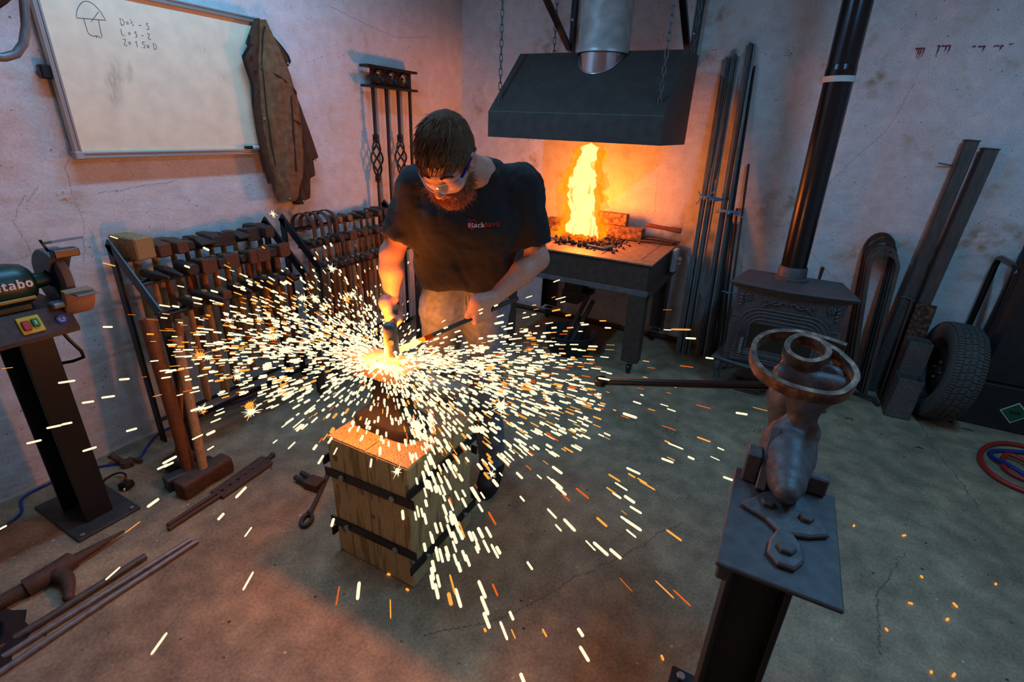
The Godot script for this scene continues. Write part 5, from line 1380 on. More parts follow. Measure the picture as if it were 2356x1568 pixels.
func build_jacket() -> void:
	var t := thing("leather_jacket", "brown suede work jacket hanging by its collar at the whiteboard corner", "jacket", Vector3(-2.6, 1.08, -2.1))
	var x := -2.615
	part("front_body", cloth(FRONT, x, 0.05, 0.016, 3.0), "suede", t)
	part("front_flap", cloth([[2.035, -2.02, -2.04], [1.916, -1.948, -2.02], [1.90, -1.957, -2.015], [1.848, -1.914, -2.0], [1.813, -1.922, -1.995], [1.725, -1.944, -1.985], [1.638, -1.932, -1.975], [1.49, -1.933, -1.975], [1.357, -1.942, -1.985], [1.222, -1.957, -1.995]], x - 0.005, 0.018, 0.01, 7.0), "suede_dark", t)
	part("collar", cloth([[1.975, -2.08, -2.10], [1.925, -2.09, -2.15], [1.885, -2.11, -2.186], [1.862, -2.12, -2.195], [1.83, -2.14, -2.172]], x - 0.005, 0.02, 0.006, 9.0), "suede_dark", t)
	part("sleeve", cloth([[1.84, -2.13, -2.168], [1.70, -2.16, -2.226], [1.586, -2.18, -2.265], [1.45, -2.19, -2.314], [1.35, -2.18, -2.345], [1.335, -2.18, -2.30], [1.25, -2.17, -2.305], [1.235, -2.17, -2.26], [1.118, -2.11, -2.245], [1.10, -2.115, -2.19], [1.088, -2.12, -2.175]], x - 0.02, 0.03, 0.014, 5.0), "suede_dark", t)
	var b := MB.new()
	for l in [[[1.95, -1.932 - 0.03], [1.90, -1.952], [1.85, -1.909], [1.81, -1.917], [1.72, -1.94], [1.64, -1.928]], [[1.97, -2.098], [1.925, -2.152], [1.885, -2.19], [1.86, -2.199], [1.835, -2.178]]]:
		var p := PackedVector3Array()
		for q in l: p.append(Vector3(x, q[0], q[1]))
		b = MB.new(); b.path(p, 0.006, 6); part("edge_binding", b, "lining", t, "dark piped edge")
	b = MB.new()
	for l in [[[1.80, -1.99], [1.775, -2.07], [1.735, -2.15], [1.70, -2.215]], [[1.745, -2.145], [1.775, -2.175]], [[1.725, -2.145], [1.60, -2.135], [1.45, -2.12], [1.25, -2.11]], [[1.72, -2.155], [1.69, -2.21]], [[1.56, -2.135], [1.535, -2.22]], [[2.0, -2.035], [1.83, -2.0], [1.6, -1.985], [1.42, -1.985], [1.25, -2.0]]]:
		var p := PackedVector3Array()
		for i in l.size() - 1:
			for k in 6:
				var f := k / 6.0; var y := lerpf(l[i][0], l[i + 1][0], f); var z := lerpf(l[i][1], l[i + 1][1], f)
				for r in FRONT.size() - 1:
					if y <= FRONT[r][0] and y > FRONT[r + 1][0]:
						var fr: float = (FRONT[r][0] - y) / (FRONT[r][0] - FRONT[r + 1][0]); var za := lerpf(FRONT[r][1], FRONT[r + 1][1], fr); var zb := lerpf(FRONT[r][2], FRONT[r + 1][2], fr)
						var sa := clampf((z - za) / (zb - za), 0.03, 0.97)
						p.append(Vector3(x + 0.05 * pow(sin(PI * sa), 0.6), y, lerpf(za, zb, sa)))
		if p.size() > 1: b.path(p, 0.0045, 5)
	part("seam", b, "stitch", t)
	for q in [[1.85, -1.94, 0.018], [1.79, -1.955, 0.02], [1.69, -1.955, 0.02], [1.845, -2.165, 0.02], [1.34, -2.29, 0.012], [1.135, -2.04, 0.045], [1.105, -2.16, 0.015], [1.56, -1.965, 0.02]]:
		b = MB.new(); b.ball(Vector3(x + q[2] + 0.004, q[0], q[1]), Vector3(0.004, 0.007, 0.007), 10); part("snap_button", b, "zinc" if q[0] < 1.6 or q[1] < -2.1 else "plastic_black", t)

# ---------------------------------------------------------------- wrought iron railing panel
func build_railing() -> void:
	var x := -2.635; var t := thing("iron_railing_panel", "black wrought iron railing panel with twisted baskets standing against the wall", "railing", Vector3(x, 0, -3.05))
	for y in [1.905, 1.787]:
		var b := MB.new(); b.bx(Vector3(x, y, -3.05), Vector3(0.075, 0.016, 0.515), 0.002); part("top_bar" if y > 1.9 else "lower_bar", b, "paint_black", t)
	var zs := [-2.868, -3.0, -3.125, -3.255]
	for i in 4:
		var b := MB.new(); var z: float = zs[i]
		if i % 2 == 0:
			b.bar(Vector3(x, 1.787, z), Vector3(x, 1.47, z), 0.019, 0.019); b.bar(Vector3(x, 1.18, z), Vector3(x, 0, z), 0.019, 0.019)
			for y in [1.475, 1.455, 1.20, 1.18]: b.lathe(xf(Vector3(x, y, z)), PackedVector2Array([Vector2(0.012, -0.014), Vector2(0.023, -0.007), Vector2(0.023, 0.007), Vector2(0.012, 0.014)]), 12)
		else:
			b.bar(Vector3(x, 1.787, z), Vector3(x, 0, z), 0.019, 0.019)
		b.bar(Vector3(x, 1.905, z), Vector3(x, 1.787, z), 0.012, 0.03, Vector3.RIGHT)
		var o := part("upright", b, "paint_black", t)
		if i % 2 == 0:
			for s in 4:
				b = MB.new(); var p := PackedVector3Array()
				for k in 25:
					var u := k / 24.0; var r := 0.007 + 0.033 * pow(sin(PI * u), 1.2); var a := TAU * (s / 4.0 + u * 0.75)
					p.append(Vector3(x + r * cos(a), 1.19 + 0.275 * u, z + r * sin(a)))
				b.path(p, 0.0068, 7); part("basket_wire", b, "paint_black", o)
	for i in 3:
		var c := Vector3(x, 1.846, (zs[i] + zs[i + 1]) / 2)
		var b := MB.new(); var p := PackedVector3Array()
		for k in 20: p.append(c + Vector3(0, sin(TAU * k / 20) * 0.045, cos(TAU * k / 20) * 0.045))
		b.path(p, 0.009, 8, true); var o := part("ring", b, "paint_black", t)
		b = MB.new(); p = PackedVector3Array()
		for k in 16: p.append(c + Vector3(0, sin(k * 0.42 + 1.5), cos(k * 0.42 + 1.5)) * lerpf(0.04, 0.012, k / 15.0))
		b.path(p, 0.006, 7); part("scroll", b, "paint_black", o)
		for s in [-1, 1]:
			b = MB.new()
			for e in [-1, 1]: b.prism(Transform3D(Basis(Vector3(0, 0, s), Vector3(0, e, 0), Vector3.RIGHT * s * e), c + Vector3(0, e * 0.055, s * 0.055)), PackedVector2Array([Vector2(0, 0), Vector2(-0.03, 0), Vector2(0, -0.03)]), 0.012)
			part("corner_gusset", b, "paint_black", t)

# ---------------------------------------------------------------- bars and offcuts on the back wall
func build_bar_stock() -> void:
	rng.seed = 33
	var zt := Z0 + 0.012
	var bars := []
	for i in 7: bars.append([Vector3(-0.51 + 0.0145 * i, 0.0, -3.77 - 0.022 * (i % 3)), Vector3(-0.587 + 0.0135 * i, [2.04, 2.055, 2.05, 2.06, 2.10, 2.07, 2.06, 2.03][i], zt + 0.012 * (i % 3)), 0.013 if i < 4 else 0.011, "mill_steel" if i % 3 != 2 else "dark_bar"])
	for i in 8: bars.append([Vector3(-0.365 + 0.0145 * i, 0.0, -3.78 - 0.02 * (i % 4)), Vector3(-0.452 + 0.009 * i, [2.12, 2.135, 2.13, 2.12, 2.125, 2.05, 1.98, 2.0][i], zt + 0.014 * (i % 3)), 0.012 if i < 5 else 0.009, ["mill_steel", "mill_steel", "dark_bar", "rust_bar"][i % 4]])
	for i in 6: bars.append([Vector3(-0.285 + 0.02 * i, 0.0, -3.90 - 0.016 * (i % 3)), Vector3(-0.375 + 0.015 * i, [0.93, 0.97, 0.985, 1.0, 1.095, 1.4][i], zt + 0.01 * (i % 2)), 0.011, "dark_bar" if i % 2 else "rust_bar"])
	for i in bars.size():
		var q: Array = bars[i]; var b := MB.new()
		if i % 4 == 1: b.bar(q[0] + Vector3(0, 0.002, 0), q[1], q[2] * 1.5, q[2] * 1.5)
		else: b.tube(q[0] + Vector3(0, 0.002, 0), q[1], q[2] * 0.8, -1.0, 10)
		var where := "bundle nearest the forge" if i < 7 else ("tall middle bundle" if i < 15 else "short bundle by the stove")
		solo("steel_bar", b, q[3], "%s leaning steel bar from the forge side in the %s" % [ORD[i if i < 7 else (i - 7 if i < 15 else i - 15)], where], "steel bar", q[0], "steel bars leaning on the back wall")
	var ring := func(c: Vector3, rx: float, rz: float, r: float, turns: int, called: String, label: String, tails: Array) -> void:
		var b := MB.new(); var p := PackedVector3Array()
		for k in 18 * turns:
			var a := TAU * k / 18.0
			p.append(c + Vector3(cos(a) * rx, 0.012 * sin(k * 0.35) + 0.006 * k / 18.0, sin(a) * rz))
		b.path(p, r, 6)
		for tl in tails: b.path(PackedVector3Array(tl), r, 6)
		b.ball(c + Vector3(rx * 0.2, 0.01, rz), Vector3(0.011, 0.011, 0.009), 8)
		solo(called, b, "twine_blue", label, "wire tie", c, "ties round the steel bars")
	ring.call(Vector3(-0.495, 1.15, -3.905), 0.074, 0.045, 0.0042, 3, "wire_tie", "pale blue wire tie with loose ends round the bundle nearest the forge", [[Vector3(-0.53, 1.15, -3.855), Vector3(-0.5, 1.18, -3.83), Vector3(-0.465, 1.22, -3.84), Vector3(-0.475, 1.29, -3.85)], [Vector3(-0.53, 1.16, -3.855), Vector3(-0.56, 1.19, -3.84), Vector3(-0.57, 1.205, -3.84)], [Vector3(-0.55, 1.15, -3.855), Vector3(-0.575, 1.12, -3.85)]])
	ring.call(Vector3(-0.36, 1.07, -3.91), 0.072, 0.05, 0.0042, 3, "wire_tie", "pale blue wire tie with one long end round the tall bundle", [[Vector3(-0.31, 1.07, -3.87), Vector3(-0.27, 1.065, -3.87), Vector3(-0.235, 1.045, -3.88)]])
	ring.call(Vector3(-0.26, 0.50, -3.92), 0.075, 0.035, 0.003, 1, "wire_tie", "bright blue cord tie low on the short bars beside the stove", [])

func build_steel_offcuts() -> void:
	for i in 4:                                       # U bends, one in front of the other
		var b := MB.new(); var p := PackedVector3Array(); var o := Vector3(0.013 * i, -0.034 * i, 0.036 * i)
		var l0 := Vector3(0.595, 0, -3.90) + o * Vector3(1.6, 0, 1); var r0 := Vector3(0.70, 0, -3.87) + o * Vector3(1, 0, 1)
		var l1 := Vector3(0.515, 0.93, -4.02) + o; var r1 := Vector3(0.665, 0.93, -4.02) + o
		p.append_array([l0, l0.lerp(l1, 0.5), l1])
		var rr := (r1 - l1) / 2.0
		for k in range(1, 12): p.append((l1 + r1) / 2 - rr * cos(PI * k / 12.0) + Vector3(0, 0.095 * sin(PI * k / 12.0), -0.012 * sin(PI * k / 12.0)))
		p.append_array([r1, r1.lerp(r0, 0.5), r0])
		b.strip(p, 0.034, 0.021, Vector3.BACK)
		solo("bent_steel_bar", b, "rust_bar" if i < 2 else "dark_bar", "%s U-shaped flat steel bar from the wall, standing between stove and square tubes" % ORD[i], "bent bar", l0, "U-shaped bars beside the stove")
	var tube := func(a: Vector3, e: Vector3, w: float, m: String, called: String, label: String, open: bool) -> Node3D:
		var t := thing(called, label, "steel tube", a, "square steel tubes by the tyre")
		var y := (e - a).normalized(); var x := (Vector3.RIGHT - y * y.x).normalized(); var z := x.cross(y)
		for k in 4:
			var d: Vector3 = [x, -x, z, -z][k]; var s: Vector3 = [z, z, x, x][k]; var b := MB.new()
			b.bar(a + d * (w / 2 - 0.003), e + d * (w / 2 - 0.003), 0.006, w, d, 0.001)
			part("wall_face", b, m, t)
		if not open:
			var b := MB.new(); b.box(Transform3D(Basis(x, y, z), e + y * 0.003), Vector3(w + 0.008, 0.006, w + 0.008), 0.001); part("end_cap", b, m, t)
		return t
	tube.call(Vector3(0.775, 0.004, -3.90), Vector3(0.85, 1.60, -3.99), 0.065, "dark_bar", "square_tube", "tallest dark square tube leaning on the wall above the tyre", false)
	tube.call(Vector3(0.86, 0.004, -3.885), Vector3(0.945, 1.56, -3.985), 0.07, "dark_bar", "square_tube", "second tall dark square tube, a little shorter, leaning beside the tallest", false)
	var ch := thing("rusty_channel", "short rusty brown steel channel leaning behind the open square tubes", "steel channel", Vector3(0.86, 0, -3.79))
	var b := MB.new(); b.bar(Vector3(0.885, 0.004, -3.76), Vector3(0.905, 0.655, -3.865), 0.105, 0.007, Vector3.RIGHT); part("web", b, "rust", ch)
	b = MB.new(); b.bar(Vector3(0.82, 0.004, -3.80), Vector3(0.825, 0.66, -3.905), 0.007, 0.09, Vector3.RIGHT); part("flange", b, "dark_bar", ch)
	b = MB.new(); b.path(PackedVector3Array([Vector3(0.77, 0.665, -3.91), Vector3(0.80, 0.668, -3.905), Vector3(0.845, 0.652, -3.90)]), 0.007, 8); part("hook", b, "dark_bar", ch)
	tube.call(Vector3(0.895, 0.004, -3.715), Vector3(0.905, 0.455, -3.735), 0.125, "scale_steel", "square_tube", "taller open square tube offcut standing on end beside the tyre", true)
	tube.call(Vector3(0.885, 0.004, -3.585), Vector3(0.892, 0.262, -3.592), 0.13, "scale_steel", "square_tube", "shorter open square tube offcut standing in front of the taller one", true)
	b = MB.new(); b.bar(Vector3(0.845, 1.46, -4.045), Vector3(0.74, 1.472, -4.02), 0.008, 0.008); solo("wall_peg", b, "mill_steel", "small steel peg sticking out beside the tallest square tube", "peg", Vector3(0.78, 1.46, -4.03))
	b = MB.new(); b.path(PackedVector3Array([Vector3(0.66, 0.02, -3.74), Vector3(0.78, 0.03, -3.68), Vector3(0.80, 0.01, -3.63)]), 0.012, 8); solo("short_rod", b, "black_steel", "short dark rod on the floor between U bars and square tubes", "rod", Vector3(0.72, 0, -3.7))
	b = MB.new(); b.lathe(Transform3D(Basis(Vector3.RIGHT, deg_to_rad(80)), Vector3(0.60, 0.05, -3.66)), PackedVector2Array([Vector2(0.03, -0.02), Vector2(0.048, -0.02), Vector2(0.05, 0), Vector2(0.048, 0.02), Vector2(0.03, 0.02), Vector2(0.03, -0.02)]), 20)
	solo("pipe_collar", b, "black_steel", "round dark pipe collar on the floor at the foot of the U bars", "pipe collar", Vector3(0.60, 0, -3.66))

func build_tyre() -> void:
	var c := Vector3(1.07, 0.302, -3.70); var t := thing("car_tyre", "worn black car tyre on its wheel leaning beside the square tubes", "tyre", Vector3(c.x, 0, c.z))
	var axis := Vector3(-0.99, 0.07, 0.08).normalized(); var up := (Vector3.UP - axis * axis.y).normalized(); var x := Transform3D(Basis(), c)
	x.basis = Basis(axis.cross(up).normalized(), axis, up)
	var b := MB.new()
	b.lathe(x, PackedVector2Array([Vector2(0.19, -0.07), Vector2(0.20, -0.078), Vector2(0.235, -0.086), Vector2(0.27, -0.082), Vector2(0.288, -0.072), Vector2(0.294, -0.06), Vector2(0.297, -0.03), Vector2(0.297, 0.03), Vector2(0.294, 0.06), Vector2(0.288, 0.072), Vector2(0.27, 0.082), Vector2(0.235, 0.086), Vector2(0.20, 0.078), Vector2(0.19, 0.07), Vector2(0.185, 0.0), Vector2(0.19, -0.07)]), 64)
	part("carcass", b, "tyre_rubber", t)
	var lug := MB.new(); lug.bx(Vector3(0.2985, 0, 0), Vector3(0.009, 0.024, 0.0165), 0.001); var shoulder := MB.new(); shoulder.box(xf(Vector3(0.294, 0.06, 0), 0, 0, 14), Vector3(0.009, 0.03, 0.0125), 0.001)
	b = MB.new()
	for i in 88:
		var r := Basis(Vector3.UP, TAU * i / 88)
		for y in [-0.033, 0.0, 0.033]: b.add(lug, x * Transform3D(r * Basis(Vector3.RIGHT, 0.25 * signf(y + 0.001)), r * Vector3(0, 0, 0)) * Transform3D(Basis(), Vector3(0, y, 0.004 * (i % 2))))
	part("tread_block", b, "tyre_rubber", t).set_meta("kind", "stuff")
	b = MB.new()
	for i in 104:
		var r := Basis(Vector3.UP, TAU * i / 104)
		for s in [1.0, -1.0]: b.add(shoulder, x * Transform3D(r * Basis(Vector3.RIGHT, 0.0 if s > 0 else PI), Vector3.ZERO))
	part("shoulder_block", b, "tyre_rubber", t).set_meta("kind", "stuff")
	b = MB.new()
	b.lathe(x, PackedVector2Array([Vector2(0.001, 0.02), Vector2(0.03, 0.022), Vector2(0.05, 0.03), Vector2(0.10, 0.035), Vector2(0.13, 0.02), Vector2(0.155, 0.015), Vector2(0.165, 0.05), Vector2(0.185, 0.068), Vector2(0.193, 0.076), Vector2(0.19, 0.066), Vector2(0.17, 0.04), Vector2(0.16, -0.06)]), 40)
	var w := part("wheel_rim", b, "black_steel", t)
	for i in 4:
		b = MB.new(); var d := Basis(Vector3.UP, TAU * i / 4) * Vector3(0.05, 0.036, 0); b.tube(x * d, x * (d + Vector3(0, 0.012, 0)), 0.01, 0.008, 8); part("wheel_nut", b, "zinc", w)
	b = MB.new(); b.lathe(x, PackedVector2Array([Vector2(0.001, 0.045), Vector2(0.024, 0.044), Vector2(0.028, 0.03)]), 20); part("hub_cap", b, "black_steel", w)

func build_trolley() -> void:
	var t := thing("steel_cabinet", "dark steel gas cabinet with a green diamond label beside the tyre", "cabinet", Vector3(1.5, 0, -3.87))
	var b := MB.new(); b.bx(Vector3(1.62, 0.14, -3.865), Vector3(0.80, 0.28, 0.33), 0.005); part("base_box", b, "tank_dark", t)
	b = MB.new(); b.prism(Transform3D(Basis(Vector3.RIGHT, Vector3.UP, Vector3.BACK), Vector3(1.63, 0, -3.87)), PackedVector2Array([Vector2(-0.38, 0.284), Vector2(0.38, 0.284), Vector2(0.38, 1.05), Vector2(-0.36, 1.05)]), 0.28, 0.006); part("upper_box", b, "tank_dark", t)
	b = MB.new(); b.box(xf(Vector3(1.455, 0.13, -3.699), 0, 0, 45), Vector3(0.098, 0.098, 0.002), 0.0003); var d := part("label_border", b, "print_white", t, "white edge of the diamond label")
	b = MB.new(); b.box(xf(Vector3(1.455, 0.13, -3.6975), 0, 0, 45), Vector3(0.088, 0.088, 0.002), 0.0003); part("label_field", b, "sign_green", d, "green diamond hazard label")
	b = MB.new(); b.bx(Vector3(1.455, 0.137, -3.696), Vector3(0.058, 0.007, 0.001), 0.0003); b.bx(Vector3(1.455, 0.125, -3.696), Vector3(0.045, 0.006, 0.001), 0.0003); part("label_print", b, "plastic_black", d)
	t = thing("push_rail", "black bent tube push rail of the trolley behind the tyre", "push rail", Vector3(1.18, 0, -3.8))
	b = MB.new(); b.path(PackedVector3Array([Vector3(1.178, 0.0, -4.0), Vector3(1.178, 0.5, -4.0), Vector3(1.178, 0.93, -3.99), Vector3(1.178, 0.965, -3.975), Vector3(1.178, 0.975, -3.94), Vector3(1.178, 0.975, -3.72), Vector3(1.178, 0.965, -3.675), Vector3(1.178, 0.93, -3.66), Vector3(1.178, 0.5, -3.66), Vector3(1.178, 0.0, -3.66)]), 0.017, 12)
	part("tube", b, "satin_black", t)
	b = MB.new(); b.tube(Vector3(1.178, 0.30, -4.0), Vector3(1.178, 0.30, -3.66), 0.012); part("cross_tube", b, "satin_black", t)
	b = MB.new(); var p := PackedVector3Array()
	for k in 60: p.append(Vector3(1.30 + 0.07 * cos(k * 0.32), 1.07 + 0.085 * sin(k * 0.32), -3.86 + 0.0012 * k))
	b.path(p, 0.012, 8); solo("coiled_blue_hose", b, "hose_blue", "coiled blue gas hose hanging on top of the dark cabinet", "hose", Vector3(1.30, 0.98, -3.83))
	b = MB.new(); p = PackedVector3Array()
	for k in 40: p.append(Vector3(1.315 + 0.05 * cos(k * 0.32), 1.065 + 0.06 * sin(k * 0.32), -3.85 + 0.0015 * k))
	b.path(p, 0.010, 8); solo("coiled_red_hose", b, "hose_red", "coiled red gas hose hanging inside the blue coil", "hose", Vector3(1.31, 1.0, -3.82))

# ---------------------------------------------------------------- things lying on the floor
func smooth_path(p: Array, step := 0.02) -> PackedVector3Array:
	var cv := Curve3D.new()
	for i in p.size():
		var d: Vector3 = (p[mini(i + 1, p.size() - 1)] - p[maxi(i - 1, 0)]) / 6.0
		cv.add_point(p[i], -d, d)
	cv.bake_interval = step
	return cv.get_baked_points()

func build_floor_tools() -> void:
	var t := thing("perforated_bar_tool", "rusty flat bar with a row of holes and two prongs on the floor", "hand tool", Vector3(-1.97, 0, -1.05))
	var b := MB.new(); var poly := PackedVector2Array()
	for q in [[-1.998, -0.965], [-1.915, -0.97], [-1.918, -0.99], [-1.938, -1.235], [-1.95, -1.25], [-2.02, -1.255], [-2.035, -1.24]]: poly.append(Vector2(q[0], -q[1]))
	b.prism(Transform3D(Basis(Vector3.RIGHT, Vector3.FORWARD, Vector3.UP), Vector3(0, 0.011, 0)), poly, 0.012, 0.002); var o := part("blade", b, "rust_brown", t)
	for i in 6:
		b = MB.new(); b.lathe(xf(Vector3(-1.957 - 0.005 * i, 0.0165, -0.995 - 0.042 * i)), PackedVector2Array([Vector2(0.001, 0.001), Vector2(0.008 - 0.0006 * i, 0.001), Vector2(0.008 - 0.0006 * i, 0)]), 12); part("hole", b, "plastic_black", o)
	for s in [-1, 1]:
		b = MB.new(); b.path(PackedVector3Array([Vector3(-1.945 + 0.012 * s, 0.009, -0.75 + 0.006 * s), Vector3(-1.952 + 0.013 * s, 0.01, -0.87), Vector3(-1.956 + 0.014 * s, 0.011, -0.97)]), 0.009, 10); part("prong", b, "rust_brown", t)
	b = MB.new(); b.tube(Vector3(-1.99, 0.012, -1.25), Vector3(-1.995, 0.014, -1.29), 0.011); b.ball(Vector3(-1.995, 0.016, -1.285), Vector3(0.014, 0.014, 0.014), 10); part("pivot", b, "black_steel", t)
	# pick
	t = thing("mattock", "rusty mattock with a long pointed blade lying near the grinder pedestal", "mattock", Vector3(-2.05, 0, -0.42))
	b = MB.new(); var g := []
	for r in [[-0.645, 0.003, 0.004], [-0.60, 0.01, 0.008], [-0.52, 0.02, 0.014], [-0.45, 0.028, 0.018]]:
		var row := []
		for j in 12: row.append(Vector3(-2.056 + cos(TAU * j / 12) * r[1], 0.022 + sin(TAU * j / 12) * r[2], r[0]))
		g.append(row)
	b.grid(g, true, true); part("blade", b, "rust_brown", t)
	b = MB.new(); b.path(smooth_path([Vector3(-2.056, 0.024, -0.47), Vector3(-2.045, 0.028, -0.42), Vector3(-2.04, 0.03, -0.37), Vector3(-2.042, 0.028, -0.33)]), 0.034, 12); b.path(smooth_path([Vector3(-2.04, 0.028, -0.405), Vector3(-1.985, 0.028, -0.42), Vector3(-1.935, 0.026, -0.41), Vector3(-1.89, 0.022, -0.39)]), 0.03, 12, false, 0.014); b.ball(Vector3(-1.888, 0.022, -0.388), Vector3(0.018, 0.016, 0.018), 10); part("head", b, "rust_brown", t)
	b = MB.new(); b.tube(Vector3(-2.042, 0.028, -0.34), Vector3(-2.06, 0.026, 0.10), 0.024, 0.022, 14); part("shaft", b, "rust_brown", t)
	for i in 2:
		b = MB.new()
		if i == 0: b.path(PackedVector3Array([Vector3(-1.80, 0.0105, -0.755), Vector3(-1.812, 0.0105, -0.45), Vector3(-1.83, 0.0105, 0.05)]), 0.0105, 10)
		else: b.path(PackedVector3Array([Vector3(-1.772, 0.0105, -0.765), Vector3(-1.775, 0.0105, -0.45), Vector3(-1.765, 0.0105, 0.05)]), 0.0105, 10)
		solo("long_steel_rod", b, "mill_steel", ["long dull steel rod on the floor, nearer the mattock", "long dull steel rod on the floor, farther from the mattock"][i], "rod", Vector3(-1.8, 0, -0.4), "pair of rods on the floor")
	b = MB.new(); b.path(PackedVector3Array([Vector3(-1.86, 0.014, -0.62), Vector3(-1.86, 0.014, -0.3), Vector3(-1.885, 0.014, 0.05)]), 0.013, 10, false); solo("steel_pipe", b, "dark_bar", "short dark pipe lying along the pair of long rods", "pipe", Vector3(-1.86, 0, -0.3))
	t = thing("dark_rag", "dark crumpled rag on the floor in the near corner", "rag", Vector3(-1.95, 0, -0.12))
	b = MB.new(); g = []; var n := noise(77, 9.0, 3)
	for i in 17:
		var row := []
		for j in 24:
			var a := TAU * j / 24.0; var u := i / 16.0
			var r := (0.02 + 0.13 * u) * (1.0 + 0.3 * n.get_noise_2d(cos(a) * 0.2, sin(a) * 0.2))
			row.append(Vector3(-1.97 + cos(a) * r * 1.3, maxf(0.003, 0.07 * (1.0 - u * u) * (1.0 + 1.2 * n.get_noise_2d(cos(a) * r * 2.0, sin(a) * r * 2.0))), -0.15 + sin(a) * r * 0.9))
		g.append(row)
	b.grid(g, true, false, true); part("cloth", b, "lining", t)
	t = thing("eye_rod", "thin dark rod with an eye at its end leaning by the anvil block", "rod", Vector3(-1.52, 0, -1.1))
	b = MB.new(); b.path(PackedVector3Array([Vector3(-1.515, 0.012, -1.095), Vector3(-1.57, 0.012, -1.19), Vector3(-1.66, 0.012, -1.335)]), 0.009, 10); part("shank", b, "black_steel", t)
	b = MB.new(); var p := PackedVector3Array()
	for k in 18: p.append(Vector3(-1.497, 0.012, -1.063) + Vector3(cos(TAU * k / 18) * 0.02, 0, sin(TAU * k / 18) * 0.034).rotated(Vector3.UP, 0.5))
	b.path(p, 0.009, 8, true); b.tube(Vector3(-1.513, 0.012, -1.088), Vector3(-1.52, 0.012, -1.10), 0.014); part("eye", b, "black_steel", t)
	t = thing("pinned_block", "small dark steel block with two round pins on the floor", "fixture", Vector3(-1.64, 0, -1.235))
	b = MB.new(); b.box(xf(Vector3(-1.643, 0.02, -1.236), 0, 8, 0), Vector3(0.075, 0.04, 0.065), 0.003); part("block", b, "rust_brown", t)
	for z in [-1.217, -1.252]:
		b = MB.new(); b.tube(Vector3(-1.66, 0.022, z), Vector3(-1.752, 0.022, z - 0.004), 0.0125, 0.0125, 14); part("pin", b, "black_steel", t)
	t = thing("small_clamp", "small rusty clamp on the floor at the foot of the wall", "clamp", Vector3(-2.54, 0, -0.89))
	b = MB.new(); b.path(smooth_path([Vector3(-2.60, 0.05, -0.86), Vector3(-2.58, 0.03, -0.87), Vector3(-2.54, 0.02, -0.88), Vector3(-2.49, 0.02, -0.90)]), 0.016, 10, false, 0.01); part("jaw", b, "rust_brown", t)
	b = MB.new(); b.lathe(xf(Vector3(-2.52, 0.0, -0.885)), PackedVector2Array([Vector2(0.001, 0.03), Vector2(0.024, 0.028), Vector2(0.028, 0.0)]), 16); b.tube(Vector3(-2.55, 0.015, -0.91), Vector3(-2.48, 0.015, -0.93), 0.009); part("screw", b, "rust_brown", t)

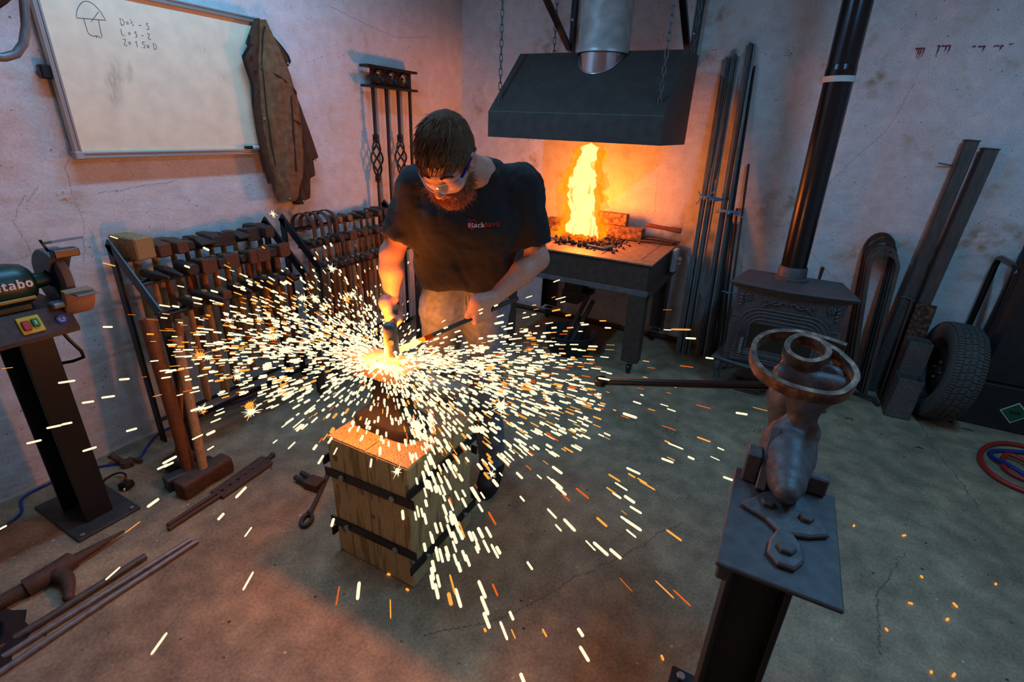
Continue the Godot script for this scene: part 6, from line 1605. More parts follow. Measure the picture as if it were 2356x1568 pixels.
func build_cables() -> void:
	var b := MB.new(); b.path(smooth_path([Vector3(-2.40, 0.007, -0.25), Vector3(-2.49, 0.007, -0.40), Vector3(-2.54, 0.007, -0.49), Vector3(-2.64, 0.007, -0.53), Vector3(-2.665, 0.007, -0.60), Vector3(-2.655, 0.007, -0.72), Vector3(-2.62, 0.007, -0.80), Vector3(-2.53, 0.007, -0.93), Vector3(-2.60, 0.007, -1.02), Vector3(-2.665, 0.007, -1.12), Vector3(-2.665, 0.007, -1.30), Vector3(-2.64, 0.007, -1.46), Vector3(-2.60, 0.007, -1.62), Vector3(-2.62, 0.007, -1.9)]), 0.0055, 7)
	solo("blue_power_cable", b, "cord_blue", "thin blue power cable running along the foot of the wall past the grinder", "cable", Vector3(-2.6, 0, -0.9))
	b = MB.new(); b.path(smooth_path([Vector3(-2.655, 0.012, -1.25), Vector3(-2.655, 0.012, -1.7), Vector3(-2.65, 0.012, -2.4), Vector3(-2.65, 0.012, -3.2)], 0.1), 0.011, 7)
	solo("skirting_pipe", b, "concrete_cord", "thin dark pipe lying along the wall behind the hammer racks", "pipe", Vector3(-2.655, 0, -2.2))
	var t := thing("power_plug", "black three pin plug with white label on its cord by the pedestal", "plug", Vector3(-2.36, 0, -0.80))
	b = MB.new(); b.box(xf(Vector3(-2.352, 0.018, -0.80), 0, 25, 0), Vector3(0.05, 0.034, 0.048), 0.008); part("body", b, "plastic_black", t)
	b = MB.new(); b.box(xf(Vector3(-2.331, 0.017, -0.787), 0, 25, 0), Vector3(0.002, 0.01, 0.026), 0.0003); part("sticker", b, "plastic_white", t)
	b = MB.new()
	for k in 3: b.box(xf(Vector3(-2.36, 0.042, -0.80) + Vector3(0.012 * (k - 1), 0, 0.008 if k == 1 else -0.008), 0, 25, 0), Vector3(0.006, 0.018, 0.004), 0.001)
	part("pin", b, "grinder_trim", t)
	b = MB.new(); b.path(smooth_path([Vector3(-2.375, 0.02, -0.81), Vector3(-2.42, 0.03, -0.83), Vector3(-2.47, 0.02, -0.82), Vector3(-2.49, 0.008, -0.78), Vector3(-2.46, 0.02, -0.76)]), 0.005, 7); part("cord", b, "plastic_black", t)
	b = MB.new(); b.path(smooth_path([Vector3(1.75, 0.013, -3.45), Vector3(1.52, 0.013, -3.52), Vector3(1.38, 0.013, -3.49), Vector3(1.27, 0.013, -3.36), Vector3(1.222, 0.013, -3.19), Vector3(1.25, 0.013, -3.06), Vector3(1.345, 0.013, -2.99), Vector3(1.5, 0.013, -2.98), Vector3(1.58, 0.013, -3.1), Vector3(1.45, 0.03, -3.26), Vector3(1.37, 0.03, -3.33), Vector3(1.32, 0.025, -3.24), Vector3(1.34, 0.013, -3.14), Vector3(1.5, 0.013, -3.07), Vector3(1.75, 0.013, -3.05)]), 0.0125, 10)
	solo("red_gas_hose", b, "hose_red", "loose red hose looped on the floor near the cabinet", "hose", Vector3(1.3, 0, -3.2))
	b = MB.new(); b.path(smooth_path([Vector3(1.8, 0.013, -3.38), Vector3(1.55, 0.03, -3.43), Vector3(1.42, 0.013, -3.42), Vector3(1.31, 0.013, -3.36), Vector3(1.29, 0.013, -3.28), Vector3(1.32, 0.035, -3.20), Vector3(1.38, 0.035, -3.12), Vector3(1.5, 0.03, -3.02), Vector3(1.8, 0.013, -2.9)]), 0.011, 10)
	solo("blue_gas_hose", b, "hose_blue", "loose blue hose on the floor inside the red hose loop", "hose", Vector3(1.35, 0, -3.2))

# ---------------------------------------------------------------- the blacksmith
func sample(f: Field, p: Vector3) -> float:
	var q := (p - f.o) / f.c
	if q.x < 0 or q.y < 0 or q.z < 0 or q.x >= f.nx - 1 or q.y >= f.ny - 1 or q.z >= f.nz - 1: return 1.0
	var i := Vector3i(q); var t := q - Vector3(i); var r := 0.0
	for k in 8:
		var o := Vector3i(k & 1, (k >> 1) & 1, (k >> 2) & 1); var j := i + o
		r += f.d[(j.z * f.ny + j.y) * f.nx + j.x] * (t.x if o.x else 1.0 - t.x) * (t.y if o.y else 1.0 - t.y) * (t.z if o.z else 1.0 - t.z)
	return r

func hand_into(mb: MB, grip: Vector3, axis: Vector3, wrist: Vector3, left: bool, rad: float) -> void:
	var Y := axis.normalized(); var W := wrist - grip; W = (W - Y * W.dot(Y)).normalized(); var N := W.cross(Y) * (-1.0 if left else 1.0)
	var at := func(n: float, w: float, y: float) -> Vector3: return grip + (N * n + W * w + Y * y) * 0.001
	var f := Field.new(grip - Vector3.ONE * 0.115, grip + Vector3.ONE * 0.115, 0.0038)
	var o := rad * 1000.0
	# palm: four metacarpals fan out from the wrist
	for k in 4:
		var y := 27.0 - 18.0 * k
		f.bone(at.call(-o - 8, 62, 6.0 - 7.0 * k + 4), at.call(-o - 10, -4, y), 0.013, 0.0112, 0.012)
	f.bone(wrist, at.call(-o - 6, 60, -6), 0.029, 0.026, 0.03)
	for k in 4:
		var y := 28.5 - 19.4 * k; var s: float = [1.0, 1.08, 1.02, 0.86][k]; var r: float = [0.0092, 0.0095, 0.0092, 0.0082][k]
		f.bone(at.call(-o - 9, -6, y), at.call(-o * 0.2 + 2, -o - 12 * s, y), r * 1.06, r, 0.003)
		f.bone(at.call(-o * 0.2 + 2, -o - 12 * s, y), at.call(o + 10, -4, y - 1), r, r * 0.94, 0.003)
		f.bone(at.call(o + 10, -4, y - 1), at.call(o + 5, 14 * s, y - 1), r * 0.94, r * 0.8, 0.003)
		f.blob(at.call(-o - 12, -9, y), Vector3.ONE * 0.0092, Basis(), 0.005)
	# thumb leaves the side of the palm and closes over the fingers
	f.bone(at.call(-o - 2, 48, 22), at.call(-o + 6, 24, 40), 0.0155, 0.0125, 0.016)
	f.bone(at.call(-o + 6, 24, 40), at.call(4, o + 7, 45), 0.0122, 0.0112, 0.007)
	f.bone(at.call(4, o + 7, 45), at.call(o + 10, 8, 42), 0.0112, 0.009, 0.005)
	f.into(mb)
	# nails
	for k in 4:
		var y := 28.5 - 19.4 * k
		mb.ball(at.call(o + 12.5, 10, y - 1), Vector3.ONE * 0.0052, 8)

func strand(b: MB, p: Vector3, d: Vector3, bend: Vector3, l: float, r: float) -> void:
	var pts := PackedVector3Array()
	for k in 4:
		var u := k / 3.0
		pts.append(p + d * (l * u) + bend * (l * u * u))
	b.path(pts, r, 3, false, r * 0.25)

func build_person() -> void:
	rng.seed = 51
	var R := Vector3(-0.82, 0, 0.57)                   # his right
	var shR := Vector3(-1.185, 1.355, -1.50); var elR := Vector3(-1.245, 1.125, -1.40); var shL := Vector3(-0.872, 1.37, -1.69); var elL := Vector3(-0.79, 1.115, -1.70)
	var gR := Vector3(-1.215, 0.895, -1.362); var axR := Vector3(0.12, -0.02, 0.157); var wrR := Vector3(-1.232, 0.965, -1.372)
	var gL := Vector3(-0.905, 0.935, -1.475); var axL := Vector3(-0.195, -0.12, 0.29); var wrL := Vector3(-0.872, 0.995, -1.52)
	var neck := Vector3(-0.965, 1.41, -1.575); var head := Vector3(-0.945, 1.475, -1.335)
	var fw := Vector3(0.10, -0.72, 0.64).normalized(); var up := Vector3(0.16, 0.67, 0.70); up = (up - fw * up.dot(fw)).normalized()
	var H := Transform3D(Basis(up.cross(fw), up, fw), head)
	var hipR := Vector3(-1.175, 0.87, -1.62); var hipL := Vector3(-1.03, 0.87, -1.72); var knR := Vector3(-1.21, 0.48, -1.62); var knL := Vector3(-0.985, 0.48, -1.67); var anR := Vector3(-1.25, 0.09, -1.74); var anL := Vector3(-0.972, 0.09, -1.72)
	# body: one skin from the crown to the ankles
	var b := MB.new()
	var f := Field.new(Vector3(-1.42, 0.03, -1.92), Vector3(-0.66, 1.62, -1.22), 0.0115)
	var chest := Vector3(-1.01, 1.255, -1.565); var belly := Vector3(-1.075, 1.08, -1.63); var pel := Vector3(-1.10, 0.92, -1.665)
	for s in [-1, 1]:
		f.bone(chest + R * 0.07 * s, belly + R * 0.05 * s, 0.075, 0.062, 0.05)
		f.bone(belly + R * 0.05 * s, pel + R * 0.055 * s, 0.062, 0.065, 0.05)
	f.bone(shR, shL, 0.058, 0.058, 0.06); f.bone(chest, neck, 0.08, 0.06, 0.06)
	f.bone(shR, elR, 0.05, 0.041, 0.03); f.bone(elR, elR.lerp(wrR, 0.35), 0.043, 0.044, 0.02); f.bone(elR.lerp(wrR, 0.35), wrR, 0.044, 0.028, 0.02)
	f.bone(shL, elL, 0.05, 0.041, 0.03); f.bone(elL, elL.lerp(wrL, 0.35), 0.043, 0.044, 0.02); f.bone(elL.lerp(wrL, 0.35), wrL, 0.044, 0.028, 0.02)
	f.bone(neck, head + H.basis * Vector3(0, -0.05, -0.03), 0.058, 0.055, 0.03)
	f.bone(hipR, knR, 0.07, 0.05, 0.04); f.bone(knR, anR, 0.05, 0.035, 0.03); f.bone(hipL, knL, 0.07, 0.05, 0.04); f.bone(knL, anL, 0.05, 0.035, 0.03)
	f.into(b)
	hand_into(b, gR, axR, wrR, false, 0.013); hand_into(b, gL, axL, wrL, true, 0.0085)
	var h := Field.new(Vector3(-0.105, -0.14, -0.13), Vector3(0.105, 0.15, 0.145), 0.0042)
	h.blob(Vector3(0, 0.035, -0.012), Vector3(0.076, 0.088, 0.096)); h.blob(Vector3(0, -0.038, 0.028), Vector3(0.061, 0.082, 0.066)); h.blob(Vector3(0, -0.096, 0.06), Vector3(0.027, 0.02, 0.024), Basis(), 0.02)
	h.bone(Vector3(0, -0.04, -0.03), Vector3(0, -0.13, -0.05), 0.056, 0.056)
	h.bone(Vector3(-0.033, 0.022, 0.079), Vector3(0.033, 0.022, 0.079), 0.012, 0.012, 0.02)
	for s in [-1, 1]:
		h.blob(Vector3(0.042 * s, -0.026, 0.06), Vector3(0.023, 0.02, 0.022), Basis(), 0.02)
		h.blob(Vector3(0.032 * s, 0.004, 0.095), Vector3(0.017, 0.011, 0.013), Basis(), 0.012, true)
		h.blob(Vector3(0.031 * s, 0.003, 0.076), Vector3(0.0135, 0.0115, 0.013), Basis(), 0.004)
		h.blob(Vector3(0.08 * s, -0.004, -0.008), Vector3(0.009, 0.032, 0.02), Basis(Vector3.UP, -0.35 * s), 0.008)
		h.blob(Vector3(0.087 * s, -0.002, -0.002), Vector3(0.005, 0.018, 0.010), Basis(Vector3.UP, -0.35 * s), 0.006, true)
	h.bone(Vector3(0, 0.014, 0.088), Vector3(0, -0.026, 0.112), 0.0085, 0.0125, 0.012)
	for s in [-1, 1]: h.blob(Vector3(0.0125 * s, -0.031, 0.102), Vector3(0.008, 0.0075, 0.010), Basis(), 0.008)
	h.bone(Vector3(-0.021, -0.064, 0.083), Vector3(0.021, -0.064, 0.083), 0.0055, 0.0055, 0.008); h.bone(Vector3(-0.019, -0.074, 0.081), Vector3(0.019, -0.074, 0.081), 0.0062, 0.0062, 0.008)
	h.into(b, H)
	var base := Vector3(-1.1, 0, -1.7)
	for i in b.v.size(): b.v[i] -= base
	var man := part_mesh("person", b.mesh(), "skin", self, base)
	tag(man, "bearded person in black t-shirt and jeans bending over the anvil, hammering", "person")
	# t-shirt
	var n1 := noise(111, 5.0, 3); var n2 := noise(112, 14.0, 2)
	var folds := func(p: Vector3) -> float: return 0.010 * n1.get_noise_3d(p.x * 1.7, p.y * 1.0 + p.x * 1.2, p.z * 1.7) + 0.0035 * n2.get_noise_3d(p.x, p.y * 2.0 + p.z, p.z) + 0.003 * sin((p.y * 0.7 + p.x * 0.8 - p.z * 0.3) * 62.0 + 5.0 * n1.get_noise_3d(p.x, p.y, p.z)) * clampf(n1.get_noise_3d(p.x + 3.0, p.y, p.z) * 3.0 + 0.3, 0, 1) + (0.006 * sin((p.y + 0.25 * p.x) * 70.0 + 3.0 * n1.get_noise_3d(p.x, p.y, p.z)) * clampf((1.08 - p.y) / 0.12, 0, 1))
	var s1 := Field.new(Vector3(-1.42, 0.88, -1.92), Vector3(-0.66, 1.56, -1.30), 0.0085)
	for s in [-1, 1]:
		s1.bone(chest + R * 0.088 * s + Vector3(0.0, 0, 0.0), belly + R * 0.082 * s, 0.108, 0.103, 0.06)
		s1.bone(belly + R * 0.08 * s, pel + R * 0.085 * s - Vector3(0, 0.02, 0), 0.103, 0.104, 0.06)
	s1.bone(shR, shL, 0.076, 0.076, 0.07); s1.bone(chest, neck + Vector3(0, -0.01, 0), 0.11, 0.075, 0.07)
	s1.bone(shR, shR.lerp(elR, 0.80), 0.074, 0.066, 0.05); s1.bone(shL, shL.lerp(elL, 0.80), 0.076, 0.068, 0.05)
	s1.halfspace(Vector3(-1.1, 0.965, -1.66), Vector3(0.06, -1, 0.05).normalized())
	s1.halfspace(shR.lerp(elR, 0.80), (elR - shR).normalized(), elR, 0.088); s1.halfspace(shL.lerp(elL, 0.80), (elL - shL).normalized(), elL, 0.088)
	b = MB.new(); s1.into(b, Transform3D(), folds); var tee := part("t_shirt", b, "tee", man)
	# printed logo, wrapped on to the cloth
	var A := Vector3(-0.74, 1.318, -1.208); var D := Vector3(-0.514, -0.179, -0.839).normalized()
	var tr := Vector3(0.84, 0.05, -0.54); tr = (tr - D * tr.dot(D)).normalized(); var tu := tr.cross(D).normalized() * -1.0
	if tu.y < 0: tu = -tu
	var wrap := func(m: MB) -> void:
		for i in m.v.size():
			var p := A + tr * m.v[i].x + tu * m.v[i].y; var k := 0.0
			while k < 0.6 and sample(s1, p + D * k) - float(folds.call(p + D * k)) > 0.0005: k += 0.002
			m.v[i] = p + D * (k - 0.0045); m.n[i] = -D
	for q in [["Black", "print_white", -0.019, 0.0], ["Anvil", "print_red", 0.036, 0.002]]:
		var tm := text_mesh(q[0], 0.021, 0.001, "Droid Serif", 700); var ar := tm.surface_get_arrays(0); var m := MB.new()
		var ix: PackedInt32Array = ar[Mesh.ARRAY_INDEX] if ar[Mesh.ARRAY_INDEX] != null else PackedInt32Array(range(ar[Mesh.ARRAY_VERTEX].size()))
		for i in range(0, ix.size(), 3):
			var t3: Array = [ar[Mesh.ARRAY_VERTEX][ix[i]], ar[Mesh.ARRAY_VERTEX][ix[i + 1]], ar[Mesh.ARRAY_VERTEX][ix[i + 2]]]
			if (t3[0].z + t3[1].z + t3[2].z) < 0.0012: continue
			for p in t3: m.v.append(Vector3(p.x + q[2], p.y + q[3], 0)); m.n.append(-D); m.t.append(Vector2.ZERO)
		wrap.call(m); part("print_" + q[0].to_lower(), m, q[1], tee)
	var sw := MB.new()
	for l in [[[-0.084, 0.028], [-0.07, 0.03], [-0.066, 0.018], [-0.08, 0.008], [-0.083, -0.002], [-0.072, -0.008], [-0.06, -0.004]], [[-0.062, 0.026], [-0.044, 0.028], [-0.036, 0.016], [-0.046, 0.006], [-0.06, 0.004], [-0.066, -0.01], [-0.06, -0.022], [-0.05, -0.016], [-0.054, 0.004]], [[-0.075, 0.02], [-0.068, 0.0], [-0.07, -0.018], [-0.06, -0.024]]]:
		var p2 := []
		for q in l: p2.append(Vector3(q[0] * 0.62 + 0.004, q[1] * 0.62, 0))
		var sp := smooth_path(p2, 0.003)
		for i in sp.size() - 1:
			var d := (sp[i + 1] - sp[i]).normalized(); var nn := Vector3(-d.y, d.x, 0) * 0.0011
			for p in [sp[i] + nn, sp[i + 1] + nn, sp[i + 1] - nn, sp[i] + nn, sp[i + 1] - nn, sp[i] - nn]: sw.v.append(p); sw.n.append(-D); sw.t.append(Vector2.ZERO)
	wrap.call(sw); part("print_swirl", sw, "print_red", tee)
	# jeans and boots
	var df := func(p: Vector3) -> float: return 0.008 * n1.get_noise_3d(p.x, p.y * 2.2, p.z) + 0.003 * n2.get_noise_3d(p.x, p.y * 1.6, p.z)
	var j := Field.new(Vector3(-1.42, 0.04, -1.95), Vector3(-0.78, 1.02, -1.45), 0.0105)
	for s in [-1, 1]: j.bone(pel + R * 0.075 * s + Vector3(0, 0.05, 0), pel + R * 0.085 * s - Vector3(0, 0.06, 0), 0.093, 0.10, 0.05)
	j.bone(hipR, knR, 0.092, 0.07, 0.035); j.bone(knR, anR, 0.07, 0.062, 0.03); j.bone(hipL, knL, 0.092, 0.07, 0.035); j.bone(knL, anL, 0.07, 0.062, 0.03)
	j.halfspace(Vector3(-1.1, 0.985, -1.66), Vector3.UP); j.halfspace(Vector3(-1.1, 0.10, -1.7), Vector3.DOWN)
	b = MB.new(); j.into(b, Transform3D(), df); var jeans := part("jeans", b, "denim", man)
	b = MB.new()
	for l in [[Vector3(-1.045, 0.955, -1.4), Vector3(-1.04, 0.90, -1.4), Vector3(-1.05, 0.84, -1.4), Vector3(-1.075, 0.81, -1.4)], [Vector3(-1.055, 0.955, -1.4), Vector3(-1.052, 0.88, -1.4)]]:
		var sp := PackedVector3Array()
		for p in smooth_path(l, 0.01):
			var k := 0.0
			while k < 0.3 and sample(j, p - Vector3(0, 0, k)) - float(df.call(p - Vector3(0, 0, k))) > 0.0: k += 0.002
			sp.append(p - Vector3(0, 0, k - 0.001))
		b.path(sp, 0.003, 5)
	part("fly_seam", b, "denim_seam", jeans)
	for q in [[anR, Vector3(0.12, 0, 0.99)], [anL, Vector3(0.3, 0, 0.95)]]:
		b = MB.new(); var d: Vector3 = q[1].normalized(); var g: Vector3 = Vector3(q[0].x, 0, q[0].z)
		f = Field.new(g - Vector3(0.14, 0.01, 0.14), g + Vector3(0.22, 0.19, 0.26), 0.008)
		f.bone(g + Vector3(0, 0.16, 0), g + Vector3(0, 0.06, 0) - d * 0.02, 0.052, 0.048, 0.03); f.bone(g + Vector3(0, 0.052, 0) - d * 0.04, g + Vector3(0, 0.05, 0) + d * 0.13, 0.042, 0.042, 0.03); f.bone(g + Vector3(0, 0.085, 0), g + Vector3(0, 0.055, 0) + d * 0.10, 0.046, 0.042, 0.03)
		f.halfspace(g + Vector3(0, 0.012, 0), Vector3.DOWN); f.into(b)
		var bt := part("boot", b, "boot", man)
		b = MB.new(); var so := PackedVector2Array(); var sx := d.cross(Vector3.UP)
		for k in 20:
			var a := TAU * k / 20; so.append(Vector2(cos(a) * 0.048, sin(a) * 0.125 + 0.04))
		b.prism(Transform3D(Basis(sx, d, sx.cross(d)), g + Vector3(0, 0.0085, 0)), so, 0.017, 0.002); part("sole", b, "plastic_black", bt)
		b = MB.new()
		for k in 4: b.path(PackedVector3Array([g + d * (0.04 + 0.02 * k) + Vector3(0, 0.135 - 0.014 * k, 0) - sx * 0.022, g + d * (0.048 + 0.02 * k) + Vector3(0, 0.145 - 0.014 * k, 0), g + d * (0.04 + 0.02 * k) + Vector3(0, 0.135 - 0.014 * k, 0) + sx * 0.022]), 0.003, 5)
		part("lace", b, "hair_light", bt)
	# hair
	b = MB.new(); var hf := Field.new(Vector3(-0.115, -0.12, -0.14), Vector3(0.115, 0.17, 0.14), 0.005); var hn := noise(113, 40.0, 3)
	hf.blob(Vector3(0, 0.037, -0.014), Vector3(0.086, 0.099, 0.106)); hf.bone(Vector3(0, -0.02, -0.06), Vector3(0, -0.07, -0.065), 0.055, 0.045, 0.03)
	hf.halfspace(Vector3(0, 0.070, 0.088), Vector3(0, -0.68, 0.73))
	hf.into(b, H, func(p: Vector3) -> float: return 0.005 * hn.get_noise_3d(p.x, p.y * 0.4, p.z * 0.5))
	var hair := part("hair", b, "hair", man)
	var st := [MB.new(), MB.new()]; var crown := Vector3(0.012, 0.115, -0.062)
	for i in 4200:
		var v := Vector3(rng.randfn(0, 1), rng.randfn(0, 1), rng.randfn(0, 1)).normalized()
		var p := Vector3(0, 0.037, -0.014) + v * Vector3(0.0855, 0.0985, 0.1055)
		if (p - Vector3(0, 0.066, 0.086)).dot(Vector3(0, -0.68, 0.73)) > 0.0 or (v.y < -0.5 and v.z > -0.3): continue
		var nrm := (v / Vector3(0.0855, 0.0985, 0.1055)).normalized(); var flow := p - crown; flow = (flow - nrm * flow.dot(nrm) + Vector3(0.004, 0, 0.006)).normalized() + Vector3(-0.2, 0, 0.3)
		var len := rng.randf_range(0.022, 0.042) * (0.6 if absf(v.x) > 0.75 or v.z < -0.5 else 1.0)
		strand(st[0 if rng.randf() < 0.55 else 1], H * (p - nrm * 0.003), (H.basis * (flow + nrm * rng.randf_range(0.15, 0.5) + Vector3(rng.randfn(0, 0.15), rng.randfn(0, 0.15), rng.randfn(0, 0.15)))).normalized(), H.basis * (-nrm * rng.randf_range(0.1, 0.4)), len, 0.0013)
	part("hair_strands", st[0], "hair", hair); part("hair_strands", st[1], "hair_light", hair)
	# beard, moustache and brows
	b = MB.new(); var bf := Field.new(Vector3(-0.09, -0.17, -0.06), Vector3(0.09, 0.0, 0.14), 0.0045)
	bf.blob(Vector3(0, -0.07, 0.034), Vector3(0.0655, 0.064, 0.066)); bf.blob(Vector3(0, -0.115, 0.06), Vector3(0.042, 0.036, 0.036), Basis(), 0.03)
	bf.halfspace(Vector3(0, -0.052, 0.09), Vector3(0, 0.86, -0.10).normalized()); bf.blob(Vector3(0, -0.02, 0.09), Vector3(0.046, 0.026, 0.05), Basis(), 0.012, true); bf.halfspace(Vector3(0, -0.05, -0.012), Vector3(0, 0, -1))
	bf.bone(Vector3(0, -0.05, 0.096), Vector3(0.032, -0.062, 0.078), 0.0085, 0.007, 0.008); bf.bone(Vector3(0, -0.05, 0.096), Vector3(-0.032, -0.062, 0.078), 0.0085, 0.007, 0.008)
	bf.into(b, H, func(p: Vector3) -> float: return 0.005 * hn.get_noise_3d(p.x, p.y, p.z))
	var beard := part("beard", b, "beard", man)
	var bs := MB.new()
	for i in 3200:
		var v := Vector3(rng.randfn(0, 1), rng.randfn(0, 1), rng.randfn(0, 1)).normalized(); var p := Vector3(0, -0.073, 0.034) + v * Vector3(0.064, 0.062, 0.064)
		if p.y > -0.052 - 0.10 * maxf(0.0, p.z - 0.09) + (0.035 if absf(p.x) > 0.05 else 0.0) or p.z < -0.012: continue
		strand(bs, H * p, (H.basis * (v * 0.8 + Vector3(0, -0.5, 0.15) + Vector3(rng.randfn(0, 0.3), rng.randfn(0, 0.2), rng.randfn(0, 0.3)))).normalized(), H.basis * Vector3(rng.randfn(0, 0.4), -0.3, rng.randfn(0, 0.3)), rng.randf_range(0.008, 0.024), 0.001)
	part("beard_strands", bs, "beard", beard)
	b = MB.new()
	for i in 260:
		var s := -1.0 if i % 2 else 1.0; var u := rng.randf()
		strand(b, H * Vector3(s * lerpf(0.012, 0.05, u), 0.025 + 0.008 * sin(PI * u) + rng.randfn(0, 0.002), 0.092 - 0.016 * u * u), H.basis * Vector3(s * 0.8, 0.2, 0.35), Vector3.ZERO, 0.010, 0.0008)
	part("eyebrow", b, "hair", man)
	# safety glasses
	b = MB.new(); var g2 := []
	for i in 25:
		var a := lerpf(-1.15, 1.15, i / 24.0); var dip := 0.012 * exp(-pow(a / 0.16, 2.0))
		g2.append([H * Vector3(sin(a) * 0.074, 0.02, 0.028 + cos(a) * 0.082), H * Vector3(sin(a) * 0.076, 0.0, 0.032 + cos(a) * 0.084), H * Vector3(sin(a) * 0.074, -0.02 + dip, 0.03 + cos(a) * 0.082)])
	b.grid(g2); var gl := part("safety_glasses", b, "lens_clear", man, "clear wraparound safety glasses with blue arms")
	for e in [[0.02, 0.0], [-0.02, 1.0]]:
		b = MB.new(); var p := PackedVector3Array()
		for i in 25:
			var a := lerpf(-1.15, 1.15, i / 24.0); p.append(H * Vector3(sin(a) * 0.0745, e[0] + e[1] * 0.012 * exp(-pow(a / 0.16, 2.0)), 0.029 + cos(a) * 0.0825))
		b.path(p, 0.0011, 5); part("lens_rim", b, "plastic_white", gl)
	for s in [-1, 1]:
		b = MB.new(); var p := PackedVector3Array()
		for q in [[0.0675, 0.006, 0.064], [0.076, 0.012, 0.045], [0.082, 0.016, 0.012], [0.084, 0.014, -0.02], [0.080, -0.002, -0.05]]: p.append(H * Vector3(q[0] * s, q[1], q[2]))
		b.strip(p, 0.011, 0.0035, H.basis * Vector3.UP, 0.007); part("arm", b, "frame_blue", gl)
	# hammer in his right hand
	var ht := thing("forging_hammer", "blacksmith's hammer with rounded head striking the glowing bar", "hammer", gR)
	var hc := Vector3(-1.097, 0.886, -1.206); var hm := MB.new(); var ha := Vector3(0.03, -1, 0.0).normalized(); var hz := axR.normalized(); hz = (hz - ha * hz.dot(ha)).normalized()
	hm.add(loft_x([[-0.064, 0.003, 0.003], [-0.061, 0.014, 0.014], [-0.054, 0.0215, 0.0215], [-0.042, 0.0245, 0.0245], [-0.02, 0.0235, 0.0235], [0.0, 0.0265, 0.0255], [0.02, 0.0245, 0.0245], [0.042, 0.026, 0.026], [0.055, 0.026, 0.026], [0.059, 0.021, 0.021]], 2.6, 24), Transform3D(Basis(ha, hz.cross(ha), hz), hc))
	part("head", hm, "vise_iron", ht)
	b = MB.new(); b.tube(hc + axR.normalized() * 0.026, gR - axR.normalized() * 0.09, 0.011, 0.0145, 14); part("handle", b, "handle_mid", ht)
	# the bar in his left hand
	var tip := Vector3(-1.134, 0.814, -1.163); var dir := (gL - tip).normalized()
	var bt := thing("hot_steel_bar", "steel bar held in the left hand with its end glowing yellow on the anvil", "steel bar", gL)
	b = MB.new(); b.tube(tip + dir * 0.214, gL + dir * 0.16, 0.0085, 0.0085, 12); part("shaft", b, "black_steel", bt)
	b = MB.new(); b.tube(tip + dir * 0.16, tip + dir * 0.185, 0.0096, 0.0092, 12); part("glowing_neck", b, "orange_steel_glow", bt)
	b = MB.new(); b.tube(tip + dir * 0.185, tip + dir * 0.215, 0.0092, 0.0087, 12); part("glowing_neck", b, "warm_steel_glow", bt)
	b = MB.new(); b.path(PackedVector3Array([tip, tip + dir * 0.02, tip + dir * 0.09, tip + dir * 0.161]), 0.0135, 12, false, 0.0098); part("glowing_end", b, "hot_steel_glow", bt)
	var l := OmniLight3D.new(); l.name = "hot_light"; bt.add_child(l); l.position = tip + dir * 0.008 - gL
	l.light_color = HOT; l.light_energy = HOT_ENERGY; l.light_size = 0.045; l.omni_range = 8.0; l.omni_attenuation = 2.0; l.shadow_enabled = true

# ---------------------------------------------------------------- sparks off the hot bar
func near_seg(p: Vector3, a: Vector3, b: Vector3) -> float:
	return p.distance_to(Geometry3D.get_closest_point_to_segment(p, a, b))

func clear_of_things(p: Vector3) -> bool:
	if p.y < 0.02 or p.y > 1.22 or p.x < -2.2 or p.z < -2.6: return false
	if p.x > -1.31 and p.x < -0.86 and p.z > -1.46 and p.z < -0.99 and p.y < 0.56: return false
	if near_seg(p, Vector3(-1.1, 0.93, -1.66), Vector3(-1.0, 1.35, -1.57)) < 0.24: return false
	if near_seg(p, Vector3(-1.0, 0.1, -1.70), Vector3(-1.03, 0.9, -1.72)) < 0.12 or near_seg(p, Vector3(-1.24, 0.1, -1.72), Vector3(-1.18, 0.9, -1.62)) < 0.12: return false
	if near_seg(p, Vector3(-1.25, 1.13, -1.40), Vector3(-1.22, 0.88, -1.36)) < 0.075 or near_seg(p, Vector3(-0.79, 1.11, -1.7), Vector3(-0.905, 0.93, -1.47)) < 0.075: return false
	if near_seg(p, Vector3(-1.46, 0.765, -1.215), Vector3(-0.78, 0.765, -1.215)) < 0.06: return false
	if near_seg(p, Vector3(-1.097, 0.95, -1.206), Vector3(-1.097, 0.82, -1.206)) < 0.04: return false
	if p.x < -2.12 and p.z > -1.3 and p.y < 0.85 or p.x < -2.05 and p.z > -1.2: return false
	if near_seg(p, Vector3(0.13, 0.5, -1.2), Vector3(0.13, 1.1, -1.4)) < 0.2: return false
	return true

const FLOOR_SPARKS := [[0.72, -1.90], [0.88, -1.97], [0.83, -1.88], [0.63, -1.73], [1.04, -2.18], [0.74, -1.61], [0.81, -1.65], [0.77, -2.32], [0.57, -2.26], [0.79, -2.07], [-0.92, -1.01], [-1.01, -1.03], [-0.59, -1.02], [-0.04, -1.23]]

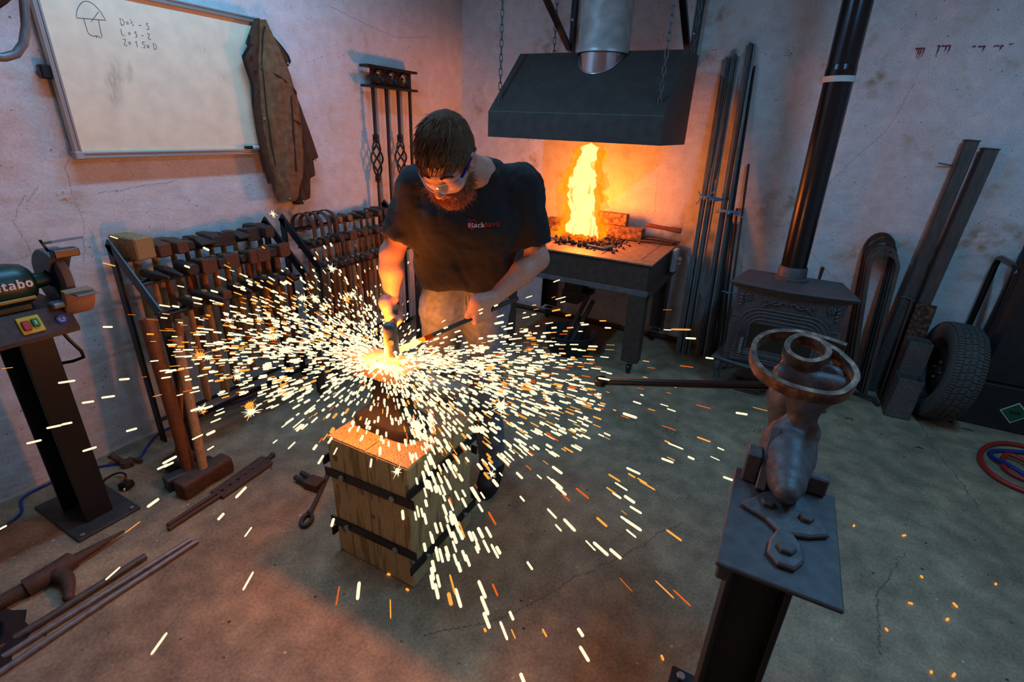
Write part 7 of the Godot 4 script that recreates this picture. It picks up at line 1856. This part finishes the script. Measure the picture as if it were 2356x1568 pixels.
func build_sparks() -> void:
	rng.seed = 77
	var c := Vector3(-1.105, 0.822, -1.185)
	var sliver := func(r0: float, seg: int) -> ArrayMesh:
		var b := MB.new(); b.lathe(Transform3D(), PackedVector2Array([Vector2(0.0005, -0.5), Vector2(r0 * 0.7, -0.47), Vector2(r0, -0.38), Vector2(r0, 0.38), Vector2(r0 * 0.7, 0.47), Vector2(0.0005, 0.5)]), seg); return b.mesh()
	var unit: ArrayMesh = sliver.call(0.5, 6)
	var list := []
	var across := Vector2(0.878, -0.476); var front := Vector2(0.476, 0.878)   # x, z: along the anvil's spray, and out over its near side
	for i in 16000:
		if list.size() > 3500: break
		var az := rng.randf() * TAU; var d2 := Vector2(cos(az), sin(az)); var a := d2.dot(across); var fr := d2.dot(front)
		var want := 0.55 + 0.45 * absf(a)
		if fr > 0.25 and a < 0.32: want *= 0.45
		if fr > 0.0 and a > 0.2: want *= 1.2
		if fr < -0.5 and a > -0.2: want *= 0.45
		if rng.randf() > want: continue
		var far := rng.randf()
		var r := 0.07 + (0.40 + 0.34 * absf(a)) * pow(far, 1.15) + (rng.randf() * 0.45 if far > 0.93 else 0.0)
		var el := rng.randfn(0.02, 0.12) if rng.randf() < 0.75 else rng.randfn(0.06, 0.25)
		if a < 0.2 and fr < 0.2: el += 0.10
		if a > 0.3 and fr < 0.1: el -= 0.10
		el = clampf(el, -0.45, 0.6)
		var dir := Vector3(d2.x * cos(el), sin(el), d2.y * cos(el))
		var p := c + dir * r - Vector3(0, 0.12 * r * r, 0)
		dir = (dir - Vector3(0, 0.24 * r, 0)).normalized()
		var len := rng.randf_range(0.012, 0.032) * (0.55 + 1.0 * r)
		if not clear_of_things(p) or not clear_of_things(p + dir * len): continue
		if p.distance_to(Vector3(0, 1.575, 0)) < 0.8: continue
		if p.z > -0.78 and p.x < -1.0 and rng.randf() < 0.9: continue
		var hot := clampf(1.1 - 0.5 * r + rng.randfn(0, 0.33), 0, 1)
		var wid := rng.randf_range(0.0035, 0.0078) * (0.5 if hot < 0.5 else 1.0)
		list.append([p, dir, len, wid, hot])
	for i in 110:                                                # the jet
		var d2 := (front * 0.97 + across * rng.randfn(0.50, 0.09)).normalized(); var r := rng.randf_range(0.28, 0.78); var el := rng.randfn(-0.2, 0.06)
		var dir := Vector3(d2.x * cos(el), sin(el), d2.y * cos(el)); var p := c + dir * r - Vector3(0, 0.12 * r * r, 0)
		if clear_of_things(p): list.append([p, (dir - Vector3(0, 0.24 * r, 0)).normalized(), rng.randf_range(0.02, 0.04), rng.randf_range(0.005, 0.0085), 0.85])
	# a few longer streaks thrown towards the viewer and along the floor
	for q in [[-0.50, 0.55, -0.72], [-0.44, 0.54, -0.74], [-0.42, 0.52, -0.72], [-0.46, 0.56, -0.76], [-0.545, 0.56, -0.70], [-0.25, 0.6, -0.98], [-0.21, 0.58, -1.0], [-0.2, 0.62, -1.08], [-2.08, 0.52, -0.52], [-2.00, 0.58, -0.59], [-1.90, 0.51, -0.60], [-1.80, 0.57, -0.69], [-1.85, 0.73, -0.73], [-1.95, 0.65, -0.65], [-2.03, 0.57, -0.57], [-1.89, 0.67, -0.69], [-1.66, 0.47, -0.71], [-1.68, 0.46, -0.70], [-0.19, 0.55, -1.51], [-0.29, 0.51, -1.45], [-0.00, 0.70, -1.69], [0.01, 0.50, -1.59], [-0.27, 0.36, -1.38], [-0.25, 0.39, -1.41], [-0.52, 0.20, -1.18]]:
		var p := Vector3(q[0], q[1], q[2]); list.append([p, (p - c).normalized(), rng.randf_range(0.035, 0.055), 0.008, 0.75])
	for q in FLOOR_SPARKS:
		list.append([Vector3(q[0], 0.005, q[1]), Vector3(rng.randfn(0, 1), 0, rng.randfn(0, 1)).normalized(), rng.randf_range(0.010, 0.022), 0.008, 0.5])
	list.sort_custom(func(a, b): return a[2] * a[3] / a[0].distance_squared_to(Vector3(0, 1.575, 0)) > b[2] * b[3] / b[0].distance_squared_to(Vector3(0, 1.575, 0)))
	var frame := func(q: Array) -> Transform3D:
		var y: Vector3 = q[1]; var x := y.cross(Vector3(0.3, 0.8, 0.5)).normalized()
		return Transform3D(Basis(x * q[3], y * q[2], x.cross(y) * q[3]), q[0] + y * q[2] * 0.5)
	var rest := [[], [], []]
	for i in list.size():
		var q: Array = list[i]; var k := 0 if q[4] > 0.62 else (1 if q[4] > 0.33 else 2)
		var m: String = ["spark_white_glow", "spark_gold_glow", "spark_orange_glow"][k]
		if i < 240:
			var o := part_mesh("glowing_spark", unit, m, self); o.transform = frame.call(q)
			tag(o, "glowing spark flying off the hammered bar", "spark", "flying sparks")
		else: rest[k].append(q)
	var cloud := Node3D.new(); cloud.name = "spark_glow_cloud"; add_child(cloud); cloud.set_meta("kind", "stuff"); tag(cloud, "dense spray of tiny glowing sparks around the anvil", "sparks")
	for k in 3:
		var mm := MultiMesh.new(); mm.transform_format = MultiMesh.TRANSFORM_3D; mm.mesh = unit; mm.instance_count = rest[k].size()
		for i in rest[k].size(): mm.set_instance_transform(i, frame.call(rest[k][i]))
		var o := MultiMeshInstance3D.new(); o.name = ["white_glow_sparks", "gold_glow_sparks", "orange_glow_sparks"][k]; o.multimesh = mm
		o.material_override = mats[["spark_white_glow", "spark_gold_glow", "spark_orange_glow"][k]]; cloud.add_child(o)
	# bursting sparks: little stars of thin spikes
	var stars := []
	for v in 3:
		var b := MB.new()
		for i in 26:
			var d := Vector3(rng.randfn(0, 1), rng.randfn(0, 1), rng.randfn(0, 1)).normalized(); var l := rng.randf_range(0.3, 1.0)
			b.tube(d * 0.05, d * l, 0.06, 0.012, 3, false)
		b.ball(Vector3.ZERO, Vector3(0.3, 0.3, 0.3), 6)
		stars.append(b.mesh())
	var made := 0
	for i in 600:
		if made >= 60: break
		var az := rng.randfn(3.0, 0.9) if rng.randf() < 0.65 else rng.randf() * TAU; var r := rng.randf_range(0.3, 0.85); var p := c + Vector3(cos(az) * r, rng.randfn(-0.05, 0.12) - 0.1 * r * r, sin(az) * r)
		if not clear_of_things(p) or p.distance_to(Vector3(0, 1.575, 0)) < 0.9 or (p.x > -0.55 and rng.randf() < 0.6) or p.z > -0.8: continue
		var out := (p - c).normalized()
		for k in (1 + rng.randi() % 2):
			if made >= 60: break
			var o := part_mesh("glowing_spark_burst", stars[rng.randi() % 3], "spark_white_glow" if rng.randf() < 0.7 else "spark_gold_glow", self)
			o.position = p + Vector3(rng.randfn(0, 0.012), rng.randfn(0, 0.012), rng.randfn(0, 0.012)); var x := out.cross(Vector3.UP).normalized(); var sc := rng.randf_range(0.014, 0.034)
			o.basis = Basis(x * sc, out * sc * 1.6, x.cross(out) * sc)
			tag(o, "star-shaped spark burst among the flying sparks", "spark", "spark bursts"); made += 1
